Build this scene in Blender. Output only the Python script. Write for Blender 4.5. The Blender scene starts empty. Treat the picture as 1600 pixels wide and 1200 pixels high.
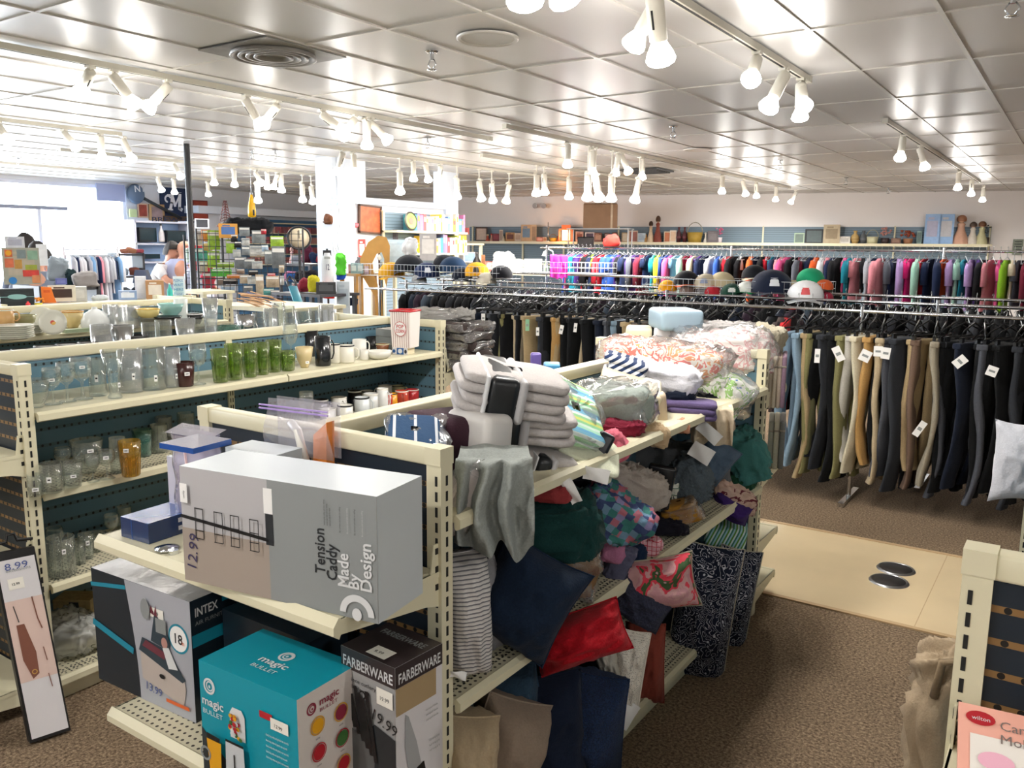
import bpy, math, random
from mathutils import Vector, Matrix, noise
R = random.Random(7)
PI = math.pi
SC = bpy.context.scene
COL = SC.collection

# ------------------------------------------------------------ camera
F = 1308.8
_y, _p, _r = math.radians(34.12), math.radians(9.26), math.radians(0.5)
CF = Vector((-math.sin(_y)*math.cos(_p), math.cos(_y)*math.cos(_p), -math.sin(_p)))
_rt = Vector((math.cos(_y), math.sin(_y), 0)); _up = _rt.cross(CF)
CA = math.cos(_r)*_rt + math.sin(_r)*_up
CB = -math.sin(_r)*_rt + math.cos(_r)*_up
EYE = Vector((0, 0, 1.8))
cam = bpy.data.objects.new('camera', bpy.data.cameras.new('camera'))
COL.objects.link(cam)
cam.data.sensor_width = 36; cam.data.lens = F/1600*36
cam.data.clip_start = 0.02; cam.data.clip_end = 200
cam.matrix_world = Matrix(((CA.x, CB.x, -CF.x, EYE.x), (CA.y, CB.y, -CF.y, EYE.y), (CA.z, CB.z, -CF.z, EYE.z), (0, 0, 0, 1)))
SC.camera = cam

# ------------------------------------------------------------ world, daylight, exposure
SC.view_settings.view_transform = 'Standard'; SC.view_settings.look = 'None'
SC.view_settings.exposure = 0.2; SC.view_settings.gamma = 1.0
SC.view_settings.use_curve_mapping = False
SC.cycles.max_bounces = 8; SC.cycles.diffuse_bounces = 4; SC.cycles.glossy_bounces = 3
SC.cycles.transparent_max_bounces = 24; SC.cycles.transmission_bounces = 4
SC.cycles.caustics_reflective = False; SC.cycles.caustics_refractive = False
SC.cycles.sample_clamp_indirect = 4.0; SC.cycles.sample_clamp_direct = 30.0
SC.cycles.use_denoising = True
w = bpy.data.worlds.new('world'); SC.world = w; w.use_nodes = True
bg = w.node_tree.nodes['Background']
bg.inputs[0].default_value = (0.80, 0.90, 1.0, 1); bg.inputs[1].default_value = 9.0

def lamp(kind, name, loc, energy, color=(1, 1, 1), **kw):
    l = bpy.data.lights.new(name, kind); l.energy = energy; l.color = color
    rot = kw.pop('rot', (0, 0, 0))
    for k, v in kw.items(): setattr(l, k, v)
    o = bpy.data.objects.new(name, l); COL.objects.link(o); o.location = loc; o.rotation_euler = rot
    return o
# daylight entering through the front shop windows in the left wall
for i, y in enumerate((1.8, 5.2)):
    lamp('AREA', 'window_daylight', (-13.6, y, 1.75), 420, (0.86, 0.93, 1.0), shape='RECTANGLE', size=3.2, size_y=2.2, rot=(0, -PI/2, 0))

# ------------------------------------------------------------ helpers
def at(px, py, x=None, y=None, z=None):
    v = CA*((px-800)/F) - CB*((py-600)/F) + CF
    if z is not None: return EYE + v*((z-EYE.z)/v.z)
    if x is not None: return EYE + v*((x-EYE.x)/v.x)
    return EYE + v*((y-EYE.y)/v.y)

def lin(h):
    h = h.lstrip('#'); o = []
    for i in (0, 2, 4):
        c = int(h[i:i+2], 16)/255
        o.append(c/12.92 if c <= .04045 else ((c+.055)/1.055)**2.4)
    return (*o, 1.0)

MATS = {}
def mat(name, color='#888888', rough=0.6, metal=0.0, spec=0.5, bump=0.0, bscale=40.0, var=0.0, sheen=0.0, emit=0, coat=0.0):
    if name in MATS: return MATS[name]
    m = bpy.data.materials.new(name); m.use_nodes = True; MATS[name] = m
    nt = m.node_tree; b = nt.nodes['Principled BSDF']
    b.inputs['Base Color'].default_value = lin(color); b.inputs['Roughness'].default_value = rough
    b.inputs['Metallic'].default_value = metal; b.inputs['Specular IOR Level'].default_value = spec
    b.inputs['Sheen Weight'].default_value = sheen; b.inputs['Coat Weight'].default_value = coat
    if emit:
        b.inputs['Emission Color'].default_value = lin(color); b.inputs['Emission Strength'].default_value = emit
        m.cycles.emission_sampling = 'NONE'
    if bump or var:
        tc = nt.nodes.new('ShaderNodeTexCoord'); n = nt.nodes.new('ShaderNodeTexNoise')
        n.inputs['Scale'].default_value = bscale; n.inputs['Detail'].default_value = 4
        nt.links.new(tc.outputs['Object'], n.inputs['Vector'])
        if bump:
            bp = nt.nodes.new('ShaderNodeBump'); bp.inputs['Strength'].default_value = bump; bp.inputs['Distance'].default_value = 0.01
            nt.links.new(n.outputs['Fac'], bp.inputs['Height']); nt.links.new(bp.outputs['Normal'], b.inputs['Normal'])
        if var:
            mx = nt.nodes.new('ShaderNodeMixRGB'); mx.blend_type = 'MULTIPLY'; mx.inputs[0].default_value = 1
            rp = nt.nodes.new('ShaderNodeValToRGB'); rp.color_ramp.elements[0].position = .3; rp.color_ramp.elements[1].position = .7
            rp.color_ramp.elements[0].color = (1-var,)*3+(1,); rp.color_ramp.elements[1].color = (1, 1, 1, 1)
            mx.inputs[1].default_value = lin(color)
            nt.links.new(n.outputs['Fac'], rp.inputs[0]); nt.links.new(rp.outputs[0], mx.inputs[2]); nt.links.new(mx.outputs[0], b.inputs['Base Color'])
    return m
def cloth(color, rough=0.9, var=0.12, name=None, bump=.25, bscale=160):
    return mat(name or 'cloth_'+color.strip('#'), color, rough, spec=.2, bump=bump, bscale=bscale, var=var, sheen=.04)

def clear(name, color='#ffffff', opac=0.10, rough=0.04, gloss=1.0):
    """thin clear glass or plastic: see-through, tinted, with mirror-like sheen at glancing angles"""
    if name in MATS: return MATS[name]
    m = bpy.data.materials.new(name); m.use_nodes = True; MATS[name] = m
    nt = m.node_tree; nt.nodes.clear()
    out = nt.nodes.new('ShaderNodeOutputMaterial'); tr = nt.nodes.new('ShaderNodeBsdfTransparent'); tr.inputs[0].default_value = lin(color)
    df = nt.nodes.new('ShaderNodeBsdfPrincipled'); df.inputs['Base Color'].default_value = lin(color); df.inputs['Roughness'].default_value = rough
    gl = nt.nodes.new('ShaderNodeBsdfGlossy'); gl.inputs['Roughness'].default_value = rough
    m1 = nt.nodes.new('ShaderNodeMixShader'); m1.inputs[0].default_value = opac
    m2 = nt.nodes.new('ShaderNodeMixShader'); lw = nt.nodes.new('ShaderNodeLayerWeight'); lw.inputs[0].default_value = .35
    mu = nt.nodes.new('ShaderNodeMath'); mu.operation = 'MULTIPLY'; mu.inputs[1].default_value = .75*gloss
    ad = nt.nodes.new('ShaderNodeMath'); ad.operation = 'ADD'; ad.inputs[1].default_value = .04*gloss
    nt.links.new(tr.outputs[0], m1.inputs[1]); nt.links.new(df.outputs[0], m1.inputs[2])
    nt.links.new(lw.outputs['Facing'], mu.inputs[0]); nt.links.new(mu.outputs[0], ad.inputs[0]); nt.links.new(ad.outputs[0], m2.inputs[0])
    nt.links.new(m1.outputs[0], m2.inputs[1]); nt.links.new(gl.outputs[0], m2.inputs[2]); nt.links.new(m2.outputs[0], out.inputs[0])
    return m

def pattern(name, kind, cols, scale=20.0, rough=0.85, rot=(0, 0, 0), bump=.2, vec='Object'):
    """fabric or sheet patterns in the object's own coordinates"""
    if name in MATS: return MATS[name]
    m = mat(name, cols[0], rough, spec=.25); nt = m.node_tree; b = nt.nodes['Principled BSDF']; L = nt.links.new
    tc = nt.nodes.new('ShaderNodeTexCoord'); mp = nt.nodes.new('ShaderNodeMapping'); mp.inputs['Rotation'].default_value = rot
    mp.inputs['Scale'].default_value = (scale,)*3; L(tc.outputs[vec], mp.inputs['Vector'])
    rp = nt.nodes.new('ShaderNodeValToRGB'); cr = rp.color_ramp; cr.interpolation = 'CONSTANT'
    def ramp(stops):
        cr.elements[0].position = stops[0][0]; cr.elements[0].color = lin(stops[0][1])
        cr.elements[1].position = stops[1][0]; cr.elements[1].color = lin(stops[1][1])
        for p, c in stops[2:]:
            e = cr.elements.new(p); e.color = lin(c)
    if kind == 'stripe':
        n = nt.nodes.new('ShaderNodeTexWave'); n.wave_type = 'BANDS'; n.bands_direction = 'Z'; n.wave_profile = 'SAW'; n.inputs['Scale'].default_value = .5
        L(mp.outputs[0], n.inputs[0]); k = len(cols); ramp([(i/k, c) for i, c in enumerate(cols)]); L(n.outputs['Fac'], rp.inputs[0]); o = rp.outputs[0]
    elif kind == 'check':
        sx = nt.nodes.new('ShaderNodeSeparateXYZ'); L(mp.outputs[0], sx.inputs[0]); fs = []
        for ax in ('X', 'Z'):
            fr = nt.nodes.new('ShaderNodeMath'); fr.operation = 'FRACT'; L(sx.outputs[ax], fr.inputs[0])
            gt = nt.nodes.new('ShaderNodeMath'); gt.operation = 'GREATER_THAN'; gt.inputs[1].default_value = .86; L(fr.outputs[0], gt.inputs[0]); fs.append(gt)
        mx = nt.nodes.new('ShaderNodeMath'); mx.operation = 'MAXIMUM'; L(fs[0].outputs[0], mx.inputs[0]); L(fs[1].outputs[0], mx.inputs[1])
        ramp([(0, cols[0]), (.5, cols[1])]); L(mx.outputs[0], rp.inputs[0]); o = rp.outputs[0]
    elif kind == 'patch':
        n = nt.nodes.new('ShaderNodeTexVoronoi'); n.distance = 'CHEBYCHEV'; n.inputs['Randomness'].default_value = .35; L(mp.outputs[0], n.inputs[0])
        k = len(cols); ramp([(i/k, c) for i, c in enumerate(cols)]); L(n.outputs['Color'], rp.inputs[0]); o = rp.outputs[0]
    elif kind == 'dots':
        n = nt.nodes.new('ShaderNodeTexVoronoi'); n.inputs['Randomness'].default_value = .25; L(mp.outputs[0], n.inputs[0])
        ramp([(0, cols[1]), (.27, cols[0])]); L(n.outputs['Distance'], rp.inputs[0]); o = rp.outputs[0]
    elif kind == 'floral':
        n = nt.nodes.new('ShaderNodeTexVoronoi'); n.feature = 'F1'; L(mp.outputs[0], n.inputs[0])
        q = nt.nodes.new('ShaderNodeTexNoise'); q.inputs['Scale'].default_value = 2.2; q.inputs['Distortion'].default_value = 1.5; L(mp.outputs[0], q.inputs[0])
        k = len(cols); ramp([(.0, cols[0])]+[(.40+.18*i/max(1, k-1)*2, c) for i, c in enumerate(cols[1:])]); L(q.outputs['Fac'], rp.inputs[0]); o = rp.outputs[0]
    elif kind == 'lines':     # pale scrolling outline flowers
        n = nt.nodes.new('ShaderNodeTexVoronoi'); n.feature = 'F1'; dn = nt.nodes.new('ShaderNodeTexNoise'); dn.inputs['Scale'].default_value = 2.6; L(mp.outputs[0], dn.inputs[0]); av = nt.nodes.new('ShaderNodeMixRGB'); av.blend_type = 'ADD'; av.inputs[0].default_value = .9; L(mp.outputs[0], av.inputs[1]); L(dn.outputs['Color'], av.inputs[2]); L(av.outputs[0], n.inputs[0])
        s = nt.nodes.new('ShaderNodeMath'); s.operation = 'MULTIPLY'; s.inputs[1].default_value = 4.2; L(n.outputs['Distance'], s.inputs[0])
        fr = nt.nodes.new('ShaderNodeMath'); fr.operation = 'FRACT'; L(s.outputs[0], fr.inputs[0])
        ramp([(0, cols[1]), (.17, cols[0])]); L(fr.outputs[0], rp.inputs[0]); o = rp.outputs[0]
    L(o, b.inputs['Base Color'])
    if bump:
        nn = nt.nodes.new('ShaderNodeTexNoise'); nn.inputs['Scale'].default_value = 120; bp = nt.nodes.new('ShaderNodeBump'); bp.inputs['Strength'].default_value = bump; bp.inputs['Distance'].default_value = .01
        L(tc.outputs['Object'], nn.inputs['Vector']); L(nn.outputs['Fac'], bp.inputs['Height']); L(bp.outputs[0], b.inputs['Normal'])
    return m

class MB:
    """collects faces for ONE mesh object"""
    def __init__(s, M=None): s.v = []; s.f = []; s.mi = []; s.sm = []; s.mats = []; s.M = M or Matrix()
    def add(s, vs, fs, m, smooth=False):
        if m not in s.mats: s.mats.append(m)
        k = s.mats.index(m); n = len(s.v); s.v += [s.M @ Vector(p) for p in vs]
        for f in fs: s.f.append([n+i for i in f]); s.mi.append(k); s.sm.append(smooth)
        return s
    def box(s, x0, x1, y0, y1, z0, z1, m):
        return s.add([(x, y, z) for z in (z0, z1) for y in (y0, y1) for x in (x0, x1)],
            [(0, 2, 3, 1), (4, 5, 7, 6), (0, 1, 5, 4), (2, 6, 7, 3), (0, 4, 6, 2), (1, 3, 7, 5)], m)
    def rbox(s, c, d, m, r=.01, n=3):
        """box with rounded edges"""
        c = Vector(c); h = Vector(d)/2; r = min(r, *(h*.98)); vs = []; rings = []
        def sect(hx, hy):
            o = []
            for q, (sx, sy) in enumerate(((1, 1), (-1, 1), (-1, -1), (1, -1))):
                for i in range(n+1):
                    a = q*PI/2 + i/n*PI/2
                    o.append((sx*(hx-0)+0, sy*(hy-0)+0, math.cos(a), math.sin(a)))
            return o
        prof = [(-h.z, -r)] + [(-h.z+r-r*math.cos(a*PI/2/n), -r+r*math.sin(a*PI/2/n)) for a in range(1, n+1)]
        prof += [(-z, o) for z, o in reversed(prof)]
        k = 4*(n+1)
        for z, o in prof:
            for px, py, ca, sa in sect(h.x-r, h.y-r): vs.append(c+Vector((px+(r+o)*ca, py+(r+o)*sa, z)))
        fs = [(j*k+i, j*k+(i+1) % k, (j+1)*k+(i+1) % k, (j+1)*k+i) for j in range(len(prof)-1) for i in range(k)]
        fs += [tuple(range(k))[::-1], tuple((len(prof)-1)*k+i for i in range(k))]
        return s.add(vs, fs, m, True)
    def quad(s, a, b, c, d, m): return s.add([a, b, c, d], [(0, 1, 2, 3)], m)
    def cyl(s, p0, p1, r0, r1, m, n=12, caps=True, smooth=True):
        p0 = Vector(p0); p1 = Vector(p1); d = (p1-p0).normalized(); a = d.orthogonal().normalized(); b = d.cross(a); vs = []
        for p, r in ((p0, r0), (p1, r1)):
            for i in range(n): t = i*2*PI/n; vs.append(p+a*(r*math.cos(t))+b*(r*math.sin(t)))
        s.add(vs, [(i, (i+1) % n, n+(i+1) % n, n+i) for i in range(n)], m, smooth)
        if caps: s.add(vs, [tuple(range(n))[::-1], tuple(range(n, 2*n))], m)
        return s
    def tube(s, pts, r, m, n=6, closed=False):
        pts = [Vector(p) for p in pts]; N = len(pts); vs = []; a = None
        for i, p in enumerate(pts):
            q0 = pts[i-1] if (i or closed) else p; q1 = pts[(i+1) % N] if (i < N-1 or closed) else p
            d = (q1-q0).normalized()
            a = d.orthogonal().normalized() if a is None else (a-d*a.dot(d)).normalized()
            b = d.cross(a); rr = r[i] if isinstance(r, (list, tuple)) else r
            for k in range(n): t = k*2*PI/n; vs.append(p+a*(rr*math.cos(t))+b*(rr*math.sin(t)))
        fs = [(i*n+k, i*n+(k+1) % n, ((i+1) % N)*n+(k+1) % n, ((i+1) % N)*n+k) for i in range(N if closed else N-1) for k in range(n)]
        if not closed: fs += [tuple(range(n))[::-1], tuple((N-1)*n+k for k in range(n))]
        return s.add(vs, fs, m, True)
    def lathe(s, prof, m, n=20, c=(0, 0, 0), smooth=True):
        c = Vector(c); vs = [c+Vector((r*math.cos(i*2*PI/n), r*math.sin(i*2*PI/n), z)) for r, z in prof for i in range(n)]
        return s.add(vs, [(j*n+i, j*n+(i+1) % n, (j+1)*n+(i+1) % n, (j+1)*n+i) for j in range(len(prof)-1) for i in range(n)], m, smooth)
    def grid(s, fn, nu, nv, m, cu=False, smooth=True):
        vs = [fn(i/nu, j/nv) for j in range(nv+1) for i in range(nu if cu else nu+1)]; W = nu if cu else nu+1
        return s.add(vs, [(j*W+i, j*W+(i+1) % W, (j+1)*W+(i+1) % W, (j+1)*W+i) for j in range(nv) for i in range(nu)], m, smooth)
    def poly(s, pts, m): return s.add(pts, [tuple(range(len(pts)))], m)
    def build(s, name, parent=None, loc=None, rot=None):
        me = bpy.data.meshes.new(name); me.from_pydata([tuple(v) for v in s.v], [], s.f); me.update()
        for m in s.mats: me.materials.append(m)
        me.polygons.foreach_set('material_index', s.mi); me.polygons.foreach_set('use_smooth', s.sm)
        o = bpy.data.objects.new(name, me); COL.objects.link(o)
        if parent: o.parent = parent
        if loc is not None: o.location = loc
        if rot is not None: o.rotation_euler = rot if isinstance(rot, (tuple, list)) else (0, 0, rot)
        return o

def tag(o, label=None, cat=None, group=None, kind=None):
    if label: o['label'] = label
    if cat: o['category'] = cat
    if group: o['group'] = group
    if kind: o['kind'] = kind
    return o
def thing(name, label, cat, loc=(0, 0, 0), rz=0, group=None):
    o = bpy.data.objects.new(name, None); COL.objects.link(o); o.location = loc
    o.rotation_euler = rz if isinstance(rz, (tuple, list)) else (0, 0, rz); o.empty_display_size = .05
    return tag(o, label, cat, group)
def kids(o): return [c for c in list(bpy.data.objects) if c.parent == o]
KID = {}
def dup(o, loc=None, rz=None, label=None, group=None, mats=None):
    """a copy of a thing with copies of its parts and sub-parts"""
    c = o.copy(); COL.objects.link(c)
    if loc is not None: c.location = loc
    if rz is not None: c.rotation_euler = rz if isinstance(rz, (tuple, list)) else (0, 0, rz)
    if label: c['label'] = label
    if group: c['group'] = group
    if o.name not in KID: KID[o.name] = kids(o)
    for ch in KID[o.name]:
        d = ch.copy(); COL.objects.link(d); d.parent = c
        if ch.name not in KID: KID[ch.name] = kids(ch)
        for g in KID[ch.name]:
            e = g.copy(); COL.objects.link(e); e.parent = d
    return c
def paint(o, m, slot=0):
    o.material_slots[slot].link = 'OBJECT'; o.material_slots[slot].material = m

_TXT = {}
def text_geo(t, bold=False):
    key = (t, bold)
    if key not in _TXT:
        c = bpy.data.curves.new('txt', 'FONT'); c.body = t; c.resolution_u = 2; c.align_x = 'LEFT'
        if bold: c.offset = .018
        o = bpy.data.objects.new('txt', c); COL.objects.link(o)
        bpy.context.view_layer.update()
        me = bpy.data.meshes.new_from_object(o.evaluated_get(bpy.context.evaluated_depsgraph_get()))
        vs = [v.co.copy() for v in me.vertices]; fs = [tuple(p.vertices) for p in me.polygons]
        bpy.data.objects.remove(o); bpy.data.curves.remove(c); bpy.data.meshes.remove(me)
        _TXT[key] = (vs, fs)
    return _TXT[key]
class Face:
    """a printed face: u to the right, v up, drawn just above the surface"""
    def __init__(s, mb, O, U, V): s.mb = mb; s.O = Vector(O); s.U = Vector(U).normalized(); s.V = Vector(V).normalized(); s.N = s.U.cross(s.V); s.k = 0
    def p(s, u, v, k=None): return s.O+s.U*u+s.V*v+s.N*(.0006+.0004*(s.k if k is None else k))
    def rect(s, u0, u1, v0, v1, m): s.k += 1; s.mb.quad(s.p(u0, v0), s.p(u1, v0), s.p(u1, v1), s.p(u0, v1), m)
    def poly(s, pts, m): s.k += 1; s.mb.poly([s.p(u, v) for u, v in pts], m)
    def ell(s, u, v, a, b, m, n=20, rot=0): s.poly([(u+a*math.cos(i*2*PI/n)*math.cos(rot)-b*math.sin(i*2*PI/n)*math.sin(rot), v+a*math.cos(i*2*PI/n)*math.sin(rot)+b*math.sin(i*2*PI/n)*math.cos(rot)) for i in range(n)], m)
    def ring(s, u, v, r0, r1, m, n=28, a0=0, a1=2*PI):
        s.k += 1; vs = []
        for i in range(n+1):
            a = a0+(a1-a0)*i/n
            vs += [s.p(u+r0*math.cos(a), v+r0*math.sin(a)), s.p(u+r1*math.cos(a), v+r1*math.sin(a))]
        s.mb.add(vs, [(2*i, 2*i+1, 2*i+3, 2*i+2) for i in range(n)], m)
    def line(s, pts, wd, m):
        s.k += 1
        for (u0, v0), (u1, v1) in zip(pts, pts[1:]):
            d = Vector((u1-u0, v1-v0)); L = d.length or 1e-6; n = Vector((-d.y, d.x))/L*wd/2; e = d/L*wd*.3
            s.mb.quad(s.p(u0-e.x-n.x, v0-e.y-n.y), s.p(u1+e.x-n.x, v1+e.y-n.y), s.p(u1+e.x+n.x, v1+e.y+n.y), s.p(u0-e.x+n.x, v0-e.y+n.y), m)
    def text(s, t, u, v, size, m, rot=0, bold=False, width=None, align='L'):
        s.k += 1; vs, fs = text_geo(t, bold)
        if not vs: return
        w_ = max(p.x for p in vs); sx = size*(1 if width is None else width/(w_*size)); off = {'L': 0, 'C': -w_*sx/2, 'R': -w_*sx}[align]
        c, q = math.cos(rot), math.sin(rot)
        s.mb.add([s.p(u+(p.x*sx+off)*c-p.y*size*q, v+(p.x*sx+off)*q+p.y*size*c) for p in vs], fs, m)

WHITE = mat('white_paper', '#f2f2f0', .6); BLACK = mat('black_print', '#101012', .5)
CREAM = mat('cream_painted_steel', '#dcd6b8', .38, spec=.5, bump=.02, bscale=300)
DARKSLOT = mat('slot_shadow_steel', '#1a1a18', .8)
CHROME = mat('chrome', '#d5d8dc', .16, metal=1.0); STEEL = mat('brushed_steel', '#b9bcc0', .3, metal=1.0)
GLASS = clear('clear_glass', '#fbfefd', .045, .04, .8); PLASTIC = clear('clear_plastic_wrap', '#ffffff', .10, .12, 1.1)
# ------------------------------------------------------------ the room shell
CZ = 2.93
def world_mat(name, fn):
    m = bpy.data.materials.new(name); m.use_nodes = True; fn(m.node_tree, m.node_tree.nodes['Principled BSDF']); MATS[name] = m; return m
def _carpet(nt, b):
    L = nt.links.new; tc = nt.nodes.new('ShaderNodeTexCoord'); n = nt.nodes.new('ShaderNodeTexNoise'); n.inputs['Scale'].default_value = 85; n.inputs['Detail'].default_value = 6; n.inputs['Roughness'].default_value = .75
    rp = nt.nodes.new('ShaderNodeValToRGB'); e = rp.color_ramp.elements; e[0].position = .36; e[0].color = lin('#57483a'); e[1].position = .66; e[1].color = lin('#c6b092')
    q = e.new(.5); q.color = lin('#8e7a64')
    n2 = nt.nodes.new('ShaderNodeTexNoise'); n2.inputs['Scale'].default_value = 1.3; mx = nt.nodes.new('ShaderNodeMixRGB'); mx.blend_type = 'MULTIPLY'; mx.inputs[0].default_value = .35
    L(tc.outputs['Object'], n.inputs[0]); L(n.outputs[0], rp.inputs[0]); L(tc.outputs['Object'], n2.inputs[0]); L(rp.outputs[0], mx.inputs[1]); L(n2.outputs[0], mx.inputs[2]); L(mx.outputs[0], b.inputs['Base Color'])
    bp = nt.nodes.new('ShaderNodeBump'); bp.inputs['Strength'].default_value = .8; bp.inputs['Distance'].default_value = .01; L(n.outputs[0], bp.inputs['Height']); L(bp.outputs[0], b.inputs['Normal']); b.inputs['Roughness'].default_value = 1; b.inputs['Specular IOR Level'].default_value = .1
CARPET = world_mat('brown_speckled_carpet', _carpet)
TILE = mat('ceiling_tile_vinyl', '#cbc9c7', .34, spec=.5, bump=.05, bscale=2.5)
TBAR = mat('ceiling_grid_bar', '#cfccc6', .3, spec=.6)
WALL = mat('warm_white_wall_paint', '#f0ebe8', .7); WALLG = mat('pale_grey_wall_paint', '#e4e6ea', .7)
LINO = mat('cream_vinyl_walkway', '#ddc9a2', .42, var=.08, bscale=3, bump=.02)

XL, XR, YB = -15.0, 4.5, -7.0
WA = math.radians(15); WO = Vector((-6.8, 17.1, 0)); WU = Vector((math.cos(WA), math.sin(WA), 0)); WN = Vector((math.sin(WA), -math.cos(WA), 0))
def atw(px, py, d=0.0):
    """where a sight line meets the plane d in front of the rear wall"""
    v = CA*((px-800)/F) - CB*((py-600)/F) + CF
    t = (WO+WN*d-EYE).dot(WN)/v.dot(WN); return EYE+v*t
yl = WO.y+(XL-WO.x)*math.tan(WA); yr = WO.y+(XR-WO.x)*math.tan(WA)
mb = MB(); mb.poly([(XL-.2, YB-.2, 0), (XR+.2, YB-.2, 0), (XR+.2, yr+.3, 0), (XL-.2, yl+.2, 0)], CARPET); tag(mb.build('floor'), kind='structure')
mb = MB(); mb.poly([(XL-.2, yl+.2, CZ), (XR+.2, yr+.3, CZ), (XR+.2, YB-.2, CZ), (XL-.2, YB-.2, CZ)], TILE); tag(mb.build('ceiling'), kind='structure')
mb = MB()
x = -1.31-.62*22
while x < XR:
    if x > XL: mb.box(x-.012, x+.012, YB, WO.y+(x-WO.x)*math.tan(WA), CZ-.008, CZ+.01, TBAR)
    x += .62
y = 4.65-1.18*9
while y < yr:
    xs = XL if y < yl else WO.x+(y-WO.y)/math.tan(WA)
    mb.box(xs, XR, y-.012, y+.012, CZ-.007, CZ+.01, TBAR); y += 1.18
tag(mb.build('ceiling_grid'), kind='structure')
mb = MB(); a = Vector((XL-.2, yl, 0)); b = Vector((XR+.2, yr+.05, 0)); a.y = WO.y+(a.x-WO.x)*math.tan(WA); b.y = WO.y+(b.x-WO.x)*math.tan(WA)
k = Vector((0, .15, 0)); vs = [a, b, b+k, a+k]; vs = vs+[v+Vector((0, 0, CZ)) for v in vs]
mb.add(vs, [(0, 1, 5, 4), (1, 2, 6, 5), (2, 3, 7, 6), (3, 0, 4, 7)], WALL); tag(mb.build('wall_back'), kind='structure')
mb = MB(); mb.box(XR, XR+.15, YB, yr, 0, CZ, WALL); tag(mb.build('wall_right'), kind='structure')
mb = MB(); mb.box(XL, XR, YB-.15, YB, 0, CZ, WALL); tag(mb.build('wall_front'), kind='structure')
# the left wall with shop windows and a door opening
WIN = [(-5.5, -2.2), (-1.8, 1.6), (2.0, 5.55), (6.0, 9.2)]
mb = MB(); ys = YB; zt, zb = 2.86, .45
for a0, a1 in WIN:
    mb.box(XL-.15, XL, ys, a0, 0, CZ, WALLG); mb.box(XL-.15, XL, a0, a1, 0, zb, WALLG); mb.box(XL-.15, XL, a0, a1, zt, CZ, WALLG); ys = a1
mb.box(XL-.15, XL, ys, yl+.2, 0, CZ, WALLG); tag(mb.build('wall_left'), kind='structure')
WF = mat('white_window_frame', '#e4e8f4', .5); DF = mat('grey_window_bar', '#8a8fa0', .5)
for i, (a0, a1) in enumerate(WIN):
    mb = MB()
    for y0, y1, z0, z1 in ((a0, a0+.06, zb, zt), (a1-.06, a1, zb, zt), (a0, a1, zb, zb+.06), (a0, a1, zt-.06, zt)): mb.box(XL-.1, XL-.02, y0, y1, z0, z1, WF)
    if i > 1:
        mb.box(XL-.09, XL-.03, a0+.06, a1-1.1, 2.38, 2.44, DF)
        mb.box(XL-.09, XL-.03, (a0+a1)/2-.03, (a0+a1)/2+.03, zb, 2.38, WF)
    f = tag(mb.build('window_%d' % (i+1)), kind='structure')
    g = MB(); g.box(XL-.065, XL-.06, a0+.05, a1-.05, zb+.05, zt-.05, clear('window_glass', '#ffffff', .02, .02, .3)); tag(g.build('window_pane', f), kind='structure')
# very pale pavement and building front seen through the glass
mb = MB(); mb.box(-40, XL-.3, -20, 26, -.3, -.1, mat('pale_paving', '#e6e6e2', .9)); tag(mb.build('ground_outside'), kind='structure')

# walkway let into the carpet
y0, y1 = 4.24, 5.44
mb = MB(); mb.box(-2.4, 3.4, y0, y1, -.01, .004, LINO)
for yy in (y0, y1): mb.box(-2.4, 3.4, yy-.015, yy+.015, 0, .008, mat('tan_edge_strip', '#bfa27a', .5))
for xx in (-1.62, -.52, .7): mb.box(xx-.002, xx+.002, y0+.02, y1-.02, .003, .0046, mat('tan_edge_strip'))
tag(mb.build('floor_walkway'), kind='structure')
BRZ = mat('dark_bronze_plate', '#4a4848', .35, metal=.7)
for (px, py), lb in (((1400, 889), 'round dark metal floor outlet cover on the walkway, the one farther from the shelves in front'), ((1389, 908), 'round dark metal floor outlet cover on the walkway, the one nearer the brown carpet below')):
    p = at(px, py, z=.006); t = thing('floor_outlet_cover', lb, 'outlet cover', (p.x, p.y, .004))
    m_ = MB(); m_.lathe([(0, .008), (.082, .008), (.09, .004), (.095, 0)], BRZ, 28); m_.build('cover_plate', t)
    m_ = MB(); m_.lathe([(.084, .003), (.088, .009), (.098, .008), (.104, 0)], STEEL, 28); m_.build('rim_ring', t)

# square column and the half wall behind the bookshelf
CW = mat('bluish_white_paint', '#dfe8f4', .6)
mb = MB(); mb.box(-8.42, -8.12, 7.82, 8.22, 0, CZ, CW); mb.box(-8.45, -8.10, 7.79, 8.25, 0, .1, CW); mb.box(-8.12, -8.105, 7.9, 7.92, .1, CZ, CW); tag(mb.build('column'), kind='structure')
mb = MB(); mb.box(-8.36, -8.2, 8.22, 10.45, 0, 2.36, WALLG); mb.box(-8.4, -8.16, 8.22, 10.45, 2.36, 2.45, CW); tag(mb.build('wall_partition'), kind='structure')
mb = MB(); mb.box(-8.4, -8.15, 10.2, 10.5, 0, CZ, CW); tag(mb.build('column'), kind='structure')
mb = MB(); mb.box(-8.38, -8.18, 8.22, 8.5, 2.45, CZ, CW); tag(mb.build('wall_partition_pier'), kind='structure')
BLK = mat('black_painted_metal', '#15161c', .45)
mb = MB(); mb.cyl((-8.6, 6.05, 0), (-8.6, 6.05, CZ), .035, .035, BLK, 12); tag(mb.build('support_pole'), 'thin black pole from the counter up to the ceiling beside the navy banner', 'pole')

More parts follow.
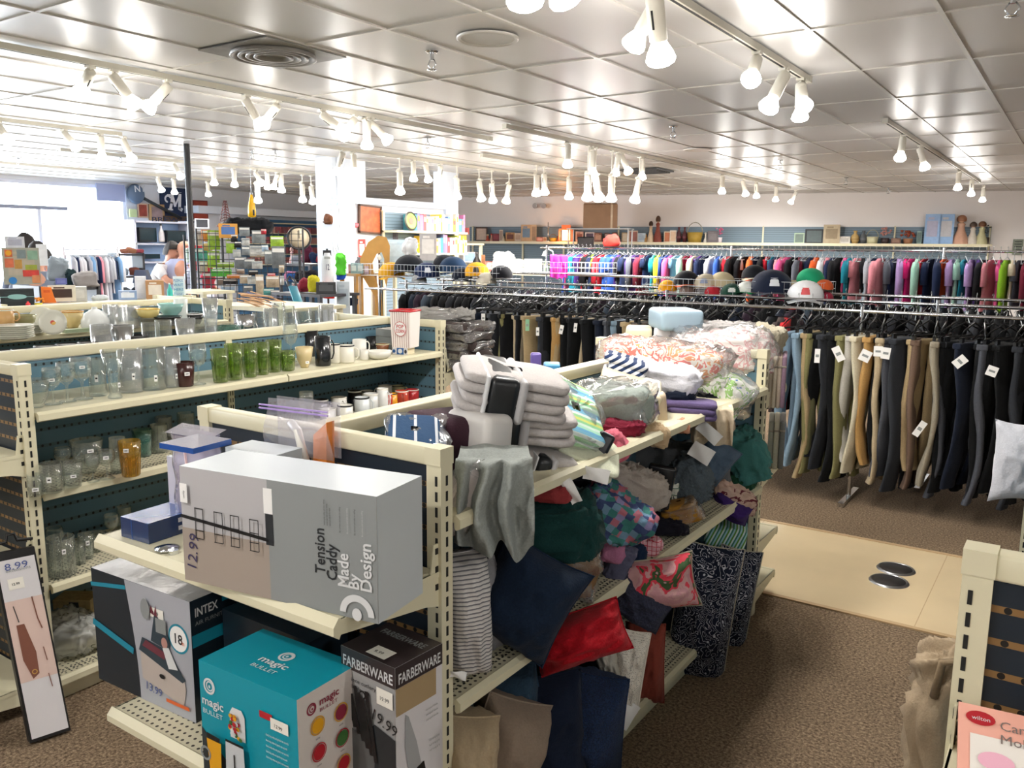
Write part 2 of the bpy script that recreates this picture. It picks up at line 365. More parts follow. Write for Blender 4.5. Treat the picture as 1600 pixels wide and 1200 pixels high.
# ------------------------------------------------------------ track lighting
BODY = mat('white_lamp_enamel', '#e4e0d4', .4); BULB = mat('lit_bulb_face', '#fff6ea', .4, emit=70); BULBG = mat('bulb_reflector_glass', '#fffaf2', .3, emit=9)
AMB = mat('lit_bulb_warm', '#ffc080', .4, emit=14)
TRK = mat('white_track_enamel', '#d6d2c4', .4)
def track(x, y0, y1, lb, ww=.02):
    t = thing('lighting_track', lb, 'lighting track', (x, (y0+y1)/2, CZ)); h = (y1-y0)/2
    m_ = MB(); m_.box(-ww, ww, -h, h, -.045, -.009, TRK); m_.box(-ww*.4, ww*.4, -h+.02, h-.02, -.046, -.044, DARKSLOT); m_.build('rail', t)
    [MB().box(-ww-.004, ww+.004, q-.025, q+.025, -.05, -.009, TRK).build('end_cap', t) for q in (h+.025, -h-.025)]
track(-1.63, -4.5, 5.8, 'long white lighting track running away over the linens gondola')
track(-5.2, -2.0, 7.2, 'white lighting track over the dish shelves with two clusters of spots')
track(-8.25, -1.0, 5.0, 'white lighting track on the window side of the shop ceiling')
track(-1.55, 8.0, 15.5, 'white lighting track over the trousers racks towards the rear wall')
track(-4.55, 6.6, 15.5, 'white lighting track over the middle of the clothing racks')
track(-7.2, 6.6, 12.2, 'white lighting track beside the pale blue column')
track(-10.2, 5.5, 12.2, 'white lighting track over the jewellery and craft racks')
track(1.9, -4.5, 3.0, 'added white lighting track for fill, unseen on the right behind the photographer')  # out of view, added to carry fill lamps
track(-12.6, 4.5, 12, 'white lighting track nearest the shop windows')
def make_spot():
    t = thing('track_spotlight', '', 'spotlight'); A = MB()
    A.lathe([(0, .02), (.03, .018), (.036, .005), (.036, -.145), (.03, -.15), (.0, -.15)], BODY, 14); A.box(-.004, .004, -.038, -.034, -.1, -.03, DARKSLOT); A.build('lamp_can', t)
    A = MB(); A.lathe([(.026, -.14), (.033, -.155), (.052, -.19), (.06, -.215)], BULBG, 16); A.lathe([(.06, -.215), (.052, -.232), (.03, -.243), (0, -.246)], BULB, 16); A.build('bulb', t)
    return t
SPOT = make_spot(); SPOTN = [0]
def zone(x, y):
    if y < 1.2: return 'added fill behind the photographer'
    k_ = 'near' if y < 6.2 else ('middle' if y < 10.5 else 'far')
    c = {(-1.63): 'over the linens gondola', (-1.55): 'over the trousers racks', (-5.2): 'over the dish shelves', (-8.25): 'on the window side', (-4.55): 'over the middle clothing racks', (-7.2): 'beside the pale column', (-10.2): 'over the craft racks', (-12.6): 'next to the shop windows', 1.9: 'added unseen fill on the right side'}[x]
    return c
def spot(px, py, tx, dx=0.0, dy=0.0, e=30, warm=False, P=None, desc='white'):
    B = P or at(px, py, x=tx+.001) if P else at(px, py, x=tx+dx)
    if B.z > 2.80: B = at(px, py, z=2.78)
    piv = Vector((B.x-dx, B.y-dy, min(CZ-.09, B.z+.22)))
    d = (piv-B); L = d.length
    q = d.to_track_quat('Z', 'Y')
    o = SPOT if SPOTN[0] == 0 else dup(SPOT)
    SPOTN[0] += 1; o.location = piv; o.rotation_mode = 'QUATERNION'; o.rotation_quaternion = q; s_ = max(.85, min(1.3, L/.22)); o.scale = (s_*1.08,)*3
    lean = 'pointing straight down' if abs(dx)+abs(dy) < .05 else ('tilted towards the rear wall' if dy > .04 else ('tilted back towards the entrance' if dy < -.04 else ('turned to the clothing side' if dx > 0 else 'turned to the window side')))
    o['label'] = f'{desc} track spotlight {lean}, {zone(tx, B.y)}'; o['group'] = 'track spotlights'; o['category'] = 'spotlight'
    st = MB(); st.cyl((0, 0, 0), (0, 0, CZ-.04-piv.z), .008, .008, BODY, 8); st.box(-.025, .025, -.02, .02, CZ-.06-piv.z, CZ-.044-piv.z, BODY)
    so = st.build('stem', o); so.rotation_mode = 'QUATERNION'; so.rotation_quaternion = q.inverted(); so.scale = (1/o.scale[0],)*3
    if warm:
        for ch in kids(o):
            if ch.name.startswith('bulb'): paint(ch, AMB, 1)
    f = B-d.normalized()*.07*s_
    lamp('POINT', 'bulb_glow', f+Vector((0, 0, -.06)), e*(.09 if B.y < 10.2 else .3), (1.0, .97, .93), shadow_soft_size=.07)
    l_ = lamp('SPOT', 'spotlight_glow', f, e*(1.15 if B.y < 6.4 else (2.3 if B.y < 10.2 else 7))*(.3 if tx == -7.2 and B.y < 11.5 else 1), (1.0, .72, .45) if warm else (1.0, .965, .92), shadow_soft_size=.05, spot_size=math.radians(172), spot_blend=.4); l_.rotation_mode = 'QUATERNION'; l_.rotation_quaternion = Vector((-d.x*.5, -d.y*.5, -d.z)).to_track_quat('-Z', 'Y')
    return o
SP = [ # bulb px, py, track x, dx, dy, energy
 (1002, 48, -1.63, -.08, .02, 26), (1032, 88, -1.63, 0, .08, 26), (1175, 118, -1.63, .02, -.12, 40), (1202, 165, -1.63, -.05, -.1, 26), (1250, 180, -1.63, 0, .03, 26), (1256, 160, -1.63, .05, -.1, 20),
 (820, -4, -1.63, -.05, .1, 34), (882, -6, -1.63, .06, .05, 34),
 (133, 132, -5.2, -.1, .02, 26), (197, 146, -5.2, .03, .06, 36), (246, 153, -5.2, -.05, -.05, 26), (404, 190, -5.2, .03, .08, 36), (422, 180, -5.2, -.08, 0, 24), (526, 196, -5.2, .05, .1, 34), (540, 206, -5.2, 0, -.1, 34), (573, 207, -5.2, 0, 0, 24), (596, 209, -5.2, .06, .06, 24),
 (8, 212, -8.25, .1, 0, 22), (118, 228, -8.25, .14, .02, 26), (158, 224, -8.25, 0, 0, 24), (202, 240, -8.25, .04, .03, 26),
 (887, 254, -4.55, 0, 0, 40), (925, 271, -4.55, 0, 0, 30), (962, 268, -4.55, -.03, 0, 26), (981, 266, -4.55, .08, 0, 20), (1003, 272, -4.55, 0, 0, 24),
 (1408, 236, -1.55, 0, -.05, 60), (1444, 258, -1.55, .05, .02, 34), (1497, 287, -1.55, 0, 0, 50), (1518, 295, -1.55, 0, .03, 40), (1536, 303, -1.55, 0, 0, 30),
 (1128, 299, -4.55, 0, 0, 40), (1165, 303, -4.55, .05, 0, 26), (1182, 306, -4.55, 0, .05, 26), (1212, 309, -4.55, 0, 0, 40), (1240, 308, -4.55, -.04, 0, 34),
 (714, 307, -7.2, 0, 0, 40), (752, 310, -7.2, .04, 0, 26), (770, 313, -7.2, 0, .03, 26), (791, 314, -7.2, -.05, 0, 24), (838, 302, -6.2, 0, 0, 30), (851, 300, -6.2, 0, .02, 26), (889, 307, -6.2, 0, 0, 24),
 (918, 308, -4.55, 0, 0, 30), (936, 309, -4.55, .05, 0, 30), (955, 310, -4.55, 0, 0, 34), (992, 312, -4.55, -.05, 0, 26),
 (528, 268, -7.2, -.1, .02, 26), (553, 268, -7.2, 0, 0, 40), (646, 279, -7.2, 0, 0, 26), (669, 280, -7.2, .04, 0, 30), (686, 283, -7.2, -.03, 0, 26), (625, 299, -7.2, 0, 0, 20),
 (334, 274, -10.2, 0, 0, 24), (366, 278, -10.2, 0, 0, 34), (407, 283, -10.2, .1, 0, 26), (418, 285, -10.2, 0, 0, 26), (430, 284, -10.2, -.05, 0, 24), (440, 297, -10.2, 0, 0, 20), (473, 312, -10.2, 0, 0, 34), (489, 315, -10.2, .03, 0, 20), (403, 313, -10.2, 0, 0, 20),
 (280, 272, -10.2, .1, 0, 22), (325, 293, -12.6, 0, 0, 26), (272, 290, -12.6, 0, 0, 26), (250, 290, -12.6, .05, 0, 22)]
for s_ in SP:
    tx = s_[2]
    if tx == -6.2:
        tx = -7.2; P_ = at(s_[0], s_[1], x=-6.2); o = None
        piv_ = P_; zx = spot(0, 0, -7.2, s_[3], s_[4], s_[5], P=P_)
    else: spot(*s_[:6], warm=(s_[0] in (981, 791)))
track(-6.2, 8.5, 14.0, 'short white lighting track above the large cardboard box')
for X_, Y_ in ((-1.63, -.2), (-1.63, -1.8), (-1.63, -3.4), (-5.2, .3), (-5.2, -1.4), (1.9, -2.6), (1.9, -.8), (1.9, 1.6), (-8.25, .8)):  # unseen lamps added as fill light from behind the camera
    spot(0, 0, X_, .03, .05, 45, P=Vector((X_, Y_, 2.64)))

# ------------------------------------------------------------ things on the ceiling
def ceil_round(name, px, py, r, label, cat, mats_):
    p = at(px, py, z=CZ-.012); t = thing(name, label, cat, (p.x, p.y, CZ-.009))
    m_ = MB(); m_.lathe([(r*.86, -.006), (r*.94, -.014), (r, -.008), (r, 0)], mats_[0], 32); m_.build('rim_ring', t)
    m_ = MB(); m_.lathe([(0, -.005), (r*.86, -.006)], mats_[1], 32); m_.build('grille', t)
ceil_round('ceiling_speaker', 762, 60, .17, 'round flush ceiling speaker with a perforated grey grille', 'speaker', (TBAR, mat('grey_grille', '#c5c3be', .6, bump=.4, bscale=300)))
ceil_round('ceiling_speaker', 1090, 234, .16, 'far round ceiling speaker between the sprinkler and the rear lamps', 'speaker', (TBAR, mat('grey_grille')))
t = thing('air_vent', 'dirty square ceiling air diffuser with dark dust stains', 'air vent', (-1.31-.62*4.5, 4.65-1.18*.97, CZ-.009))
m_ = MB(); m_.box(-.3, .3, -.3, .3, -.006, 0, mat('stained_vent_panel', '#8d8a86', .5, var=.5, bscale=5)); m_.build('panel', t)
m_ = MB()
for i in range(4): r = .08+.045*i; m_.lathe([(r, -.006), (r+.02, -.03), (r+.035, -.03), (r+.03, -.008)], mat('sooty_vent_blades', '#8b8783', .5, var=.45, bscale=6), 28)
m_.build('louver', t)
p = at(1010, 265, z=CZ); t = thing('air_vent', 'dark square ceiling air diffuser far back above the middle racks', 'air vent', (p.x, p.y, CZ-.009)); m_ = MB(); m_.box(-.3, .3, -.3, .3, -.02, 0, mat('dark_vent', '#3c3a3a', .5)); m_.build('panel', t)
m_ = MB(); [m_.box(-.26, .26, -.24+.08*i, -.22+.08*i, -.035, -.02, mat('dark_vent')) for i in range(7)]; m_.build('louver', t)
def make_sprinkler():
    t = thing('fire_sprinkler', '', 'sprinkler')
    m_ = MB(); m_.lathe([(0, -.004), (.03, -.008), (.04, -.0)], CHROME, 16); m_.build('escutcheon', t)
    m_ = MB(); m_.cyl((0, 0, 0), (0, 0, -.05), .012, .012, CHROME, 10); m_.tube([(.012, 0, -.045), (.03, 0, -.07), (.008, 0, -.1)], .004, CHROME); m_.tube([(-.012, 0, -.045), (-.03, 0, -.07), (-.008, 0, -.1)], .004, CHROME); m_.build('sprinkler_head', t)
    m_ = MB(); m_.lathe([(0, -.098), (.028, -.1), (.03, -.104), (0, -.106)], CHROME, 12); m_.build('deflector', t)
    return t
spk = make_sprinkler(); n_ = 0
for px, py, lb in ((675, 92, 'chrome fire sprinkler nearest, between the dirty vent and the round speaker'), (668, 222, 'chrome fire sprinkler above the popcorn box, beyond the nearest one'), (1052, 205, 'chrome fire sprinkler above the big cardboard box'), (1219, 255, 'chrome fire sprinkler to the window side of the bright lamp cluster'), (1583, 2, 'chrome fire sprinkler in the top corner over the walkway'), (1322, 282, 'small far fire sprinkler before the rear wall over the trousers'), (1388, 297, 'farthest fire sprinkler beside the rear wall'), (394, 240, 'fire sprinkler over the orange bottle near the middle'), (430, 240, 'dark fire sprinkler head beside the far spot row'), (188, 246, 'fire sprinkler over the windows near the bright tracks'), (28, 252, 'fire sprinkler nearest the shop windows')):
    p = at(px, py, z=CZ-.05); o = spk if n_ == 0 else dup(spk); n_ += 1; o.location = (p.x, p.y, CZ-.009); o['label'] = lb; o['group'] = 'fire sprinklers'
# ------------------------------------------------------------ gondola shelving
def peg(name, panel, strip, axis, pz=.055, ph=.033):
    """pressed panel with pale slotted strips punched by a row of round holes"""
    m = mat(name, panel, .45, spec=.45); nt = m.node_tree; b = nt.nodes['Principled BSDF']; L = nt.links.new
    tc = nt.nodes.new('ShaderNodeTexCoord'); sx = nt.nodes.new('ShaderNodeSeparateXYZ'); L(tc.outputs['Object'], sx.inputs[0])
    def mth(op, a, bb=None):
        n = nt.nodes.new('ShaderNodeMath'); n.operation = op
        for i, v in enumerate((a, bb)):
            if v is None: continue
            if isinstance(v, (int, float)): n.inputs[i].default_value = v
            else: L(v, n.inputs[i])
        return n.outputs[0]
    fz = mth('FRACT', mth('DIVIDE', sx.outputs['Z'], pz)); fu = mth('FRACT', mth('DIVIDE', sx.outputs[axis], ph))
    st = mth('LESS_THAN', mth('ABSOLUTE', mth('SUBTRACT', fz, .5)), .11)
    dz = mth('MULTIPLY', mth('SUBTRACT', fz, .5), pz); du = mth('MULTIPLY', mth('SUBTRACT', fu, .5), ph)
    ho = mth('LESS_THAN', mth('ADD', mth('MULTIPLY', dz, dz), mth('MULTIPLY', du, du)), .0058**2)
    m1 = nt.nodes.new('ShaderNodeMixRGB'); m1.inputs[1].default_value = lin(panel); m1.inputs[2].default_value = lin(strip); L(st, m1.inputs[0])
    m2 = nt.nodes.new('ShaderNodeMixRGB'); m2.inputs[2].default_value = (.004, .004, .004, 1); L(ho, m2.inputs[0]); L(m1.outputs[0], m2.inputs[1]); L(m2.outputs[0], b.inputs['Base Color'])
    return m
NAVX = peg('navy_pegboard_x', '#16222e', '#84643c', 'X'); BLUX = peg('blue_pegboard_x', '#57798a', '#4f6873', 'X', .07); BLUY = peg('blue_pegboard_y', '#57798a', '#4f6873', 'Y', .07)
def _perf():
    m = mat('perforated_cream_deck', '#d8d2b6', .42); nt = m.node_tree; b = nt.nodes['Principled BSDF']; L = nt.links.new
    tc = nt.nodes.new('ShaderNodeTexCoord'); mp = nt.nodes.new('ShaderNodeMapping'); mp.inputs['Scale'].default_value = (45, 45, 45)
    v = nt.nodes.new('ShaderNodeTexVoronoi'); v.inputs['Randomness'].default_value = 0; v.inputs['Scale'].default_value = 1; v.voronoi_dimensions = '2D'
    r = nt.nodes.new('ShaderNodeValToRGB'); r.color_ramp.interpolation = 'CONSTANT'; r.color_ramp.elements[0].color = lin('#3a372c'); r.color_ramp.elements[1].color = lin('#d8d2b6'); r.color_ramp.elements[1].position = .2
    L(tc.outputs['Object'], mp.inputs[0]); L(mp.outputs[0], v.inputs[0]); L(v.outputs['Distance'], r.inputs[0]); L(r.outputs[0], b.inputs['Base Color']); return m
PERF = _perf()
def post(x, y, z1, parent, sx=1):
    m_ = MB(); m_.box(x-.022, x+.022, y-.022, y+.022, 0, z1, CREAM)
    z = .1
    while z < z1-.06:      # slotted standard on the front and aisle faces
        m_.box(x+sx*.008-.0035, x+sx*.008+.0035, y-.0232, y-.021, z, z+.024, DARKSLOT)
        m_.box(x+sx*.0225-.001, x+sx*.0225+.001, y-.004, y+.003, z, z+.024, DARKSLOT); z += .038
    m_.box(x-.024, x+.024, y-.026, y+.024, z1-.04, z1+.002, CREAM)
    return m_.build('upright_post', parent)
def shelf_y(parent, xb, xf, y0, y1, z, lip=.035, perf=False):
    """shelf running along y from the spine xb to the aisle edge xf; z is the deck top"""
    s = 1 if xf > xb else -1; m_ = MB(); a, b = sorted((xb, xf))
    m_.box(a, b, y0+.004, y1-.004, z-.014, z, PERF if perf else CREAM)
    for yy in (y0+.004, y1-.004):
        pass
    e = .018*s
    for (ya, yb) in ((y0+.004, y1-.004),):
        pts = [(xf, z), (xf+e*.25, z+.004), (xf+e, z-.006), (xf+e, z-lip+.006), (xf+e*.3, z-lip), (xf, z-lip+.006)]
        n = len(pts); m_.add([(p, q, r) for q in (ya, yb) for p, r in pts], [(i, (i+1) % n, n+(i+1) % n, n+i) for i in range(n)]+[tuple(range(n)), tuple(range(n, 2*n))[::-1]], CREAM)
    if perf:
        for k in range(2):
            y = y0+.03
            while y < y1-.02: m_.box(xf-s*(.03+.02*k)-.003, xf-s*(.03+.02*k)+.003, y, y+.008, z, z+.0006, DARKSLOT); y += .016
    o = m_.build('shelf', parent)
    for yy in (y0+.008, y1-.008):
        q = MB(); q.add([(xb, yy-.002, z-.012), (xf, yy-.002, z-.014), (xf-s*.03, yy-.002, z-.035), (xb, yy-.002, z-.11), (xb, yy+.002, z-.012), (xf, yy+.002, z-.014), (xf-s*.03, yy+.002, z-.035), (xb, yy+.002, z-.11)],
            [(0, 1, 2, 3), (4, 7, 6, 5), (0, 4, 5, 1), (1, 5, 6, 2), (2, 6, 7, 3), (3, 7, 4, 0)], CREAM); q.build('shelf_bracket', o)
    return o
def shelf_x(parent, x0, x1, yb, yf, z, perf=False, name='shelf'):
    """end shelf hung on the end frame, reaching from yb to yf"""
    s = 1 if yf > yb else -1; m_ = MB(); a, b = sorted((yb, yf)); m_.box(x0, x1, a, b, z-.014, z, PERF if perf else CREAM); e = .022*s
    pts = [(yf, z+.002), (yf+e*.3, z+.006), (yf+e, z-.012), (yf+e, z-.03), (yf+e*.3, z-.042), (yf, z-.03)]
    n = len(pts); m_.add([(q, p, r) for q in (x0, x1) for p, r in pts], [(i, (i+1) % n, n+(i+1) % n, n+i) for i in range(n)]+[tuple(range(n)), tuple(range(n, 2*n))[::-1]], CREAM)
    o = m_.build(name, parent)
    for xx in (x0+.004, x1-.004):
        q = MB(); q.add([(xx+d, y, zz) for d in (-.002, .002) for y, zz in ((yb, z+.07), (yb+s*.02, z+.07), (yb+s*.03, z-.0), (yf, z-.0), (yf, z-.034), (yb+s*.05, z-.075), (yb, z-.09))],
            [tuple(range(7)), tuple(range(7, 14))[::-1]]+[(i, (i+1) % 7, 7+(i+1) % 7, 7+i) for i in range(7)], CREAM)
        for k in range(3): q.box(xx-.0035, xx+.0035, yb+s*.004, yb+s*.014, z+.045-.045*k, z+.06-.045*k, DARKSLOT)
        q.build('shelf_bracket', o)
    return o
def gondola(label, xs, y0, y1, zt, right, left, frames, hw=.457, name='gondola_shelving', panel=BLUY):
    t = thing(name, label, 'shelving', (0, 0, 0)); nb = 2; L = (y1-y0)/nb
    m_ = MB(); m_.box(xs-.02, xs+.02, y0+.02, y1-.02, .06, zt-.05, panel); m_.build('back_panel', t)
    m_ = MB(); m_.rbox((xs, (y0+y1)/2, zt-.022), (.062, y1-y0-.03, .044), CREAM, .006, 2); m_.build('top_rail', t)
    m_ = MB(); ym = (y0+y1)/2; m_.box(xs-.03, xs+.03, ym-.018, ym+.018, 0, zt-.04, CREAM); z = .2
    while z < zt-.08:
        for s in (-1, 1):
            for dy in (-.008, .006): m_.box(xs+s*.0305-.001, xs+s*.0305+.001, ym+dy, ym+dy+.004, z, z+.022, DARKSLOT)
        z += .036
    m_.build('upright_post', t)
    for yy, pm in zip((y0, y1), frames):
        if pm is None: continue
        post(xs-hw+.022, yy, zt, t, -1); post(xs+hw-.022, yy, zt, t, 1)
        m_ = MB(); m_.rbox((xs, yy, zt-.022), (2*hw-.05, .044, .044), CREAM, .006, 2); m_.build('end_rail', t)
        m_ = MB(); m_.box(xs-hw+.044, xs+hw-.044, yy-.01, yy+.01, .05, zt-.044, pm); m_.build('end_panel', t)
    for s, zs in ((1, right), (-1, left)):
        for i in range(nb):
            for j, z in enumerate(zs):
                shelf_y(t, xs+s*.02, xs+s*hw-s*.0, y0+.024+i*(L-.024), y0+.0+(i+1)*(L-.0)-(.024 if i else 0), z, perf=True if j else False)
        if not zs: continue
        m_ = MB(); m_.box(xs+s*(hw-.05)-.004, xs+s*(hw-.05)+.004, y0, y1, 0, zs[-1]-.03, CREAM if s else CREAM); m_.build('kick_plate', t)
    return t
G1 = gondola('cream steel gondola piled with bedding and cushions, two bays long with end shelves', -1.665, 1.51, 3.95, 1.33, (1.155, .675, .145), (1.0, .6, .145), (NAVX, BLUX))
shelf_x(G1, -2.115, -1.215, 1.49, 1.165, 1.03, name='end_shelf'); shelf_x(G1, -2.115, -1.215, 1.49, 1.165, .53, perf=True, name='end_shelf')
for z in (1.12, .72, .36, .12): shelf_x(G1, -2.115, -1.215, 3.97, 4.29, z, name='end_shelf')
G2 = gondola('cream steel gondola of glassware and mugs with blue pegboard back', -3.64, 1.51, 3.95, 1.36, (1.175, .87, .50, .115), (1.2, .85, .5, .12), (NAVX, BLUX))
for z in (1.12, .8, .45): shelf_x(G2, -4.09, -3.19, 3.97, 4.3, z, name='end_shelf')
for z in (1.03, .62, .13): shelf_x(G2, -4.09, -3.19, 1.49, 1.16, z, name='end_shelf')
G3 = gondola('cream steel gondola of plates and bowls, nearer the shop windows', -5.66, .2, 3.95, 1.40, (1.255, .9, .5, .115), (1.2, .9, .5, .115), (NAVX, BLUX))
G0 = gondola('cream steel gondola with dark navy pegboard end beside the walkway', .34, 1.49, 3.95, 1.33, (1.1, .6, .145), (), (NAVX, BLUX))
shelf_x(G0, -.11, .79, 1.47, 1.16, 1.0, name='end_shelf')
# ------------------------------------------------------------ printed cartons on the end shelves
def carton(name, label, P, U, w_, d_, h_, sides, group=None, V=None):
    """a carton whose front-left-bottom corner is P; front runs along U, depth goes away from the aisle"""
    U = Vector(U).normalized(); Z_ = Vector(V).normalized() if V else Vector((0, 0, 1)); D = Z_.cross(U).normalized()
    t = thing(name, label, 'box', P, 0, group); m_ = MB(); fr, rt_, tp = sides
    c = [Vector(), U*w_, U*w_+D*d_, D*d_]; top = [v+Z_*h_ for v in c]; A = c+top
    m_.add(A, [(0, 1, 5, 4)], fr); m_.add(A, [(1, 2, 6, 5), (3, 0, 4, 7)], rt_); m_.add(A, [(2, 3, 7, 6)], fr); m_.add(A, [(4, 5, 6, 7), (3, 2, 1, 0)], tp)
    m_.build('carton_body', t)
    F_ = lambda mb, k: {'front': Face(mb, c[0], U, Z_), 'right': Face(mb, c[1], D, Z_), 'top': Face(mb, top[0], U, D)}[k]
    return t, F_
GREY1 = mat('grey_card_light', '#b4b3b5', .45); GREY2 = mat('grey_card_mid', '#8b9090', .45); GREYT = mat('pale_grey_card', '#c6ced2', .35); GREYP = mat('photo_brown_grey', '#a09489', .5)
INKD = mat('dark_ink', '#24282c', .5); INKW = mat('pale_ink', '#d9dbdc', .5); PEN = mat('violet_pen', '#3a3358', .6); STK = mat('price_sticker', '#efece2', .5)
# long shower caddy carton
P = at(290, 905, z=1.031); Q = at(592, 975, z=1.031); U = (Q-P); W_ = U.length
t, fc = carton('shower_caddy_carton', 'long grey tension caddy carton on the end shelf with handwritten price', P, U, W_, .175, .272, (GREY1, GREYT, GREYT))
m_ = MB(); f = fc(m_, 'front'); H = .272
f.rect(.0, W_*.475, 0, H*.47, GREYP); f.rect(W_*.475, W_, 0, H, GREY2); f.rect(W_*.455, W_*.50, H*.72, H*.93, mat('white_paper')); f.rect(W_*.462, W_*.502, H*.46, H*.72, INKD)
m_.build('printed_panel', t)
m_ = MB(); f = fc(m_, 'front'); f.k = 3; f.line([(.002, H*.57), (W_*.472, H*.50)], .008, BLACK)
for i, u in enumerate((.055, .115, .165, .222)):
    for du in (-.012, .012): f.line([(u+du, H*.66), (u+du, H*.40)], .0022, BLACK)
    for v in (.66, .55, .47, .40): f.line([(u-.012, H*v), (u+.012, H*v)], .0022, BLACK)
m_.build('caddy_picture', t)
m_ = MB(); f = fc(m_, 'front'); f.k = 4; r90 = PI/2
f.text('Tension', W_*.755, .085, .038, INKD, r90, True, .10); f.text('Caddy', W_*.812, .075, .038, INKD, r90, True, .08)
f.text('Made', W_*.868, .065, .040, INKW, r90, True, .075); f.text('By', W_*.916, .065, .038, INKW, r90, True, .035); f.text('Design', W_*.975, .065, .040, INKW, r90, True, .105)
f.ring(W_*.905, .012, .028, .043, INKW, a0=0, a1=PI); f.ell(W_*.905, .012, .012, .014, INKW)
for k in range(3): f.text('tension pole caddy with four shelves', W_*(.765+.014*k), .195, .006, INKD, r90, False, .055-.008*k)
for k in range(4): f.text('fits corners and tubs to ceiling', W_*(.84+.035*k), .185, .006, GREY1 if k % 2 else INKD, r90, False, .055)
f.rect(.006, .028, .19, .235, mat('white_paper')); f.text('caddy', .02, .2, .008, INKD, r90)
m_.build('lettering', t)
m_ = MB(); f = fc(m_, 'front'); f.k = 6; f.text('12.99', .038, .026, .04, PEN, 1.42, False, .09); m_.build('handwritten_price', t)
# second grey box behind it
carton('grey_box', 'second pale grey box standing behind the long tension caddy carton', (lambda q: Vector((q.x, q.y, 1.031)))(at(352, 699, z=1.30)), (1, .1, 0), .17, .09, .27, (GREYT, GREYT, GREYT))
# blue boxed set and clear hanging pack on the left of the shelf
BLU = mat('glossy_blue_card', '#1d4f9c', .18, coat=.5); BLUD = mat('glossy_deep_blue', '#173463', .2, coat=.5)
P = at(190, 838, z=1.031); Q = at(240, 852, z=1.031)
t, fc = carton('blue_gift_box', 'shiny wrapped dark blue box lying on the left end of the shelf', P, (1, .06, 0), .115, .16, .055, (BLUD, BLUD, BLU))
m_ = MB(); f = fc(m_, 'right')
for u in (.09, .12): f.rect(u, u+.012, .012, .024, INKW); f.rect(u, u+.012, .034, .046, INKW)
f = fc(m_, 'front'); f.rect(.045, .048, 0, .055, BLU); m_.build('printed_marks', t)
t = thing('clear_gift_bag', 'clear plastic bag standing upright between the blue box and the long grey carton', 'bag', at(262, 852, z=1.031)+Vector((-.03, .12, 0)), .1)
LAV = clear('lavender_plastic', '#e6e2f4', .42, .1); m_ = MB(); m_.grid(lambda u, v: Vector((.085*math.copysign(abs(math.cos(u*2*PI))**.6, math.cos(u*2*PI))*(1-.1*math.sin(v*3)), .035*math.sin(u*2*PI)+.004*math.sin(v*17+u*9), v*.27)), 28, 12, LAV, cu=True)
m_.add([(-.085, -.03, .27), (.085, -.03, .27), (.085, .03, .285), (-.085, .03, .285)], [(0, 1, 2, 3)], LAV); m_.build('plastic_bag', t)
m_ = MB(); m_.rbox((-.0, 0, .05), (.12, .045, .09), BLU, .004); m_.build('folded_blue_sleeve', t)
m_ = MB(); m_.tube([(.02, -.04, .0), (.018, -.042, .12), (.0, -.04, .25)], .0035, mat('rose_ribbon', '#c9a8a8', .4)); m_.build('ribbon', t)
t = thing('metal_desk_clamp', 'small chrome clamp hooked on the shelf lip beside the grey carton', 'clamp', at(268, 862, z=1.03)+Vector((0, .0, 0)))
m_ = MB(); m_.lathe([(0, .0), (.028, .002), (.03, .007), (.012, .012), (0, .013)], CHROME, 18, (-.02, 0, .0)); m_.build('clamp_plate', t)
m_ = MB(); m_.cyl((.015, -.005, -.045), (.015, -.005, .01), .013, .013, CHROME, 14); m_.box(-.02, .02, -.01, .0, .0, .006, CHROME); m_.build('clamp_screw', t)
P = at(232, 704, z=1.30)+Vector((0, .03, 0))
t, fc = carton('flat_blue_case', 'flat blue case with shiny top lying across the upright packs on the left', P, (1, .1, 0), .12, .12, .014, (BLU, BLU, LAV))
# pack of slim sleeves filling the left back of the end shelf
t, fc = carton('white_boxed_set', 'tall white boxed set behind the clear bag on the end shelf', Vector((-2.06, 1.335, 1.031)), (1, .0, 0), .16, .10, .19, (mat('lilac_white_card', '#c9c8d6', .4), GREYT, GREYT))
# zip bag with orange and white pieces
t = thing('zip_bag', 'clear zip bag with lilac seal holding orange and white pieces behind the grey carton', 'bag', at(478, 690, y=1.45), .12)
m_ = MB(); m_.grid(lambda u, v: Vector(((u-.5)*.21*(1+.08*math.sin(v*6)), -.02*math.sin(v*PI)-.02+.0015*math.sin(u*9+v*5), v*.145-.035)), 22, 14, clear('zip_bag_film', '#f6f5fb', .22, .12, .7)); m_.grid(lambda u, v: Vector(((u-.5)*.21, .012, v*.145-.035)), 6, 6, clear('zip_bag_film')); m_.build('bag_film', t)
m_ = MB(); [m_.box(-.112, .112, -.048, -.044, z, z+.0035, mat('lilac_zip', '#a58ccc', .4)) for z in (.085, .094)]; m_.build('zip_seal', t)
m_ = MB(); m_.add([(.03, -.01, -.06), (.075, -.012, -.06), (.078, -.01, .06), (.025, -.0, .02), (.03, .02, -.06), (.075, .02, -.06), (.078, .02, .06), (.025, .02, .02)], [(0, 1, 2, 3), (4, 7, 6, 5), (0, 4, 5, 1), (1, 5, 6, 2), (2, 6, 7, 3), (3, 7, 4, 0)], mat('orange_plastic', '#ee8a32', .35)); m_.build('orange_piece', t)
m_ = MB(); m_.tube([(-.03, -.02, .05), (-.0, -.03, .035), (.01, -.03, -.0), (.025, -.03, -.05)], .011, mat('ivory_plastic', '#ece9e0', .35), 8); m_.build('white_piece', t)
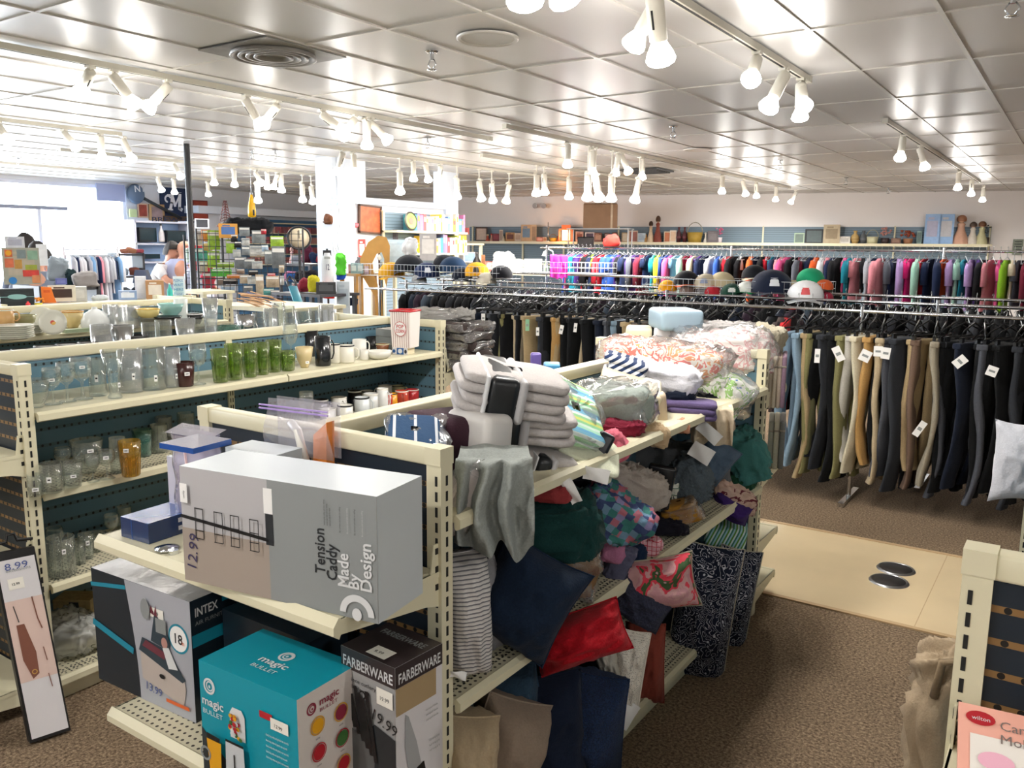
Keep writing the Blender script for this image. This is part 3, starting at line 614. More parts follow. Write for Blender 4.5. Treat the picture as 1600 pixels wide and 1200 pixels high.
# air bed carton
DKB = mat('black_teal_card', '#182530', .3); TEAL = mat('teal_print', '#1487a0', .4); SILV = mat('silver_photo_card', '#a9acb4', .35)
P = at(155, 1060, z=.531); Q = at(307, 1130, z=.531); U = Q-P; W_ = U.length; H = .345
t, fc = carton('air_bed_carton', 'black and silver air mattress carton with a couple pictured, left end of the lower shelf', P, U, W_, .25, H, (DKB, DKB, mat('wrinkled_silver_film', '#c3c5c9', .22, bump=.5, bscale=14)))
m_ = MB(); f = fc(m_, 'front')
edge = [(W_*(.36+.10*math.sin(i/10*1.6)), H*(1-i/10)) for i in range(11)]
f.poly(edge+[(W_, 0), (W_, H)], SILV); f.line([(0, H*.86), (W_*.36, H*.93)], .012, TEAL); f.line([(0, H*.52), (W_*.4, H*.40)], .02, TEAL)
f.ring(W_*.88, H*.66, .036, .042, TEAL); f.ell(W_*.88, H*.66, .036, .036, mat('white_paper')); f.text('18', W_*.83, H*.62, .04, INKD, 0, True); f.text('in', W_*.91, H*.62, .018, mat('orange_print', '#d8622a', .5))
f.rect(W_*.62, W_*.75, H*.77, H*.85, STK); f.text('9.99', W_*.64, H*.79, .016, BLACK)
m_.build('printed_front', t)
m_ = MB(); f = fc(m_, 'front'); f.k = 6; SKIN_ = mat('print_skin', '#b98a80', .5); MAR = mat('print_maroon', '#6c2f3c', .5); BEDC = mat('print_beige', '#b9aea6', .5); BEDN = mat('print_navy', '#2c3c47', .5)
f.poly([(W_*.50, H*.20), (W_*.9, H*.10), (W_*.93, H*.25), (W_*.91, H*.37), (W_*.49, H*.43)], BEDC); f.poly([(W_*.48, H*.44), (W_*.52, H*.56), (W_*.78, H*.53), (W_*.93, H*.33), (W_*.9, H*.30)], BEDN)
f.poly([(W_*.61, H*.56), (W_*.66, H*.80), (W_*.70, H*.78), (W_*.73, H*.54)], BEDN); f.poly([(W_*.62, H*.80), (W_*.63, H*.87), (W_*.66, H*.80), (W_*.68, H*.88), (W_*.69, H*.78)], MAR)
f.poly([(W_*.52, H*.49), (W_*.56, H*.55), (W_*.76, H*.50), (W_*.74, H*.44)], MAR); f.ell(W_*.755, H*.60, .020, .026, BEDN); f.ell(W_*.75, H*.585, .013, .016, SKIN_)
f.poly([(W_*.73, H*.54), (W_*.79, H*.56), (W_*.87, H*.40), (W_*.78, H*.38)], INKW); f.ell(W_*.71, H*.29, .012, .007, BLACK)
f.rect(W_*.74, W_*.96, H*.09, H*.12, mat('orange_print')); f.ell(W_*.58, H*.82, .02, .03, GREY2); f.rect(W_*.68, W_*.78, H*.66, H*.78, GREY2)
m_.build('bed_picture', t)
m_ = MB(); f = fc(m_, 'right'); f.text('INTEX', .012, H*.86, .034, INKW, 0, True, .075); f.text('AIR FURNITURE', .012, H*.79, .016, GREY2, 0, False, .12); f.rect(0, .25, H*.62, H*.72, TEAL); f.rect(.1, .25, H*.90, H*.96, TEAL); m_.build('side_lettering', t)
m_ = MB(); f = fc(m_, 'front'); f.k = 8; f.text('13.99', W_*.52, H*.12, .034, mat('blue_pen', '#4a5a94', .6), -.1); m_.build('handwritten_price', t)
# blender carton
TQ = mat('turquoise_card', '#0f93a6', .35); P = Vector((-1.605, 1.09, .531)); U = Vector((1, .03, 0)); W_, H = .32, .325
t, fc = carton('blender_carton', 'turquoise blender carton with juice pictured, centre of the lower end shelf', P, U, W_, .19, H, (TQ, mat('warm_white_card', '#d9d2cc', .45), TQ))
RED = mat('red_print', '#b3202c', .45); PINK = mat('berry_print', '#8c2b40', .45); YEL = mat('yellow_print', '#e0a21c', .45); GRN = mat('green_print', '#3d6b34', .45)
def swirl(f, u, v, r, m):
    f.ring(u, v, r*.72, r, m); f.ring(u+r*.12, v+r*.05, r*.45, r*.62, m); f.ell(u+r*.1, v, r*.16, r*.2, m)
m_ = MB(); f = fc(m_, 'front'); f.poly([(0, 0), (W_, 0), (W_, .1), (.1, .09), (.0, .16)], mat('dark_photo', '#2b3236', .5)); swirl(f, .035, .27, .02, INKW); f.text('magic', .008, .222, .03, INKW, 0, True, .075); f.text('BULLET', .01, .2, .017, INKW, 0, False, .07)
f.rect(.205, .245, .252, .268, RED); f.rect(.24, .295, .235, .262, STK); f.text('12.99', .25, .243, .012, BLACK, -.12)
for k in range(5): f.text('blend chop whip and grind in ten seconds', .225, .215-.013*k, .008, INKW, 0, False, .07-.004*(k % 2))
f.text('Your Personal Blender', .035, .012, .018, INKW, 0, True, .16)
m_.build('printed_front', t)
m_ = MB(); f = fc(m_, 'front'); f.k = 5; f.poly([(.115, .245), (.145, .245), (.155, .23), (.155, .17), (.105, .17), (.105, .23)], INKW)
for i in range(26): f.ell(.109+.042*R.random(), .175+.058*R.random(), .006, .005, R.choice((RED, GRN, YEL, INKW, GRN, RED)))
f.poly([(.1, .165), (.16, .165), (.163, .08), (.15, .045), (.11, .045), (.097, .08)], mat('silver_print', '#c9cdd0', .3)); f.rect(.1, .16, .163, .169, BLACK); f.rect(.105, .155, .03, .046, BLACK)
f.poly([(.035, .15), (.085, .15), (.08, .04), (.045, .04)], YEL); f.poly([(.038, .165), (.082, .162), (.08, .15), (.036, .15)], BLACK); f.ring(.03, .11, .012, .018, GREY2); f.rect(.128, .132, .1, .14, BLACK)
f.ell(.2, .07, .025, .018, YEL); f.ell(.25, .065, .022, .02, RED); f.rect(.19, .26, .03, .065, GREY2)
m_.build('blender_picture', t)
m_ = MB(); f = fc(m_, 'right'); swirl(f, .04, .285, .014, PINK); f.text('magic', .062, .283, .024, PINK, 0, True, .06); f.text('BULLET', .062, .268, .012, PINK, 0, False, .055)
for i in range(5):
    for j, u in enumerate((.055, .125)):
        v = .24-.062*i-.002*j; f.ring(u, v, .019, .0215, RED if i % 2 else YEL); f.ell(u, v, .0175, .0175, (YEL, PINK, RED, GRN, PINK, RED)[(2*i+j) % 6]); f.text('salsa', u-.008, v-.031, .007, INKD)
m_.build('recipe_pictures', t)
m_ = MB(); f = fc(m_, 'top'); swirl(f, .16, .12, .02, INKW); f.text('magic', .115, .072, .032, INKW, 0, True, .09); f.text('BULLET', .12, .045, .018, INKW, 0, False, .08); m_.build('lid_logo', t)
# knife set carton
DKR = mat('dark_brown_card', '#332a2c', .3); PH = mat('photo_grey_card', '#9a9a9a', .4); WC = mat('white_card', '#d9d7da', .4)
P = at(533, 1008, z=.9); P.z = .531; Q = at(617, 1045, z=.9); U = Vector((Q.x-P.x, Q.y-P.y, 0)); W_ = U.length; H = .37; D_ = .15
t, fc = carton('knife_set_carton', 'knife block carton, dark lid and white side, beside the turquoise carton', P, U, W_, D_, H, (PH, WC, DKR))
m_ = MB(); f = fc(m_, 'front'); f.rect(0, W_, H-.05, H, DKR); f.text('FARBERWARE', .006, H-.042, .034, INKW, 0, True, W_*.93); f.rect(.003, .022, H-.085, H-.062, INKD); f.text('15', .005, H-.081, .018, INKW, 0, True); f.text('piece cutlery', .026, H-.075, .014, INKD, 0, False, .09); f.text('block set', .026, H-.092, .014, INKD, 0, False, .07)
f.rect(W_*.68, W_*.97, H-.1, H-.06, STK); f.text('19.99', W_*.73, H-.088, .014, BLACK); m_.build('printed_front', t)
m_ = MB(); f = fc(m_, 'front'); f.k = 4; f.poly([(.05, 0), (W_, 0), (W_, .2), (.11, .215), (.06, .17)], INKD); f.poly([(.03, 0), (.10, 0), (.11, .16), (.03, .18)], mat('block_side_print', '#5a5c5c', .5))
for i in range(7): f.line([(.03+.014*i, .2-.012*i+.0), (.01+.013*i, .285-.012*(i % 3))], .011, BLACK)
f.ring(.075, .275, .007, .011, BLACK); m_.build('knife_block_picture', t)
m_ = MB(); f = fc(m_, 'front'); f.k = 7; f.text('19.99', W_*.55, H*.62, .04, BLACK, -.25, False, .085); m_.build('handwritten_price', t)
m_ = MB(); f = fc(m_, 'right'); f.rect(0, D_, H-.05, H, DKR); f.text('FARBERWARE', .008, H-.042, .034, INKW, 0, True, D_*.9); f.rect(0, D_*.85, H-.115, H-.05, mat('brown_parcel_tape', '#a58f6c', .35))
f.poly([(.028, H-.12), (.038, H-.13), (.062, H-.20), (.078, H-.27), (.04, H-.29), (.026, H-.2)], mat('blade_print', '#a3a6a8', .3)); f.poly([(.062, H-.265), (.085, H-.26), (.1, H-.33), (.098, 0.004), (.085, 0.004), (.066, H-.3)], BLACK)
for i in range(3): f.ell(.078+.005*i, H-.285-.02*i, .003, .003, INKW)
for k in range(3): f.text('stamped blade', .09, H-.14-.012*k, .007, GREY2, 0, False, .04); f.text('full tang grip', .1, H-.22-.012*k, .007, GREY2, 0, False, .035)
m_.build('knife_picture', t)
m_ = MB(); f = fc(m_, 'top'); f.text('FARBERWARE', .02, .1, .03, GREY2, 0, True, W_*.8); f.rect(.07, .13, .01, .05, STK); f.text('9.99', .082, .022, .016, BLACK); m_.build('lid_print', t)
# dark cartons further back on the lower shelf
carton('dark_carton', 'dark carton deep on the lower end shelf between the air bed and blender cartons', Vector((-1.84, 1.33, .531)), (1, 0, 0), .34, .13, .3, (DKB, DKB, DKB))
# tall slim carton leaning on the floor
P = Vector((-2.995, 1.33, .012)); U = Vector((.04, .15, 0)); V = Vector((-.16, .0, .70)); W_ = .135; H = .70
t, fc = carton('slim_hair_tool_carton', 'tall slim black and white carton leaning on the floor, price handwritten on it', P, U, W_, .05, H, (BLACK, BLACK, BLACK), V=V)
m_ = MB(); f = fc(m_, 'front'); f.rect(.008, W_-.006, .012, H-.03, mat('white_card')); f.rect(.008, W_-.006, .22, .52, mat('blush_print', '#d9c0b6', .5)); f.rect(.03, .08, .56, .6, STK); f.text('12.99', .04, .575, .012, BLACK, 0, True)
f.text('extensions', .03, .625, .018, GREY2, 0, False, .08); m_.build('printed_front', t)
m_ = MB(); f = fc(m_, 'front'); f.k = 4; HB = mat('print_brown_hair', '#7d4d3c', .6)
f.poly([(.03, .43), (.055, .43), (.075, .32), (.072, .24), (.05, .225), (.03, .3)], HB); f.line([(.032, .5), (.04, .44)], .003, INKD); f.line([(.095, .52), (.1, .44), (.108, .40)], .004, HB); f.line([(.1, .33), (.104, .28)], .003, HB); f.line([(.1, .23), (.104, .18)], .003, HB)
f.ring(.058, .25, .006, .009, mat('print_gold', '#c79a4a', .5)); m_.build('hair_picture', t)
m_ = MB(); f = fc(m_, 'front'); f.k = 5; f.text('8.99', .028, H-.068, .036, mat('blue_pen'), 0, False, .075); m_.build('handwritten_price', t)
m_ = MB(); u_ = U.normalized(); v_ = V.normalized(); p0 = v_*H; m_.tube([p0+u_*.0, p0+u_*.01+v_*.03, p0+u_*.05+v_*.035, p0+u_*.055+v_*.06, p0+u_*.08+v_*.06, p0+u_*.085+v_*.035, p0+u_*W_+v_*.03], .006, BLACK, 6); m_.build('hang_tab', t)
# cake decorating mould pack on the right hand fixture
P = at(1508, 1128, z=1.01); t = thing('mould_pack', 'pink and white chocolate mould pack standing on the right end shelf', 'pack', (.0, 1.33, 1.005), 0)
P = Vector((-.075, 1.235, 1.003)); U = Vector((1, .12, 0)); V = Vector((-.05, .35, .2))
t['label'] = 'pink and white candy mould pack propped on the right hand end shelf'; bpy.data.objects.remove(t)
t, fc = carton('candy_mould_pack', 'coral and white candy mould pack propped on the shelf under navy pegboard', P, U, .3, .012, .2, (mat('coral_card', '#f2b3a0', .4),)*3, V=V)
m_ = MB(); f = fc(m_, 'front'); f.rect(.016, .3, 0, .15, mat('cream_white_card', '#f2ece4', .4)); f.ell(.03, .178, .02, .012, RED); f.text('wilton', .018, .174, .01, INKW); f.text('Candy', .055, .165, .022, mat('grey_print_ink', '#7c6f6a', .5)); f.text('Molds', .055, .142, .022, mat('grey_print_ink'))
for (u, v, c) in ((.05, .11, 'f2b8cc'), (.12, .10, '6d4a34'), (.19, .11, 'f5e6b0'), (.06, .06, 'f5d8dc'), (.13, .05, 'f2b8cc'), (.2, .05, '6d4a34'), (.26, .09, 'b8d8c0')): f.ell(u, v, .024, .015, mat('mould_'+c, '#'+c, .4))
m_.build('printed_front', t)
# ------------------------------------------------------------ soft goods
def fbm(p, o=4):
    s = 0; a = 1
    for i in range(o): s += a*(1-2*abs(noise.noise(p))); a *= .5; p = p*2.03+Vector((3.1, 1.7, 9.2))
    return s
def sgnp(a, e): return math.copysign(abs(a)**e, a)
def facing(p): return math.atan2(EYE.x-p.x, -(EYE.y-p.y))
def lump(mb, w, d, h, m, seed=0, amp=.16, e=.55, n=44, fr=3.0, aniso=(1, 1, 1)):
    """a crumpled heap of cloth: soft body with creased folds"""
    o = Vector((seed*7.3, seed*3.1, seed*1.7)); s0 = min(w, d, h)
    n = int(n*1.35)
    def ridge(q): return (1-abs(noise.noise(q)))**3
    def fn(u, v):
        a = u*2*PI; b = (v-.5)*PI*.999; cb = sgnp(math.cos(b), e)
        p = Vector((w/2*cb*sgnp(math.cos(a), e), d/2*cb*sgnp(math.sin(a), e), h/2*sgnp(math.sin(b), e)))
        q = Vector((p.x*aniso[0], p.y*aniso[1], p.z*aniso[2]))*(fr*1.5/max(w, h)) + o
        wv = Vector((noise.noise(q*.7), noise.noise(q*.7+Vector((4, 0, 9))), noise.noise(q*.7+Vector((8, 3, 1)))))
        qq = q+wv*1.5; qs = Vector((qq.x*.55, qq.y, qq.z*1.25))
        f = .55*ridge(qs)+.42*ridge(qs*2.1+Vector((3, 1, 2)))+.12*ridge(qs*4.3)-.5
        dirn = Vector((math.cos(b)*math.cos(a)/w, math.cos(b)*math.sin(a)/d, math.sin(b)/h)).normalized()
        p = p*(1+.42*noise.noise(q*.38+Vector((5, 5, 5)))) + dirn*(f*amp*max(w, h)*.72)
        if p.z < -h*.42: p.z = -h*.42+(p.z+h*.42)*.2
        return p
    return mb.grid(fn, n, n//2+6, m, cu=True)
def pillow(mb, w, h, t, m, seed=0, pinch=.06, wr=.012, n=26, back=None):
    o = Vector((seed*5.1, seed, 2))
    for s in (-1, 1):
        def fn(u, v):
            x = u*2-1; z = v*2-1; k = 1-pinch*(1-z*z)*abs(x)**2; l = 1-pinch*(1-x*x)*abs(z)**2
            th = t*.62*((1-abs(x)**2.6)*(1-abs(z)**2.6))**.6; wr2 = .010*noise.noise(Vector((x*5, z*5, seed)))*(abs(x)**4+abs(z)**4); th = max(0, th+wr2*min(1, th*30))
            q = Vector((x*2.2, s*1.5, z*2.2))+o
            return Vector((x*w/2*k, s*(th+(wr*fbm(q, 3)+wr*1.4*noise.noise(q*.7))*min(1, th*20)), z*h/2*l))
        mb.grid(fn, n, n, m if (s < 0 or not back) else back)
    return mb
def pack(mb, w, d, h, m, seed=0, layers=5, wr=.006):
    """neatly folded textiles: soft layers with a rounded fold towards the front"""
    o = Vector((seed*3.3, seed*2.1, 0)); lh = h/layers
    for i in range(layers):
        dx, dy = (noise.noise(Vector((i*1.7, seed, 0)))*.02, noise.noise(Vector((i*1.7, seed, 5)))*.02)
        def fn(u, v):
            a = u*2*PI; b = (v-.5)*PI*.999; e = .28
            cb = sgnp(math.cos(b), .3); p = Vector(((w/2-.012*(i%2))*cb*sgnp(math.cos(a), e)+dx, d/2*cb*sgnp(math.sin(a), e)+dy, lh*.60*sgnp(math.sin(b), .55)))
            q = Vector((p.x*9, p.y*9, i*3.1))+o
            return p+Vector((0, 0, -h/2+lh*(i+.5)+wr*fbm(q, 3)*.7))
        mb.grid(fn, 36, 8, m, cu=True)
    return mb
def drape(mb, w, top, drop, m, seed=0, folds=5, amp=.02, flare=.1, n=48):
    """cloth lying back over the shelf and hanging over its edge; local -Y is the front"""
    o = Vector((seed*4.4, 1, seed)); L = top+drop
    def fn(u, v):
        s = v*L; x = (u-.5)*w
        if s < top: y = (top-s); z = .012*noise.noise(Vector((x*20, s*20, seed)))+.02
        else: y = -.015-.01*math.sin((s-top)*9); z = -(s-top)+.02
        k = min(1, max(0, (s-top*.6)/max(.01, drop*.6)))
        f = math.sin(u*folds*2*PI+1.3*noise.noise(o+Vector((u*3, v*2, 0)))*3)
        y -= k*amp*(f+.6*fbm(o+Vector((x*14, 0, z*8)), 3)); z += -(drop*.14)*k*noise.noise(o+Vector((u*4, 0, 7)))*2*v
        return Vector((x*(1+flare*k*(.6+f*.2)), y, z))
    return mb.grid(fn, n, n, m)
def wrap(t, w, d, h, seed=0, m=None, k=1.05):
    b = MB(); lump(b, w*k, d*k, h*k, m or PLASTIC, seed+40, .12, .45, 34, 5); return b.build('plastic_wrap', t)
def tagcard(t, p, w=.03, h=.05, rz=0.0, m=None, name='paper_tag'):
    b = MB(Matrix.Translation(p) @ Matrix.Rotation(rz, 4, 'Y')); b.box(-w/2, w/2, -.0015, .0, -h/2, h/2, m or WHITE); b.box(-w*.35, w*.35, -.0019, -.0014, -h*.1, h*.06, INKD); return b.build(name, t)
NS = [0]
def soft(kind, name, label, cat, px, py, x, wp, hp, d, m, roll=0, tilt=0, yaw=0, wrapm=False, tagp=None, pos=None, **kw):
    """put a soft thing where it lies; wp and hp are its seen width and height at its distance"""
    p = pos or at(px, py, x=x); k = (p-EYE).dot(CF)/F; w, h = wp*k, hp*k; NS[0] += 1; seed = NS[0]
    t = thing(name, label, cat, p, 0); t.rotation_mode = 'ZYX' if False else 'XYZ'
    Rm = Matrix.Rotation(facing(p)+yaw, 4, 'Z') @ Matrix.Rotation(tilt, 4, 'X') @ Matrix.Rotation(roll, 4, 'Y'); t.rotation_euler = Rm.to_euler()
    b = MB(); bn = {'pillow': 'cushion_body', 'lump': 'cloth_body', 'pack': 'folded_cloth', 'drape': 'hanging_cloth', 'block': 'soft_box'}[kind]
    if kind == 'pillow': d *= 1.35; pillow(b, w, h, d, m, seed, **kw)
    elif kind == 'lump': lump(b, w, d, h, m, seed, **kw)
    elif kind == 'pack': pack(b, w, d, h, m, seed, **kw)
    elif kind == 'block': b.rbox((0, 0, 0), (w, d, h), m, min(w, d, h)*.22, 4)
    elif kind == 'drape': b.M = Matrix.Translation((0, 0, h/2)); drape(b, w, d, h, m, seed, **kw)
    b.build(bn, t)
    if kind == 'pillow':
        e = MB(); N = 40; pts = []
        for i in range(N):
            a = i/N*4; s_, f_ = int(a), a-int(a); q = [(2*f_-1, -1), (1, 2*f_-1), (1-2*f_, 1), (-1, 1-2*f_)][s_]; pn = kw.get('pinch', .06)
            pts.append((q[0]*w/2*(1-pn*(1-q[1]**2)*q[0]**2), 0, q[1]*h/2*(1-pn*(1-q[0]**2)*q[1]**2)))
        e.tube(pts, .0035, cloth('#b9b3a0') if m in (FLOR, DAM) else m, 5, closed=True); e.build('piping', t)
    if wrapm: wrap(t, w, d, h, seed)
    if tagp: tagcard(t, Vector((tagp[0]*w/2, -d/2-.008, tagp[1]*h/2)), rz=.3)
    return t
c_ = cloth
GREYC = c_('#bfbab8'); GRN_ = c_('#9aa09c', var=.2); NAVY = c_('#16263c', var=.25); DGREEN = c_('#143a38'); RIB = pattern('ribbed_grey_knit', 'stripe', ['#d0cdca', '#c8c5c2', '#6f6f74'], 62, rot=(.25, 0, 0))
PATCH = pattern('patchwork_quilt', 'patch', ['#4b6686', '#6f90a8', '#3f7d78', '#b06a78', '#3c4a72', '#8d86b0'], 8)
FLOR = pattern('pink_floral', 'floral', ['#cf9aa0', '#d8a8a8', '#e0485a', '#45603c', '#d8b0b4'], 4.5); DAM = pattern('navy_white_flowers', 'lines', ['#10182c', '#c3c6cf'], 4.2)
DOTS = pattern('cream_black_dots', 'dots', ['#ded8cc', '#141414'], 42); PLAID = pattern('navy_white_grid', 'check', ['#2f4f74', '#dfe4ea'], 18)
STRB = pattern('aqua_stripe', 'stripe', ['#a9dcc4', '#d3eadc', '#8fcf9a', '#d6dc7a', '#9ed49c', '#e2efe9', '#86c2dc', '#6fb0d4'], 7, rot=(PI/2, 0, 0), bump=0); GCHK = pattern('green_white_check', 'check', ['#dfe2d6', '#5c7d6a'], 34); GING = pattern('pink_gingham', 'check', ['#e8b8c0', '#c33a4c'], 60)
WFL = pattern('white_green_blue_print', 'floral', ['#eef0ea', '#f2f2ee', '#9cc47c', '#eef0ea', '#3f78c0'], 7); RFL = pattern('red_orange_white_print', 'floral', ['#f2d8c8', '#e8766a', '#f6efe4', '#e89a60', '#f7f2e8'], 6)
STRW = pattern('navy_white_stripe', 'stripe', ['#e6e8ee', '#24365a'], 26, rot=(0, .8, 0)); LACE = pattern('cream_crochet', 'dots', ['#c9c0bc', '#7d6f6e'], 70); GSTR = pattern('green_blue_stripe', 'stripe', ['#5d8f3c', '#a6cfd6', '#3f7d6c', '#d6e6e2'], 22, rot=(0, 1.3, 0))
RFLD = pattern('tan_maroon_floral', 'floral', ['#c9a896', '#d2b3a2', '#6e2f3a'], 8)
S = soft
# top shelf, from the near post to the far end
S('block', 'bedding_bag', 'burgundy and black zipped bedding bag on the top shelf behind the plaid pack', 'bag', 714, 684, -1.47, 146, 84, .22, c_('#3d2430'), yaw=.75, roll=.06)
S('block', 'bedding_insert', 'white comforter end with grey band showing beside the burgundy bag', 'bedding', 748, 678, -1.38, 62, 72, .18, mat('pale_grey_vinyl', '#d6d3d0', .35), yaw=.75, roll=.1)
S('pack', 'wrapped_plaid_sheets', 'plastic wrapped navy and white plaid sheets nearest the end rail', 'bedding', 648, 680, -1.62, 96, 26, .16, PLAID, roll=.10, tilt=.35, wrapm=True, layers=2, pos=at(650, 681, y=1.66))
def sheetset(px, py, x, wp, hp, roll, label, bandm, n=5, yaw=.15):
    t = S('pack', 'folded_sheet_set', label, 'bedding', px, py, x, wp, hp, .26, GREYC, roll=roll, tilt=.12, yaw=yaw, layers=n); p = Vector(t.location); k = (p-EYE).dot(CF)/F; w, h = wp*k, hp*k
    b = MB(); b.rbox((-w*.12, -.0, 0), (w*.27, .29, h*1.13), bandm, .02, 3); b.build('paper_band', t)
    b = MB(); b.rbox((-w*.27, -.0, 0), (w*.035, .294, h*1.14), INKW, .02, 3); b.rbox((w*.04, -.0, 0), (w*.08, .294, h*1.14), mat('pale_grey_band', '#b9b8ba', .4), .02, 3); b.build('band_edge', t)
BK = mat('black_paper_band', '#15191d', .35)
sheetset(835, 722, -1.36, 100, 55, .28, 'lowest pale grey folded sheet set in the stack beside the burgundy bag', BK, 3, .3)
sheetset(800, 655, -1.40, 190, 42, .10, 'middle pale grey sheet set of the tall stack, black paper band', BK, 3)
sheetset(796, 608, -1.38, 176, 60, .17, 'topmost pale grey sheet set with black and white paper band', BK, 4)
S('block', 'wrapped_crochet_spread', 'wrapped cream crochet spread lying against the near post', 'bedding', 722, 778, -1.27, 58, 110, .10, LACE, roll=.5, wrapm=True)
S('drape', 'grey_valance', 'grey green fringed valance hanging over the top shelf edge by the near post', 'curtain', 772, 798, -1.19, 112, 140, .16, GRN_, folds=3, amp=.035, flare=.25)
S('lump', 'red_patterned_cloth', 'red patterned cloth peeping out under the stacked sheet sets', 'cloth', 848, 765, -1.26, 76, 26, .12, c_('#8c3436'))
S('pack', 'wrapped_striped_towel', 'wrapped aqua, green and yellow striped towel tipped over the shelf edge', 'towel', 890, 648, -1.33, 118, 30, .26, STRB, roll=.5, tilt=.62, yaw=.25, wrapm=True, layers=2)
S('pack', 'cream_folded_linen', 'pale cream folded linen under the aqua striped towel', 'bedding', 910, 705, -1.27, 112, 24, .18, c_('#d8dcc4'), roll=.5, tilt=.4, layers=3)
S('lump', 'bagged_blanket', 'grey green blanket in a shiny clear bag behind the striped towel', 'blanket', 958, 628, -1.38, 112, 62, .22, c_('#9eaaa2'), wrapm=True, amp=.1)
S('block', 'curtain_pack', 'cream curtain pack with a round grommet window', 'curtain pack', 985, 606, -1.42, 96, 22, .16, mat('cream_pack_card', '#ded2b4', .4), roll=.25, tilt=.3)
S('block', 'beige_linen_box', 'small beige linen box standing at the shelf edge below the curtain pack', 'box', 1022, 640, -1.33, 40, 54, .1, mat('beige_card', '#cdb89c', .5), roll=-.12)
S('pack', 'striped_beach_towel', 'navy and white striped towel folded on the spine rail', 'towel', 978, 578, -1.5, 70, 34, .18, STRW, roll=.3, layers=3)
S('lump', 'white_bed_sheet', 'rumpled plain white sheet on top of the heap', 'bedding', 1035, 592, -1.42, 110, 52, .24, c_('#e2e2ea'), roll=.2)
S('lump', 'bagged_floral_comforter', 'clear bag of red, orange and white floral bedding high on the heap', 'bedding', 1040, 562, -1.55, 160, 52, .3, RFL, wrapm=True, amp=.1, roll=.1)
S('pillow', 'white_floral_pillow', 'white pillow with green and blue flowers drooping at the far end', 'pillow', 1128, 612, -1.30, 88, 70, .10, WFL, roll=.6, tilt=-.6, wrapm=True)
S('lump', 'striped_grey_throw', 'grey throw bunched behind the drooping white floral pillow', 'throw', 1120, 588, -1.48, 110, 40, .2, c_('#9c9aa4'))
S('lump', 'beige_knit', 'beige knitted cloth bunched at the far end of the top shelf', 'cloth', 1112, 655, -1.27, 60, 30, .14, c_('#b5a48e'))
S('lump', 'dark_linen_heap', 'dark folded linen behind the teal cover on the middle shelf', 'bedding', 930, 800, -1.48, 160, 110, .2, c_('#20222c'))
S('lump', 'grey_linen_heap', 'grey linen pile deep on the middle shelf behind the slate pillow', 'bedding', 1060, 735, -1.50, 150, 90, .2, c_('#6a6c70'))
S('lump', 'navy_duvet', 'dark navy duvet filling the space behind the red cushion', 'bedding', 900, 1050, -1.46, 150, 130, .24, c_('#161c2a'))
S('block', 'purple_hair_clamp_box', 'small purple box on the hidden side beyond the spine rail', 'box', 837, 572, -1.88, 17, 42, .05, mat('purple_plastic', '#5a4a90', .35))
S('block', 'blue_tray_stack', 'light blue tray edge beyond the spine rail beside the purple box', 'tray', 862, 574, -1.86, 26, 14, .1, mat('light_blue_plastic', '#3f8ab8', .35))
S('lump', 'maroon_cloth', 'dark maroon cloth tucked under the bagged grey green blanket', 'cloth', 972, 668, -1.30, 70, 24, .14, c_('#7c1f34'))
S('lump', 'tan_cloth', 'rumpled tan curtain bunched at the top shelf edge', 'cloth', 1005, 676, -1.28, 74, 34, .14, c_('#c8ae8a'), roll=.2)
S('lump', 'pink_cloth', 'bright pink cloth bunched at the top shelf edge', 'cloth', 955, 700, -1.26, 56, 52, .12, c_('#cf6a7c'), roll=-.5)
S('block', 'black_sleeve_pack', 'black and white pack sleeve sticking out beside the pink cloth', 'pack', 938, 702, -1.23, 26, 56, .05, mat('black_sleeve', '#121722', .35), roll=.45, tilt=-.2)
S('lump', 'navy_knit', 'navy knit throw under the white sheet', 'throw', 1058, 630, -1.34, 62, 44, .16, c_('#141c2e'))
S('pack', 'purple_pillowcase', 'dusty purple pillowcase hanging open at the shelf edge', 'bedding', 1078, 640, -1.27, 84, 26, .14, c_('#61547c'), roll=.05, layers=3)
S('lump', 'black_cloth', 'black cloth below the white floral pillowcase', 'cloth', 1112, 632, -1.33, 50, 48, .16, c_('#10131c'), roll=.5)
S('lump', 'peach_cloth', 'peach cloth tail lying on the top shelf edge', 'cloth', 1050, 665, -1.26, 60, 18, .1, c_('#c98f70'))
S('drape', 'beige_curtain_tail', 'beige curtain corner hanging off the far end of the top shelf', 'curtain', 1112, 672, -1.22, 60, 56, .1, c_('#d0c0a6'), folds=2)
# middle shelf
S('pillow', 'ribbed_pillow', 'pale grey ribbed knit pillow standing against the near post', 'pillow', 722, 955, -1.27, 84, 205, .15, RIB, roll=-.04, yaw=.25)
S('pillow', 'grey_flap_cushion', 'grey cushion cover with an open flap leaning on the ribbed pillow', 'pillow', 762, 948, -1.30, 70, 150, .06, c_('#8f8f93'), roll=-.32, yaw=.5)
S('pillow', 'navy_square_cushion', 'large navy square cushion leaning over the middle shelf edge', 'pillow', 822, 935, -1.22, 150, 165, .15, NAVY, roll=.50, tilt=-.15, pinch=.1)
S('lump', 'dark_teal_cover', 'dark teal cover drooping from the middle shelf under the valance', 'cover', 868, 818, -1.28, 150, 92, .26, DGREEN, amp=.2)
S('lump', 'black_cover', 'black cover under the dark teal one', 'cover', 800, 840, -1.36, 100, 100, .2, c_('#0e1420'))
S('lump', 'patchwork_quilt', 'blue, green and rose patchwork quilt bunched on the middle shelf', 'quilt', 958, 802, -1.24, 118, 76, .22, PATCH, roll=.55, amp=.16)
S('lump', 'grey_beige_throw', 'grey beige throw spilling down beside the patchwork quilt', 'throw', 990, 765, -1.28, 96, 70, .16, c_('#b3a99f'), roll=.45, amp=.24)
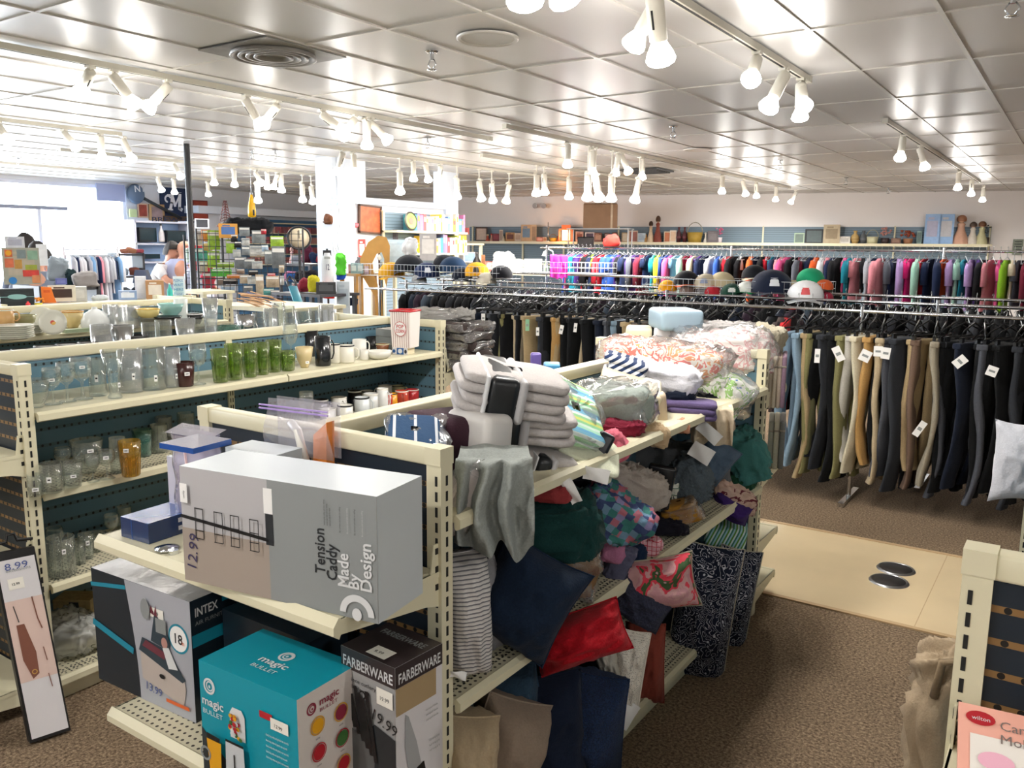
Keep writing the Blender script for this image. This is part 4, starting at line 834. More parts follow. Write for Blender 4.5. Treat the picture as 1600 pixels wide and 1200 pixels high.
S('block', 'black_sheet_pack', 'flat black sheet pack with white stickers standing upright', 'pack', 1030, 760, -1.25, 42, 68, .04, mat('black_glossy_card', '#14171c', .25), roll=.14)
S('lump', 'grey_towel', 'twisted charcoal grey towel beside the black sheet pack', 'towel', 1078, 752, -1.27, 62, 84, .14, c_('#59646c', bump=.8, bscale=90), roll=-.5, amp=.26)
S('pillow', 'slate_blue_pillow', 'slate blue pillow with a paper card pinned on it', 'pillow', 1112, 715, -1.30, 66, 66, .1, c_('#56687c'), roll=.6)
S('lump', 'teal_sheer_curtain', 'teal sheer curtain bundled at the far end of the middle shelf', 'curtain', 1166, 712, -1.26, 62, 86, .2, c_('#47807c'), roll=-.3, amp=.22, fr=5)
S('lump', 'green_scarf', 'dark green cloth under the teal sheer curtain', 'cloth', 1158, 755, -1.26, 50, 24, .12, c_('#1d4a34'))
S('lump', 'rolled_floral_throw', 'rolled tan and maroon floral throw at the far end', 'throw', 1148, 775, -1.23, 70, 34, .1, RFLD, roll=.45)
S('pillow', 'purple_cushion', 'deep purple cushion under the rolled floral throw', 'pillow', 1142, 792, -1.24, 64, 36, .12, c_('#3a2266'), roll=.4)
S('pack', 'mustard_curtain_pack', 'mustard and brown folded pack at the middle shelf edge', 'curtain pack', 1066, 800, -1.24, 58, 32, .12, c_('#a8782c'), roll=-.3, layers=4, wrapm=True)
S('lump', 'green_check_sheet', 'green and white checked sheet behind the mustard pack', 'bedding', 1062, 768, -1.30, 44, 52, .12, GCHK)
S('lump', 'dark_cloth_bundle', 'small dark cloth bundle below the mustard pack', 'cloth', 1040, 820, -1.28, 64, 26, .12, c_('#191722'))
S('lump', 'wrapped_brown_towel', 'shiny wrapped brown towel at the middle shelf edge', 'towel', 906, 892, -1.26, 60, 76, .12, c_('#8a6a48'), roll=.3, wrapm=True)
S('lump', 'mauve_pink_cloth', 'mauve pink cloth under the patchwork quilt', 'cloth', 956, 856, -1.25, 36, 46, .1, c_('#b87898'))
S('lump', 'grey_violet_cloth', 'grey violet trousers of cloth trailing over the middle shelf lip', 'cloth', 968, 880, -1.25, 34, 62, .1, c_('#595a70'), roll=.5)
S('lump', 'navy_cloth', 'small navy cloth behind the grey violet one', 'cloth', 988, 870, -1.28, 36, 46, .12, c_('#1a2c48'))
S('lump', 'gingham_cloth', 'pink gingham cloth in a clear bag on the middle shelf', 'cloth', 1012, 852, -1.26, 40, 26, .1, GING)
# bottom shelf and what hangs over it
S('pillow', 'tan_box_pillow', 'tan pillow with dark zip edge nearest the near post at the bottom', 'pillow', 728, 1178, -1.24, 88, 130, .16, c_('#b09d80'), roll=.16, yaw=.2)
S('pillow', 'taupe_pillow', 'taupe pillow standing behind the tan one at the bottom', 'pillow', 786, 1165, -1.24, 110, 160, .17, c_('#8c7c6c'), roll=.38, yaw=.3)
S('pillow', 'steel_blue_pillow', 'steel blue pillow peeping under the middle shelf lip', 'pillow', 790, 1080, -1.34, 110, 80, .14, c_('#2c4356'), roll=-.2)
S('pillow', 'midnight_pillow', 'midnight blue pillow with a black swing tag', 'pillow', 852, 1140, -1.26, 130, 190, .18, c_('#131d31'), yaw=.1, roll=-.12, tagp=(-.15, .55))
S('pillow', 'navy_shag_pillow', 'shaggy navy pillow with lighter blue tips at the lowest shelf', 'pillow', 926, 1135, -1.17, 100, 180, .18, mat('navy_shag', '#1d3760', .95, bump=1.0, bscale=220, var=.65), roll=.05, yaw=-.15)
S('pillow', 'red_tufted_cushion', 'bright red ruffled cushion lying under the middle shelf', 'pillow', 905, 995, -1.16, 150, 80, .17, c_('#b0101f', var=.3), roll=-.35, tilt=-.3, wr=.02)
S('pillow', 'dotted_cushion', 'cream cushion with black dots beside the red one', 'pillow', 980, 1048, -1.17, 52, 138, .08, DOTS, roll=.12, pinch=.04)
S('pillow', 'cream_cushion', 'plain cream cushion wedged between the red and dotted cushions', 'pillow', 952, 1030, -1.22, 40, 80, .08, c_('#b5b0a4'), roll=-.3)
S('pillow', 'rust_cushion', 'rust red cushion with a stitched letter B', 'pillow', 1008, 1035, -1.24, 60, 132, .1, c_('#8a4034'), roll=-.02)
S('pillow', 'floral_cushion', 'rose and red floral cushion leaning out below the middle shelf lip', 'pillow', 1025, 912, -1.15, 128, 84, .13, FLOR, roll=-.22, tilt=-.2, pinch=.1)
S('pillow', 'grey_boucle_cushion', 'dark blue grey nubbly cushion under the floral one', 'pillow', 1000, 942, -1.17, 92, 62, .09, mat('blue_grey_boucle', '#383c54', .95, bump=1, bscale=150, var=.5), roll=.5)
S('pillow', 'navy_flowered_cushion', 'tall navy cushion with white outlined flowers', 'pillow', 1098, 962, -1.22, 92, 238, .14, DAM, roll=.1, pinch=.04)
S('pillow', 'navy_flowered_cushion', 'second navy flowered cushion, farthest along the shelf, with white card', 'pillow', 1142, 952, -1.22, 62, 205, .12, DAM, roll=.12, pinch=.04, tagp=(-.2, -.4))
S('block', 'green_striped_bolster', 'green and aqua striped bolster lying on the navy flowered cushions', 'pillow', 1134, 832, -1.30, 62, 38, .2, GSTR, roll=.15)
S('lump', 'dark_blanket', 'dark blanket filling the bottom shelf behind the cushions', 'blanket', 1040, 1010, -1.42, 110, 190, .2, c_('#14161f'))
for px, py, x_, w_, h_, rr, lb in ((893, 768, -1.17, 18, 40, -.5, 'white paper swing tag hanging off the top shelf lip'), (1096, 708, -1.20, 36, 26, .5, 'cream paper card pinned on the slate blue pillow'), (1108, 676, -1.20, 40, 20, .7, 'folded white paper lying at the far top shelf edge'), (975, 1115, -1.15, 34, 44, .5, 'crumpled white paper packet at the lowest shelf edge'), (716, 1055, -1.19, 26, 12, .2, 'torn white label on the middle shelf beside the near post'), (932, 742, -1.16, 40, 22, .2, 'white paper sleeve lying over the top shelf lip'), (890, 1078, -1.12, 0, 0, 0, '')):
    if not lb: continue
    p = at(px, py, x=x_); k = (p-EYE).dot(CF)/F; b = MB(); W2, H2 = w_*k/2, h_*k/2
    b.grid(lambda u, v: Vector(((u*2-1)*W2, .006*math.sin(u*5+v*4), (v*2-1)*H2)), 6, 6, WHITE)
    o = b.build('paper_tag', None, p, (0, 0, 0)); o.rotation_euler = (Matrix.Rotation(facing(p), 4, 'Z') @ Matrix.Rotation(rr, 4, 'Y')).to_euler(); tag(o, lb, 'tag', 'loose paper tags')
# goods stacked over the far end of the linens gondola
S('block', 'blue_boxed_bedding', 'pale blue zipped bedding box on top at the far end', 'bedding', 1055, 498, 0, 66, 32, .28, mat('pale_blue_vinyl', '#8fa6b4', .4), pos=at(1055, 498, y=4.12), yaw=.3)
for i, (a, b_) in enumerate(((978, 1018), (1022, 1058))):
    S('block', 'linen_carton', ('cream linen carton at the left under the blue bedding box', 'white linen carton directly under the blue bedding box')[i], 'box', 0, 0, 0, b_-a, 24, .2, mat(('cream_pack_card', 'white_card')[i]), pos=at((a+b_)/2, 522, y=4.12))
S('lump', 'bagged_white_comforter', 'large white flowered comforter in a clear bag at the far end', 'bedding', 0, 0, 0, 165, 66, .36, pattern('white_rose_print', 'floral', ['#e8e0dc', '#eae4e0', '#d8a8a8', '#ece6e2', '#ece6e2'], 7), pos=at(1128, 548, y=4.05), wrapm=True, amp=.1)
S('lump', 'grey_wrapped_pillow', 'grey and white pillows in plastic on top of the white comforter', 'pillow', 0, 0, 0, 82, 20, .2, c_('#a5a2a0'), pos=at(1145, 516, y=4.1), wrapm=True)
S('lump', 'sage_blanket', 'folded sage beige blanket at the far corner of the gondola', 'blanket', 0, 0, 0, 46, 44, .2, c_('#aaa38f'), pos=at(1202, 532, y=4.2))
def towels(cols, px0, px1, py0, py1, y, lb):
    n = len(cols)
    for i, c in enumerate(cols):
        px = px0+(px1-px0)*(i+.5)/n; p = at(px, (py0+py1)/2, y=y); k = (p-EYE).dot(CF)/F
        t = thing('folded_towel', f'{c[1]} folded towel standing {lb}, {["first","second","third","fourth","fifth","sixth","seventh","eighth"][i]} from the post', 'towel', p, facing(p), 'folded towels on the far end shelves')
        b = MB(); b.rbox((0, 0, 0), ((px1-px0)/n*k*.96, .26, (py1-py0)*k), c_(c[0]), .008, 3); b.build('folded_cloth', t)
        b = MB(); b.rbox((0, -.0, (py1-py0)*k*.3), ((px1-px0)/n*k*.99, .264, .01), c_('#8c8478'), .003, 2); b.build('woven_band', t)
towels((('#c6b8a4', 'beige'), ('#d8ccb8', 'cream'), ('#b9a998', 'taupe'), ('#7d6676', 'mauve')), 1200, 1228, 552, 632, 4.16, 'on the upper far shelf')
towels((('#8c8c80', 'olive grey'), ('#b0aa98', 'stone'), ('#6e6e6a', 'charcoal')), 1200, 1226, 650, 725, 4.16, 'on the next shelf down')
# wrapped comforters stacked on the far end shelf of the glassware gondola
for i in range(5):
    q = at(722, 566-14*i, y=4.14); t = thing('wrapped_comforter', ('lowest', 'second', 'third', 'fourth', 'topmost')[i]+' dark brown comforter in shiny wrap, stacked beyond the glassware gondola', 'bedding', q, 0, 'stacked brown comforters'); b = MB(); lump(b, .30, .26, .052, c_('#3a302e'), i+60, .10, .3, 26, 6); b.build('cloth_body', t); b = MB(); lump(b, .31, .27, .056, PLASTIC, i+70, .12, .3, 26, 9); b.build('plastic_wrap', t)
S('lump', 'wrapped_grey_pillow', 'long grey pillow in shiny wrap lying over the end rail beside the popcorn tin', 'pillow', 0, 0, 0, 88, 16, .2, c_('#8c8a86'), pos=at(688, 493, y=4.1), wrapm=True)
shelf_x(G2, -4.09, -3.19, 3.97, 4.3, at(722, 574, y=4.14).z-.02, name='end_shelf')
# ------------------------------------------------------------ glass and china
def cm(c): return mat('glaze_'+c.strip('#'), c, .22, spec=.5, coat=.3)
GG = clear('green_glass', '#c6dc7c', .10, .05); GAM = clear('amber_glass', '#ecc74a', .2, .05); GTL = clear('teal_glass', '#9fd6cc', .1, .05); FROST = clear('frosted_glass', '#f8fafa', .17, .2); DRED = mat('dark_red_glass', '#3a1c1a', .25)
PROF = {
 'tumbler': [(0, .0), (.38, 0), (.40, .03), (.46, .5), (.5, 1), (.47, 1), (.43, .5), (.36, .07), (0, .06)],
 'beaker': [(0, 0), (.46, 0), (.5, .03), (.5, 1), (.47, 1), (.46, .06), (0, .05)],
 'goblet': [(0, 0), (.42, .01), (.40, .03), (.08, .06), (.05, .25), (.07, .42), (.3, .52), (.48, .7), (.46, .9), (.42, 1), (.40, 1), (.44, .9), (.45, .7), (.28, .55), (0, .5)],
 'cocktail': [(0, 0), (.3, .0), (.32, .03), (.22, .1), (.26, .4), (.5, 1), (.47, 1), (.22, .4), (.1, .12), (0, .1)],
 'bowl': [(0, 0), (.22, 0), (.24, .08), (.4, .4), (.5, 1), (.47, 1), (.36, .42), (.18, .14), (0, .12)],
 'dish': [(0, 0), (.3, 0), (.42, .3), (.5, 1), (.47, 1), (.38, .4), (.26, .2), (0, .18)],
 'mug': [(0, 0), (.42, 0), (.45, .05), (.45, 1), (.41, 1), (.40, .1), (0, .08)],
 'vase': [(0, 0), (.34, 0), (.38, .04), (.3, .3), (.42, .65), (.5, 1), (.47, 1), (.36, .6), (.24, .3), (0, .08)],
 'dome': [(0, 0), (.45, 0), (.5, .15), (.49, .4), (.36, .72), (.14, .9), (.09, .93), (.1, 1), (0, 1.02)],
 'stem': [(0, 0), (.36, .01), (.35, .03), (.05, .06), (.04, .42), (.3, .5), (.46, .68), (.40, .98), (.38, .98), (.43, .68), (.27, .52), (0, .47)]}
BASEN = {'tumbler': 'drinking_glass', 'beaker': 'straight_glass', 'goblet': 'goblet', 'cocktail': 'tall_footed_glass', 'bowl': 'bowl', 'dish': 'dish', 'mug': 'mug', 'vase': 'glass_vase', 'dome': 'covered_dish', 'stem': 'wine_glass'}
def ware(kind, px, py, z, wp, hp, m, label, cat=None, sticker=None, name=None, rim=None, group=None, handle=None, inner=None, pos=None, fl=0, base=None):
    p = pos or at(px, py, z=z); k = (p-EYE).dot(CF)/F; w, h = wp*k, hp*k
    t = thing(name or BASEN[kind], label, cat or {'mug': 'mug', 'bowl': 'bowl', 'dish': 'dish', 'vase': 'vase', 'dome': 'dish'}.get(kind, 'glass'), (p.x, p.y, z if z else p.z), 0, group)
    b = MB()
    pr = [(r*w, q*h) for r, q in PROF[kind]]; b.lathe(pr, m, 22)
    if base: b.lathe([(0, .002), (.39*w, .001), (.42*w, .14*h), (0, .16*h)], base, 22)
    if fl:
        for i in range(fl): a = i*2*PI/fl; b.tube([(r*math.cos(a)*1.01, r*math.sin(a)*1.01, q) for r, q in pr[2:5]], w*.018, m, 5)
    b.build('glass_body' if cat in (None, 'glass') and kind not in ('mug', 'bowl', 'dish', 'dome') else 'body', t)
    if rim: b = MB(); b.lathe([(.5*w, .93*h), (.512*w, h), (.465*w, 1.01*h), (.46*w, .97*h)] if kind != 'mug' else [(.452*w, .94*h), (.46*w, 1.0*h), (.41*w, 1.01*h)], rim, 22); b.build('rim_band', t)
    f = facing(p)
    if kind == 'mug' or handle:
        a = f+(handle if handle is not None else .9)-PI/2; r0 = .44*w if kind == 'mug' else .4*w; c, s_ = math.cos(a), math.sin(a)
        b = MB(); b.tube([((r0+q*w)*c, (r0+q*w)*s_, v*h) for q, v in ((-.02, .82), (.14, .84), (.25, .7), (.25, .4), (.14, .22), (-.02, .2))], w*.045, m, 6); b.build('handle', t)
    if sticker:
        a = f-PI/2+sticker[0]; r0 = w*.5+.001; b = MB(Matrix.Rotation(a+PI/2, 4, 'Z')); sw, sh = (sticker[2:] if len(sticker) > 2 else (.02, .012)); b.box(-sw/2, sw/2, -r0-.001, -r0, h*sticker[1]-sh/2, h*sticker[1]+sh/2, WHITE); b.box(-sw*.3, sw*.3, -r0-.0014, -r0-.0009, h*sticker[1]-sh*.1, h*sticker[1]+sh*.12, BLACK); b.build('price_sticker', t)
    return t
W = ware; CL = GLASS; T2, T2b, T2c = 1.176, .871, .501
# top shelf of the glassware gondola, front row
W('bowl', 58, 636, T2, 42, 44, CL, 'clear round glass bowl at the near end of the glassware shelf')
W('goblet', 84, 632, T2, 30, 58, CL, 'clear goblet beside the round bowl with a small tag', sticker=(0, .7))
W('goblet', 106, 628, T2, 30, 62, CL, 'clear goblet, second from the near end of the top shelf')
W('goblet', 130, 624, T2, 34, 66, CL, 'widest clear goblet between the second goblet and the tall footed glass', sticker=(.1, .8))
W('cocktail', 180, 622, T2, 34, 76, CL, 'tall flared footed glass standing at the shelf edge', sticker=(.4, .3, .01, .02))
W('beaker', 154, 618, T2, 26, 58, CL, 'plain clear cylinder glass left of the tall flared one', sticker=(-.1, .5, .013, .03))
W('beaker', 206, 612, T2, 36, 66, FROST, 'frosted clear cylinder vase with a long white sticker', sticker=(.2, .4, .012, .028))
W('beaker', 240, 608, T2, 40, 66, CL, 'wide clear cylinder vase with a long white sticker', sticker=(.2, .3, .013, .028))
W('beaker', 266, 604, T2, 34, 60, FROST, 'frosted cylinder vase beside the dark red candle cup', sticker=(.6, .3, .01, .022))
W('tumbler', 289, 603, T2, 32, 38, DRED, 'dark red brown candle cup with white sticker', sticker=(.25, .55, .022, .016))
W('stem', 311, 601, T2, 30, 66, CL, 'clear wine glass between the candle cup and the green tumblers')
for i, (px, py, w_, h_) in enumerate(((345, 597, 27, 52), (367, 593, 28, 56), (391, 589, 24, 52), (410, 585, 24, 50), (429, 581, 24, 50))):
    W('tumbler', px, py, T2, w_, h_, GG, ('avocado green ribbed tumbler nearest, left of the green row', 'second avocado green tumbler, widest of the green row', 'middle avocado green tumbler of the green row', 'fourth avocado green tumbler, just left of the last tall one', 'last tall avocado green tumbler before the small one')[i], group='green tumblers', fl=10, base=GG)
W('tumbler', 450, 579, T2, 24, 31, GG, 'short green tumbler below the upturned wine glass', fl=10, base=GG)
W('stem', 455, 566, T2, 26, 62, CL, 'large balloon wine glass standing behind the short green tumbler')
W('bowl', 476, 574, T2, 28, 32, cm('#cbb98c'), 'tan pottery cup with white sticker beside the black mugs', 'cup', name='pottery_cup', sticker=(.3, .3, .018, .012))
W('mug', 505, 571, T2, 27, 46, cm('#0f1218'), 'tall black mug in front of the black mug cluster', handle=2.0)
W('mug', 484, 556, T2, 30, 40, cm('#0f1218'), 'black mug behind the tan pottery cup', handle=2.6)
W('mug', 500, 548, T2, 26, 36, cm('#14171e'), 'black mug at the back of the black cluster', handle=.5)
W('mug', 524, 567, T2, 18, 30, cm('#dedacb'), 'narrow cream mug beside the tall black mug', handle=2.5, rim=BLACK)
W('mug', 542, 566, T2, 27, 27, cm('#e6e2d4'), 'cream enamel style mug with black rim and big handle', rim=BLACK, handle=1.3)
W('mug', 562, 556, T2, 24, 26, cm('#e8e6de'), 'white mug behind the black rimmed mug', handle=2)
W('mug', 569, 562, T2, 15, 16, cm('#dcd9cf'), 'small white flowered cup in front of the white dish', handle=2.2)
W('dish', 592, 560, T2, 42, 12, cm('#e4e2d8'), 'shallow white serving dish near the far end')
W('bowl', 598, 552, T2, 22, 15, cm('#7a4a2c'), 'small brown glazed bowl stacked by the white dish', rim=cm('#cfc8a4'))
W('mug', 583, 546, T2, 26, 20, cm('#14171e'), 'short wide black mug near the striped box', handle=.8)
k_ = 0
for px, py, w_, h_, kd in ((74, 606, 26, 46, 'beaker'), (118, 596, 26, 50, 'tumbler'), (150, 594, 28, 52, 'beaker'), (188, 590, 26, 56, 'tumbler'), (222, 584, 28, 54, 'beaker'), (256, 578, 30, 52, 'beaker'), (296, 574, 28, 50, 'goblet'), (330, 566, 24, 46, 'tumbler'), (358, 556, 22, 50, 'beaker'), (384, 552, 22, 40, 'tumbler')):
    W(kd, px, py, T2, w_, h_, CL, 'clear glass in the back row behind ' + ('the round bowl', 'the goblets', 'the cylinder glass', 'the tall flared glass', 'the frosted vase', 'the wide cylinder vase', 'the dark red candle cup', 'the clear wine glass', 'the nearest green tumblers', 'the last green tumblers')[k_], group='clear glasses in the back row'); k_ += 1
# popcorn box and the little boxes under it
P = at(613, 553, z=T2); 
PC = pattern('popcorn_stripes', 'stripe', ['#e8d0c8', '#e8d0c8', '#e8d0c8', '#e8d0c8', '#e8d0c8', '#8c3a34'], 90, rot=(0, PI/2, 0), bump=0, rough=.4)
t, fc = carton('card_game_box', 'small white and blue printed box under the striped popcorn tin', P, (1, .25, 0), .10, .09, .038, (mat('white_card'), mat('cream_pack_card'), mat('white_card')))
m_ = MB(); f = fc(m_, 'front'); f.rect(.03, .075, 0, .038, mat('blue_print', '#2f5f9c', .4)); f.ell(.052, .019, .014, .014, INKW); f.ell(.012, .018, .01, .01, mat('blue_print')); f.ell(.088, .018, .008, .012, INKD); m_.build('printed_front', t)
P2 = P+Vector((.0, .0, .0385)); t = thing('popcorn_tin', 'tall white and red striped popcorn container with red lid rim', 'container', P2, math.atan(.25))
m_ = MB(); a, b_ = .058, .052; H = .215; PK = mat('pinkish_white_tin', '#fbf4ef', .35); REDT = mat('popcorn_red', '#c3202a', .35)
m_.add([(-0, 0, 0), (2*a, 0, 0), (2*a, 2*a, 0), (0, 2*a, 0), (-.008, -.008, H), (2*a+.008, -.008, H), (2*a+.008, 2*a+.008, H), (-.008, 2*a+.008, H)], [(0, 1, 5, 4), (1, 2, 6, 5), (2, 3, 7, 6), (3, 0, 4, 7), (3, 2, 1, 0)], PK); m_.build('tin_body', t)
m_ = MB(); m_.tube([(-.009, -.009, H), (2*a+.009, -.009, H), (2*a+.009, 2*a+.009, H), (-.009, 2*a+.009, H)], .006, REDT, 6, closed=True); m_.build('red_rim', t)
m_ = MB()
for (O, U_) in ((Vector((0, 0, 0)), Vector((1, 0, 0))), (Vector((0, 2*a, 0)), Vector((0, -1, 0)))):
    Vv = Vector((0, 0, 1)) + (Vector((0, -.05, 0)) if U_.x else Vector((-.05, 0, 0))); f = Face(m_, O, U_, Vv)
    for i in range(8): u = .004+2*a*(i+.3)/8.0; f.rect(u, u+.0022, .002, H-.004, mat('maroon_stripe', '#8a3030', .4))
    f.ell(a, H*.52, .040, .044, REDT); f.ell(a, H*.52, .037, .041, WHITE)
    f.text('POP', a-.024, H*.54, .030, REDT, 0, True, .048); f.text('CORN', a-.029, H*.42, .028, REDT, 0, True, .058)
m_.build('printed_panel', t)
# stacked grey cartons behind the popcorn tin
for i, z in enumerate((.0, .045, .09)): carton('grey_tea_towel_box', ('lowest', 'middle', 'topmost')[i]+' grey box of the small stack behind the popcorn tin', Vector((-3.52, 3.72, 1.176+z)), (1, 0, 0), .16, .16, .043, (mat('grey_card_mid'), mat('warm_grey_card', '#8e8880', .4), mat('warm_grey_card')))
# second shelf
for i, (kd, px, py, w_, h_, m, st, lb) in enumerate((('beaker', 56, 774, 22, 34, CL, (0, .35, .022, .014), 'short clear glass at the near end of the second shelf'), ('beaker', 82, 768, 34, 46, CL, (-.2, .5, .016, .022), 'wide clear glass with a long sticker on the second shelf'), ('tumbler', 114, 760, 32, 40, CL, (.1, .5), 'clear tumbler beside the wide glass on the second shelf'), ('bowl', 138, 738, 50, 52, CL, (.2, .75, .024, .014), 'large clear footed bowl behind the second shelf tumblers'), ('stem', 146, 752, 26, 44, CL, None, 'squat clear wine glass in front of the large footed bowl'), ('goblet', 168, 748, 28, 46, CL, (0, .8, .02, .014), 'clear goblet left of the amber glass'), ('beaker', 186, 738, 24, 56, CL, None, 'tall clear cylinder just behind the amber glass'), ('tumbler', 205, 743, 33, 56, GAM, (-.3, .78, .02, .016), 'amber ribbed footed glass with white sticker'), ('tumbler', 224, 712, 30, 42, GTL, None, 'pale teal tumbler behind the amber glass'), ('beaker', 250, 706, 26, 44, CL, None, 'clear glass above the blue flat case'), ('beaker', 257, 690, 26, 40, FROST, None, 'frosted cup stacked high at the back of the second shelf'), ('beaker', 292, 688, 26, 44, CL, (0, .6, .024, .014), 'clear glass with white sticker nearest the end frame corner'), ('goblet', 100, 742, 26, 44, CL, None, 'clear goblet at the back of the second shelf near the post'), ('stem', 480, 672, 27, 62, CL, None, 'balloon wine glass rising among the white mugs'))):
    W(kd, px, py, T2b, w_, h_, m, lb, sticker=st, fl=8 if m is GAM else 0)
for i, (px, py, w_, h_, c, lb) in enumerate(((415, 690, 28, 26, '#c8cbc8', 'grey white mug'), (445, 684, 28, 28, '#d6d8d4', 'pale mug'), (513, 668, 27, 30, '#e6e4dc', 'white mug'), (540, 664, 27, 32, '#dfddd4', 'off white mug'), (502, 652, 26, 28, '#16181d', 'black rimmed mug'), (530, 648, 27, 28, '#e8e6e0', 'white black banded mug'), (566, 654, 26, 34, '#d8dcdc', 'tall pale mug'), (555, 640, 24, 30, '#101218', 'black mug'), (580, 648, 26, 34, '#cfd0cc', 'grey mug with dark rim'), (574, 634, 24, 24, '#e4e2da', 'white back row mug'), (598, 642, 20, 36, '#e6e6e2', 'white and blue mug'), (607, 640, 14, 26, '#b3382a', 'red and yellow mug'), (614, 638, 16, 24, '#e09a20', 'orange yellow mug'), (602, 624, 24, 22, '#e8e6e0', 'white wide mug'), (628, 632, 24, 22, '#b8412c', 'terracotta mug'), (622, 620, 22, 18, '#c8c49c', 'olive cream mug'), (644, 626, 24, 18, '#a8262a', 'deep red mug'), (652, 616, 22, 24, '#d8d0c0', 'white and brown flared mug'))):
    W('mug', px, py, T2b, w_, h_, cm(c), lb+' in the mug rows on the second shelf', rim=cm('#e8e4d8') if i % 3 else BLACK, handle=(i*1.3) % 6, group='mugs on the second shelf')
# third and bottom shelf
for i, (kd, px, py, w_, h_, lb) in enumerate((('beaker', 98, 898, 40, 62, 'large cut glass cylinder on the third shelf'), ('tumbler', 70, 892, 26, 44, 'clear glass left of the large cut glass cylinder'), ('goblet', 88, 872, 28, 50, 'clear goblet behind the cut glass cylinder'), ('beaker', 124, 880, 20, 34, 'small clear glass right of the cut glass cylinder'), ('tumbler', 136, 872, 24, 40, 'clear tumbler with sticker on the third shelf'), ('bowl', 150, 862, 34, 30, 'small clear bowl near the end shelf corner'), ('goblet', 176, 846, 24, 44, 'clear goblet partly behind the blue box'), ('beaker', 196, 834, 22, 44, 'clear glass deepest on the third shelf'))):
    W(kd, px, py, T2c, w_, h_, CL, lb, sticker=(.2, .7, .014, .02) if i in (0, 4, 2) else None, fl=12 if i == 0 else 0)
t = thing('plastic_bag', 'white plastic bag with straw pieces on the lowest shelf', 'bag', at(126, 1000, z=.16)+Vector((0, 0, .03)), .5); b = MB(); lump(b, .2, .2, .17, clear('milky_bag', '#eef0ea', .6, .25), 3, .25); b.build('bag_film', t)
t = thing('straw_letter_box', 'straw coloured box with dark lettering behind the white bag', 'box', at(120, 955, z=.24), .6); b = MB(); b.box(-.1, .06, 0, .1, -.09, .05, mat('straw_card', '#b09a6a', .7, var=.3)); b.box(-.03, .01, -.002, 0, -.05, .04, INKD); b.build('box_body', t); b = MB(); f = Face(b, (.012, -.001, -.02), (1, 0, 0), (0, 0, 1)); f.text('ISC', .0, -.02, .03, INKD, 0, True); b.build('lettering', t)
# ---- china on the next gondola
T3 = 1.256; TB = 1.202; CH = cm('#dcdccf')
def BKS(kind, px, py, wp, hp, m, lb, cat=None, **kw):
    p = at(px, py, x=-3.87); p.z = TB; d = p-EYE; by = 600-F*d.dot(CB)/d.dot(CF); return W(kind, px, by, TB, wp, by-py+hp, m, lb, cat, pos=p, **kw)
def plates(px, py, z, wp, n, m, label, pos=None):
    p = pos or at(px, py, z=z); k = (p-EYE).dot(CF)/F; r = wp*k/2; t = thing('plate_stack', label, 'plates', (p.x, p.y, z)); bpy.data.objects.remove(t)
    for i in range(n):
        t = thing('plate', f'{label}, {["bottom plate", "second plate up", "third plate up", "fourth plate up", "fifth plate up", "sixth plate up", "seventh plate up"][i] if i < n-1 else "top plate"}', 'plate', (p.x+R.uniform(-.004, .004), p.y, z+i*.011), 0, 'stacked plates')
        b = MB(); b.lathe([(0, 0), (r*.6, 0), (r*.66, .004), (r, .014), (r, .017), (r*.64, .008), (0, .005)], m, 26); b.build('plate_body', t)
plates(22, 530, T3, 58, 7, CH, 'large white plate stack at the near end')
plates(46, 522, T3, 52, 5, CH, 'white plate stack behind')
W('mug', 8, 506, T3+.075, 30, 22, cm('#cfa56c'), 'brown and cream cup on the large plate stack', handle=1.3, rim=cm('#dcdccf'))
W('dish', 38, 508, T3+.055, 36, 16, cm('#8f8c62'), 'olive green dish on the white plate stack')
def standplate(px, py, wp, m, label, m2):
    p = at(px, py, z=T3); k = (p-EYE).dot(CF)/F; r = wp*k/2; t = thing('decorated_plate', label, 'plate', (p.x, p.y, T3), facing(p)); M = Matrix.Translation((0, .03, r*.97)) @ Matrix.Rotation(PI/2-.25, 4, 'X'); b = MB(M)
    b.lathe([(0, 0), (r*.62, 0), (r*.7, .006), (r, .012), (r, .015), (r*.68, .010), (0, .004)], m, 28); b.build('plate_body', t)
    b = MB(M); f = Face(b, (0, 0, .0045), (1, 0, 0), (0, 1, 0)); f.ell(0, 0, r*.4, r*.35, m2); f.ell(r*.1, -r*.1, r*.2, r*.15, cm('#e0b060')); f.ell(-r*.55, r*.2, r*.1, r*.2, cm('#c05038')); b.build('painted_motif', t)
standplate(84, 524, 40, CH, 'decorated plate with red and yellow motif propped upright', cm('#c8524a')); standplate(68, 518, 38, CH, 'plain rim plate propped behind the decorated one', cm('#d8d4c4'))
W('bowl', 114, 512, T3, 34, 26, cm('#d8c48e'), 'tan and cream banded mixing bowl pair', rim=cm('#b8863c'))
t, fc = carton('sage_tray', 'flat sage green tray box in front of the tan bowl', at(103, 521, z=T3), (.1, 1, 0), .17, .05, .022, (mat('sage_card', '#9cad8c', .5),)*3)
W('dome', 150, 514, T3, 42, 34, cm('#e2e6e6'), 'round white covered tureen', 'dish')
W('beaker', 196, 512, T3, 46, 34, FROST, 'frosted glass ice bucket full of white pieces', 'bucket', name='ice_bucket')
W('beaker', 174, 510, T3, 22, 34, FROST, 'frosted glass jar just left of the ice bucket')
plates(234, 508, T3, 42, 6, cm('#dcdcd0'), 'oval cream plate stack')
W('dish', 232, 496, T3+.07, 36, 14, cm('#e6d58a'), 'yellow rimmed casserole dish on the cream plates', 'dish', rim=cm('#e8b83c'))
plates(270, 508, T3, 52, 4, cm('#c4c8ca'), 'pale grey plate stack under the aqua bowl')
W('dish', 262, 500, T3+.05, 44, 6, cm('#16181c'), 'thin black platter under the aqua bowl')
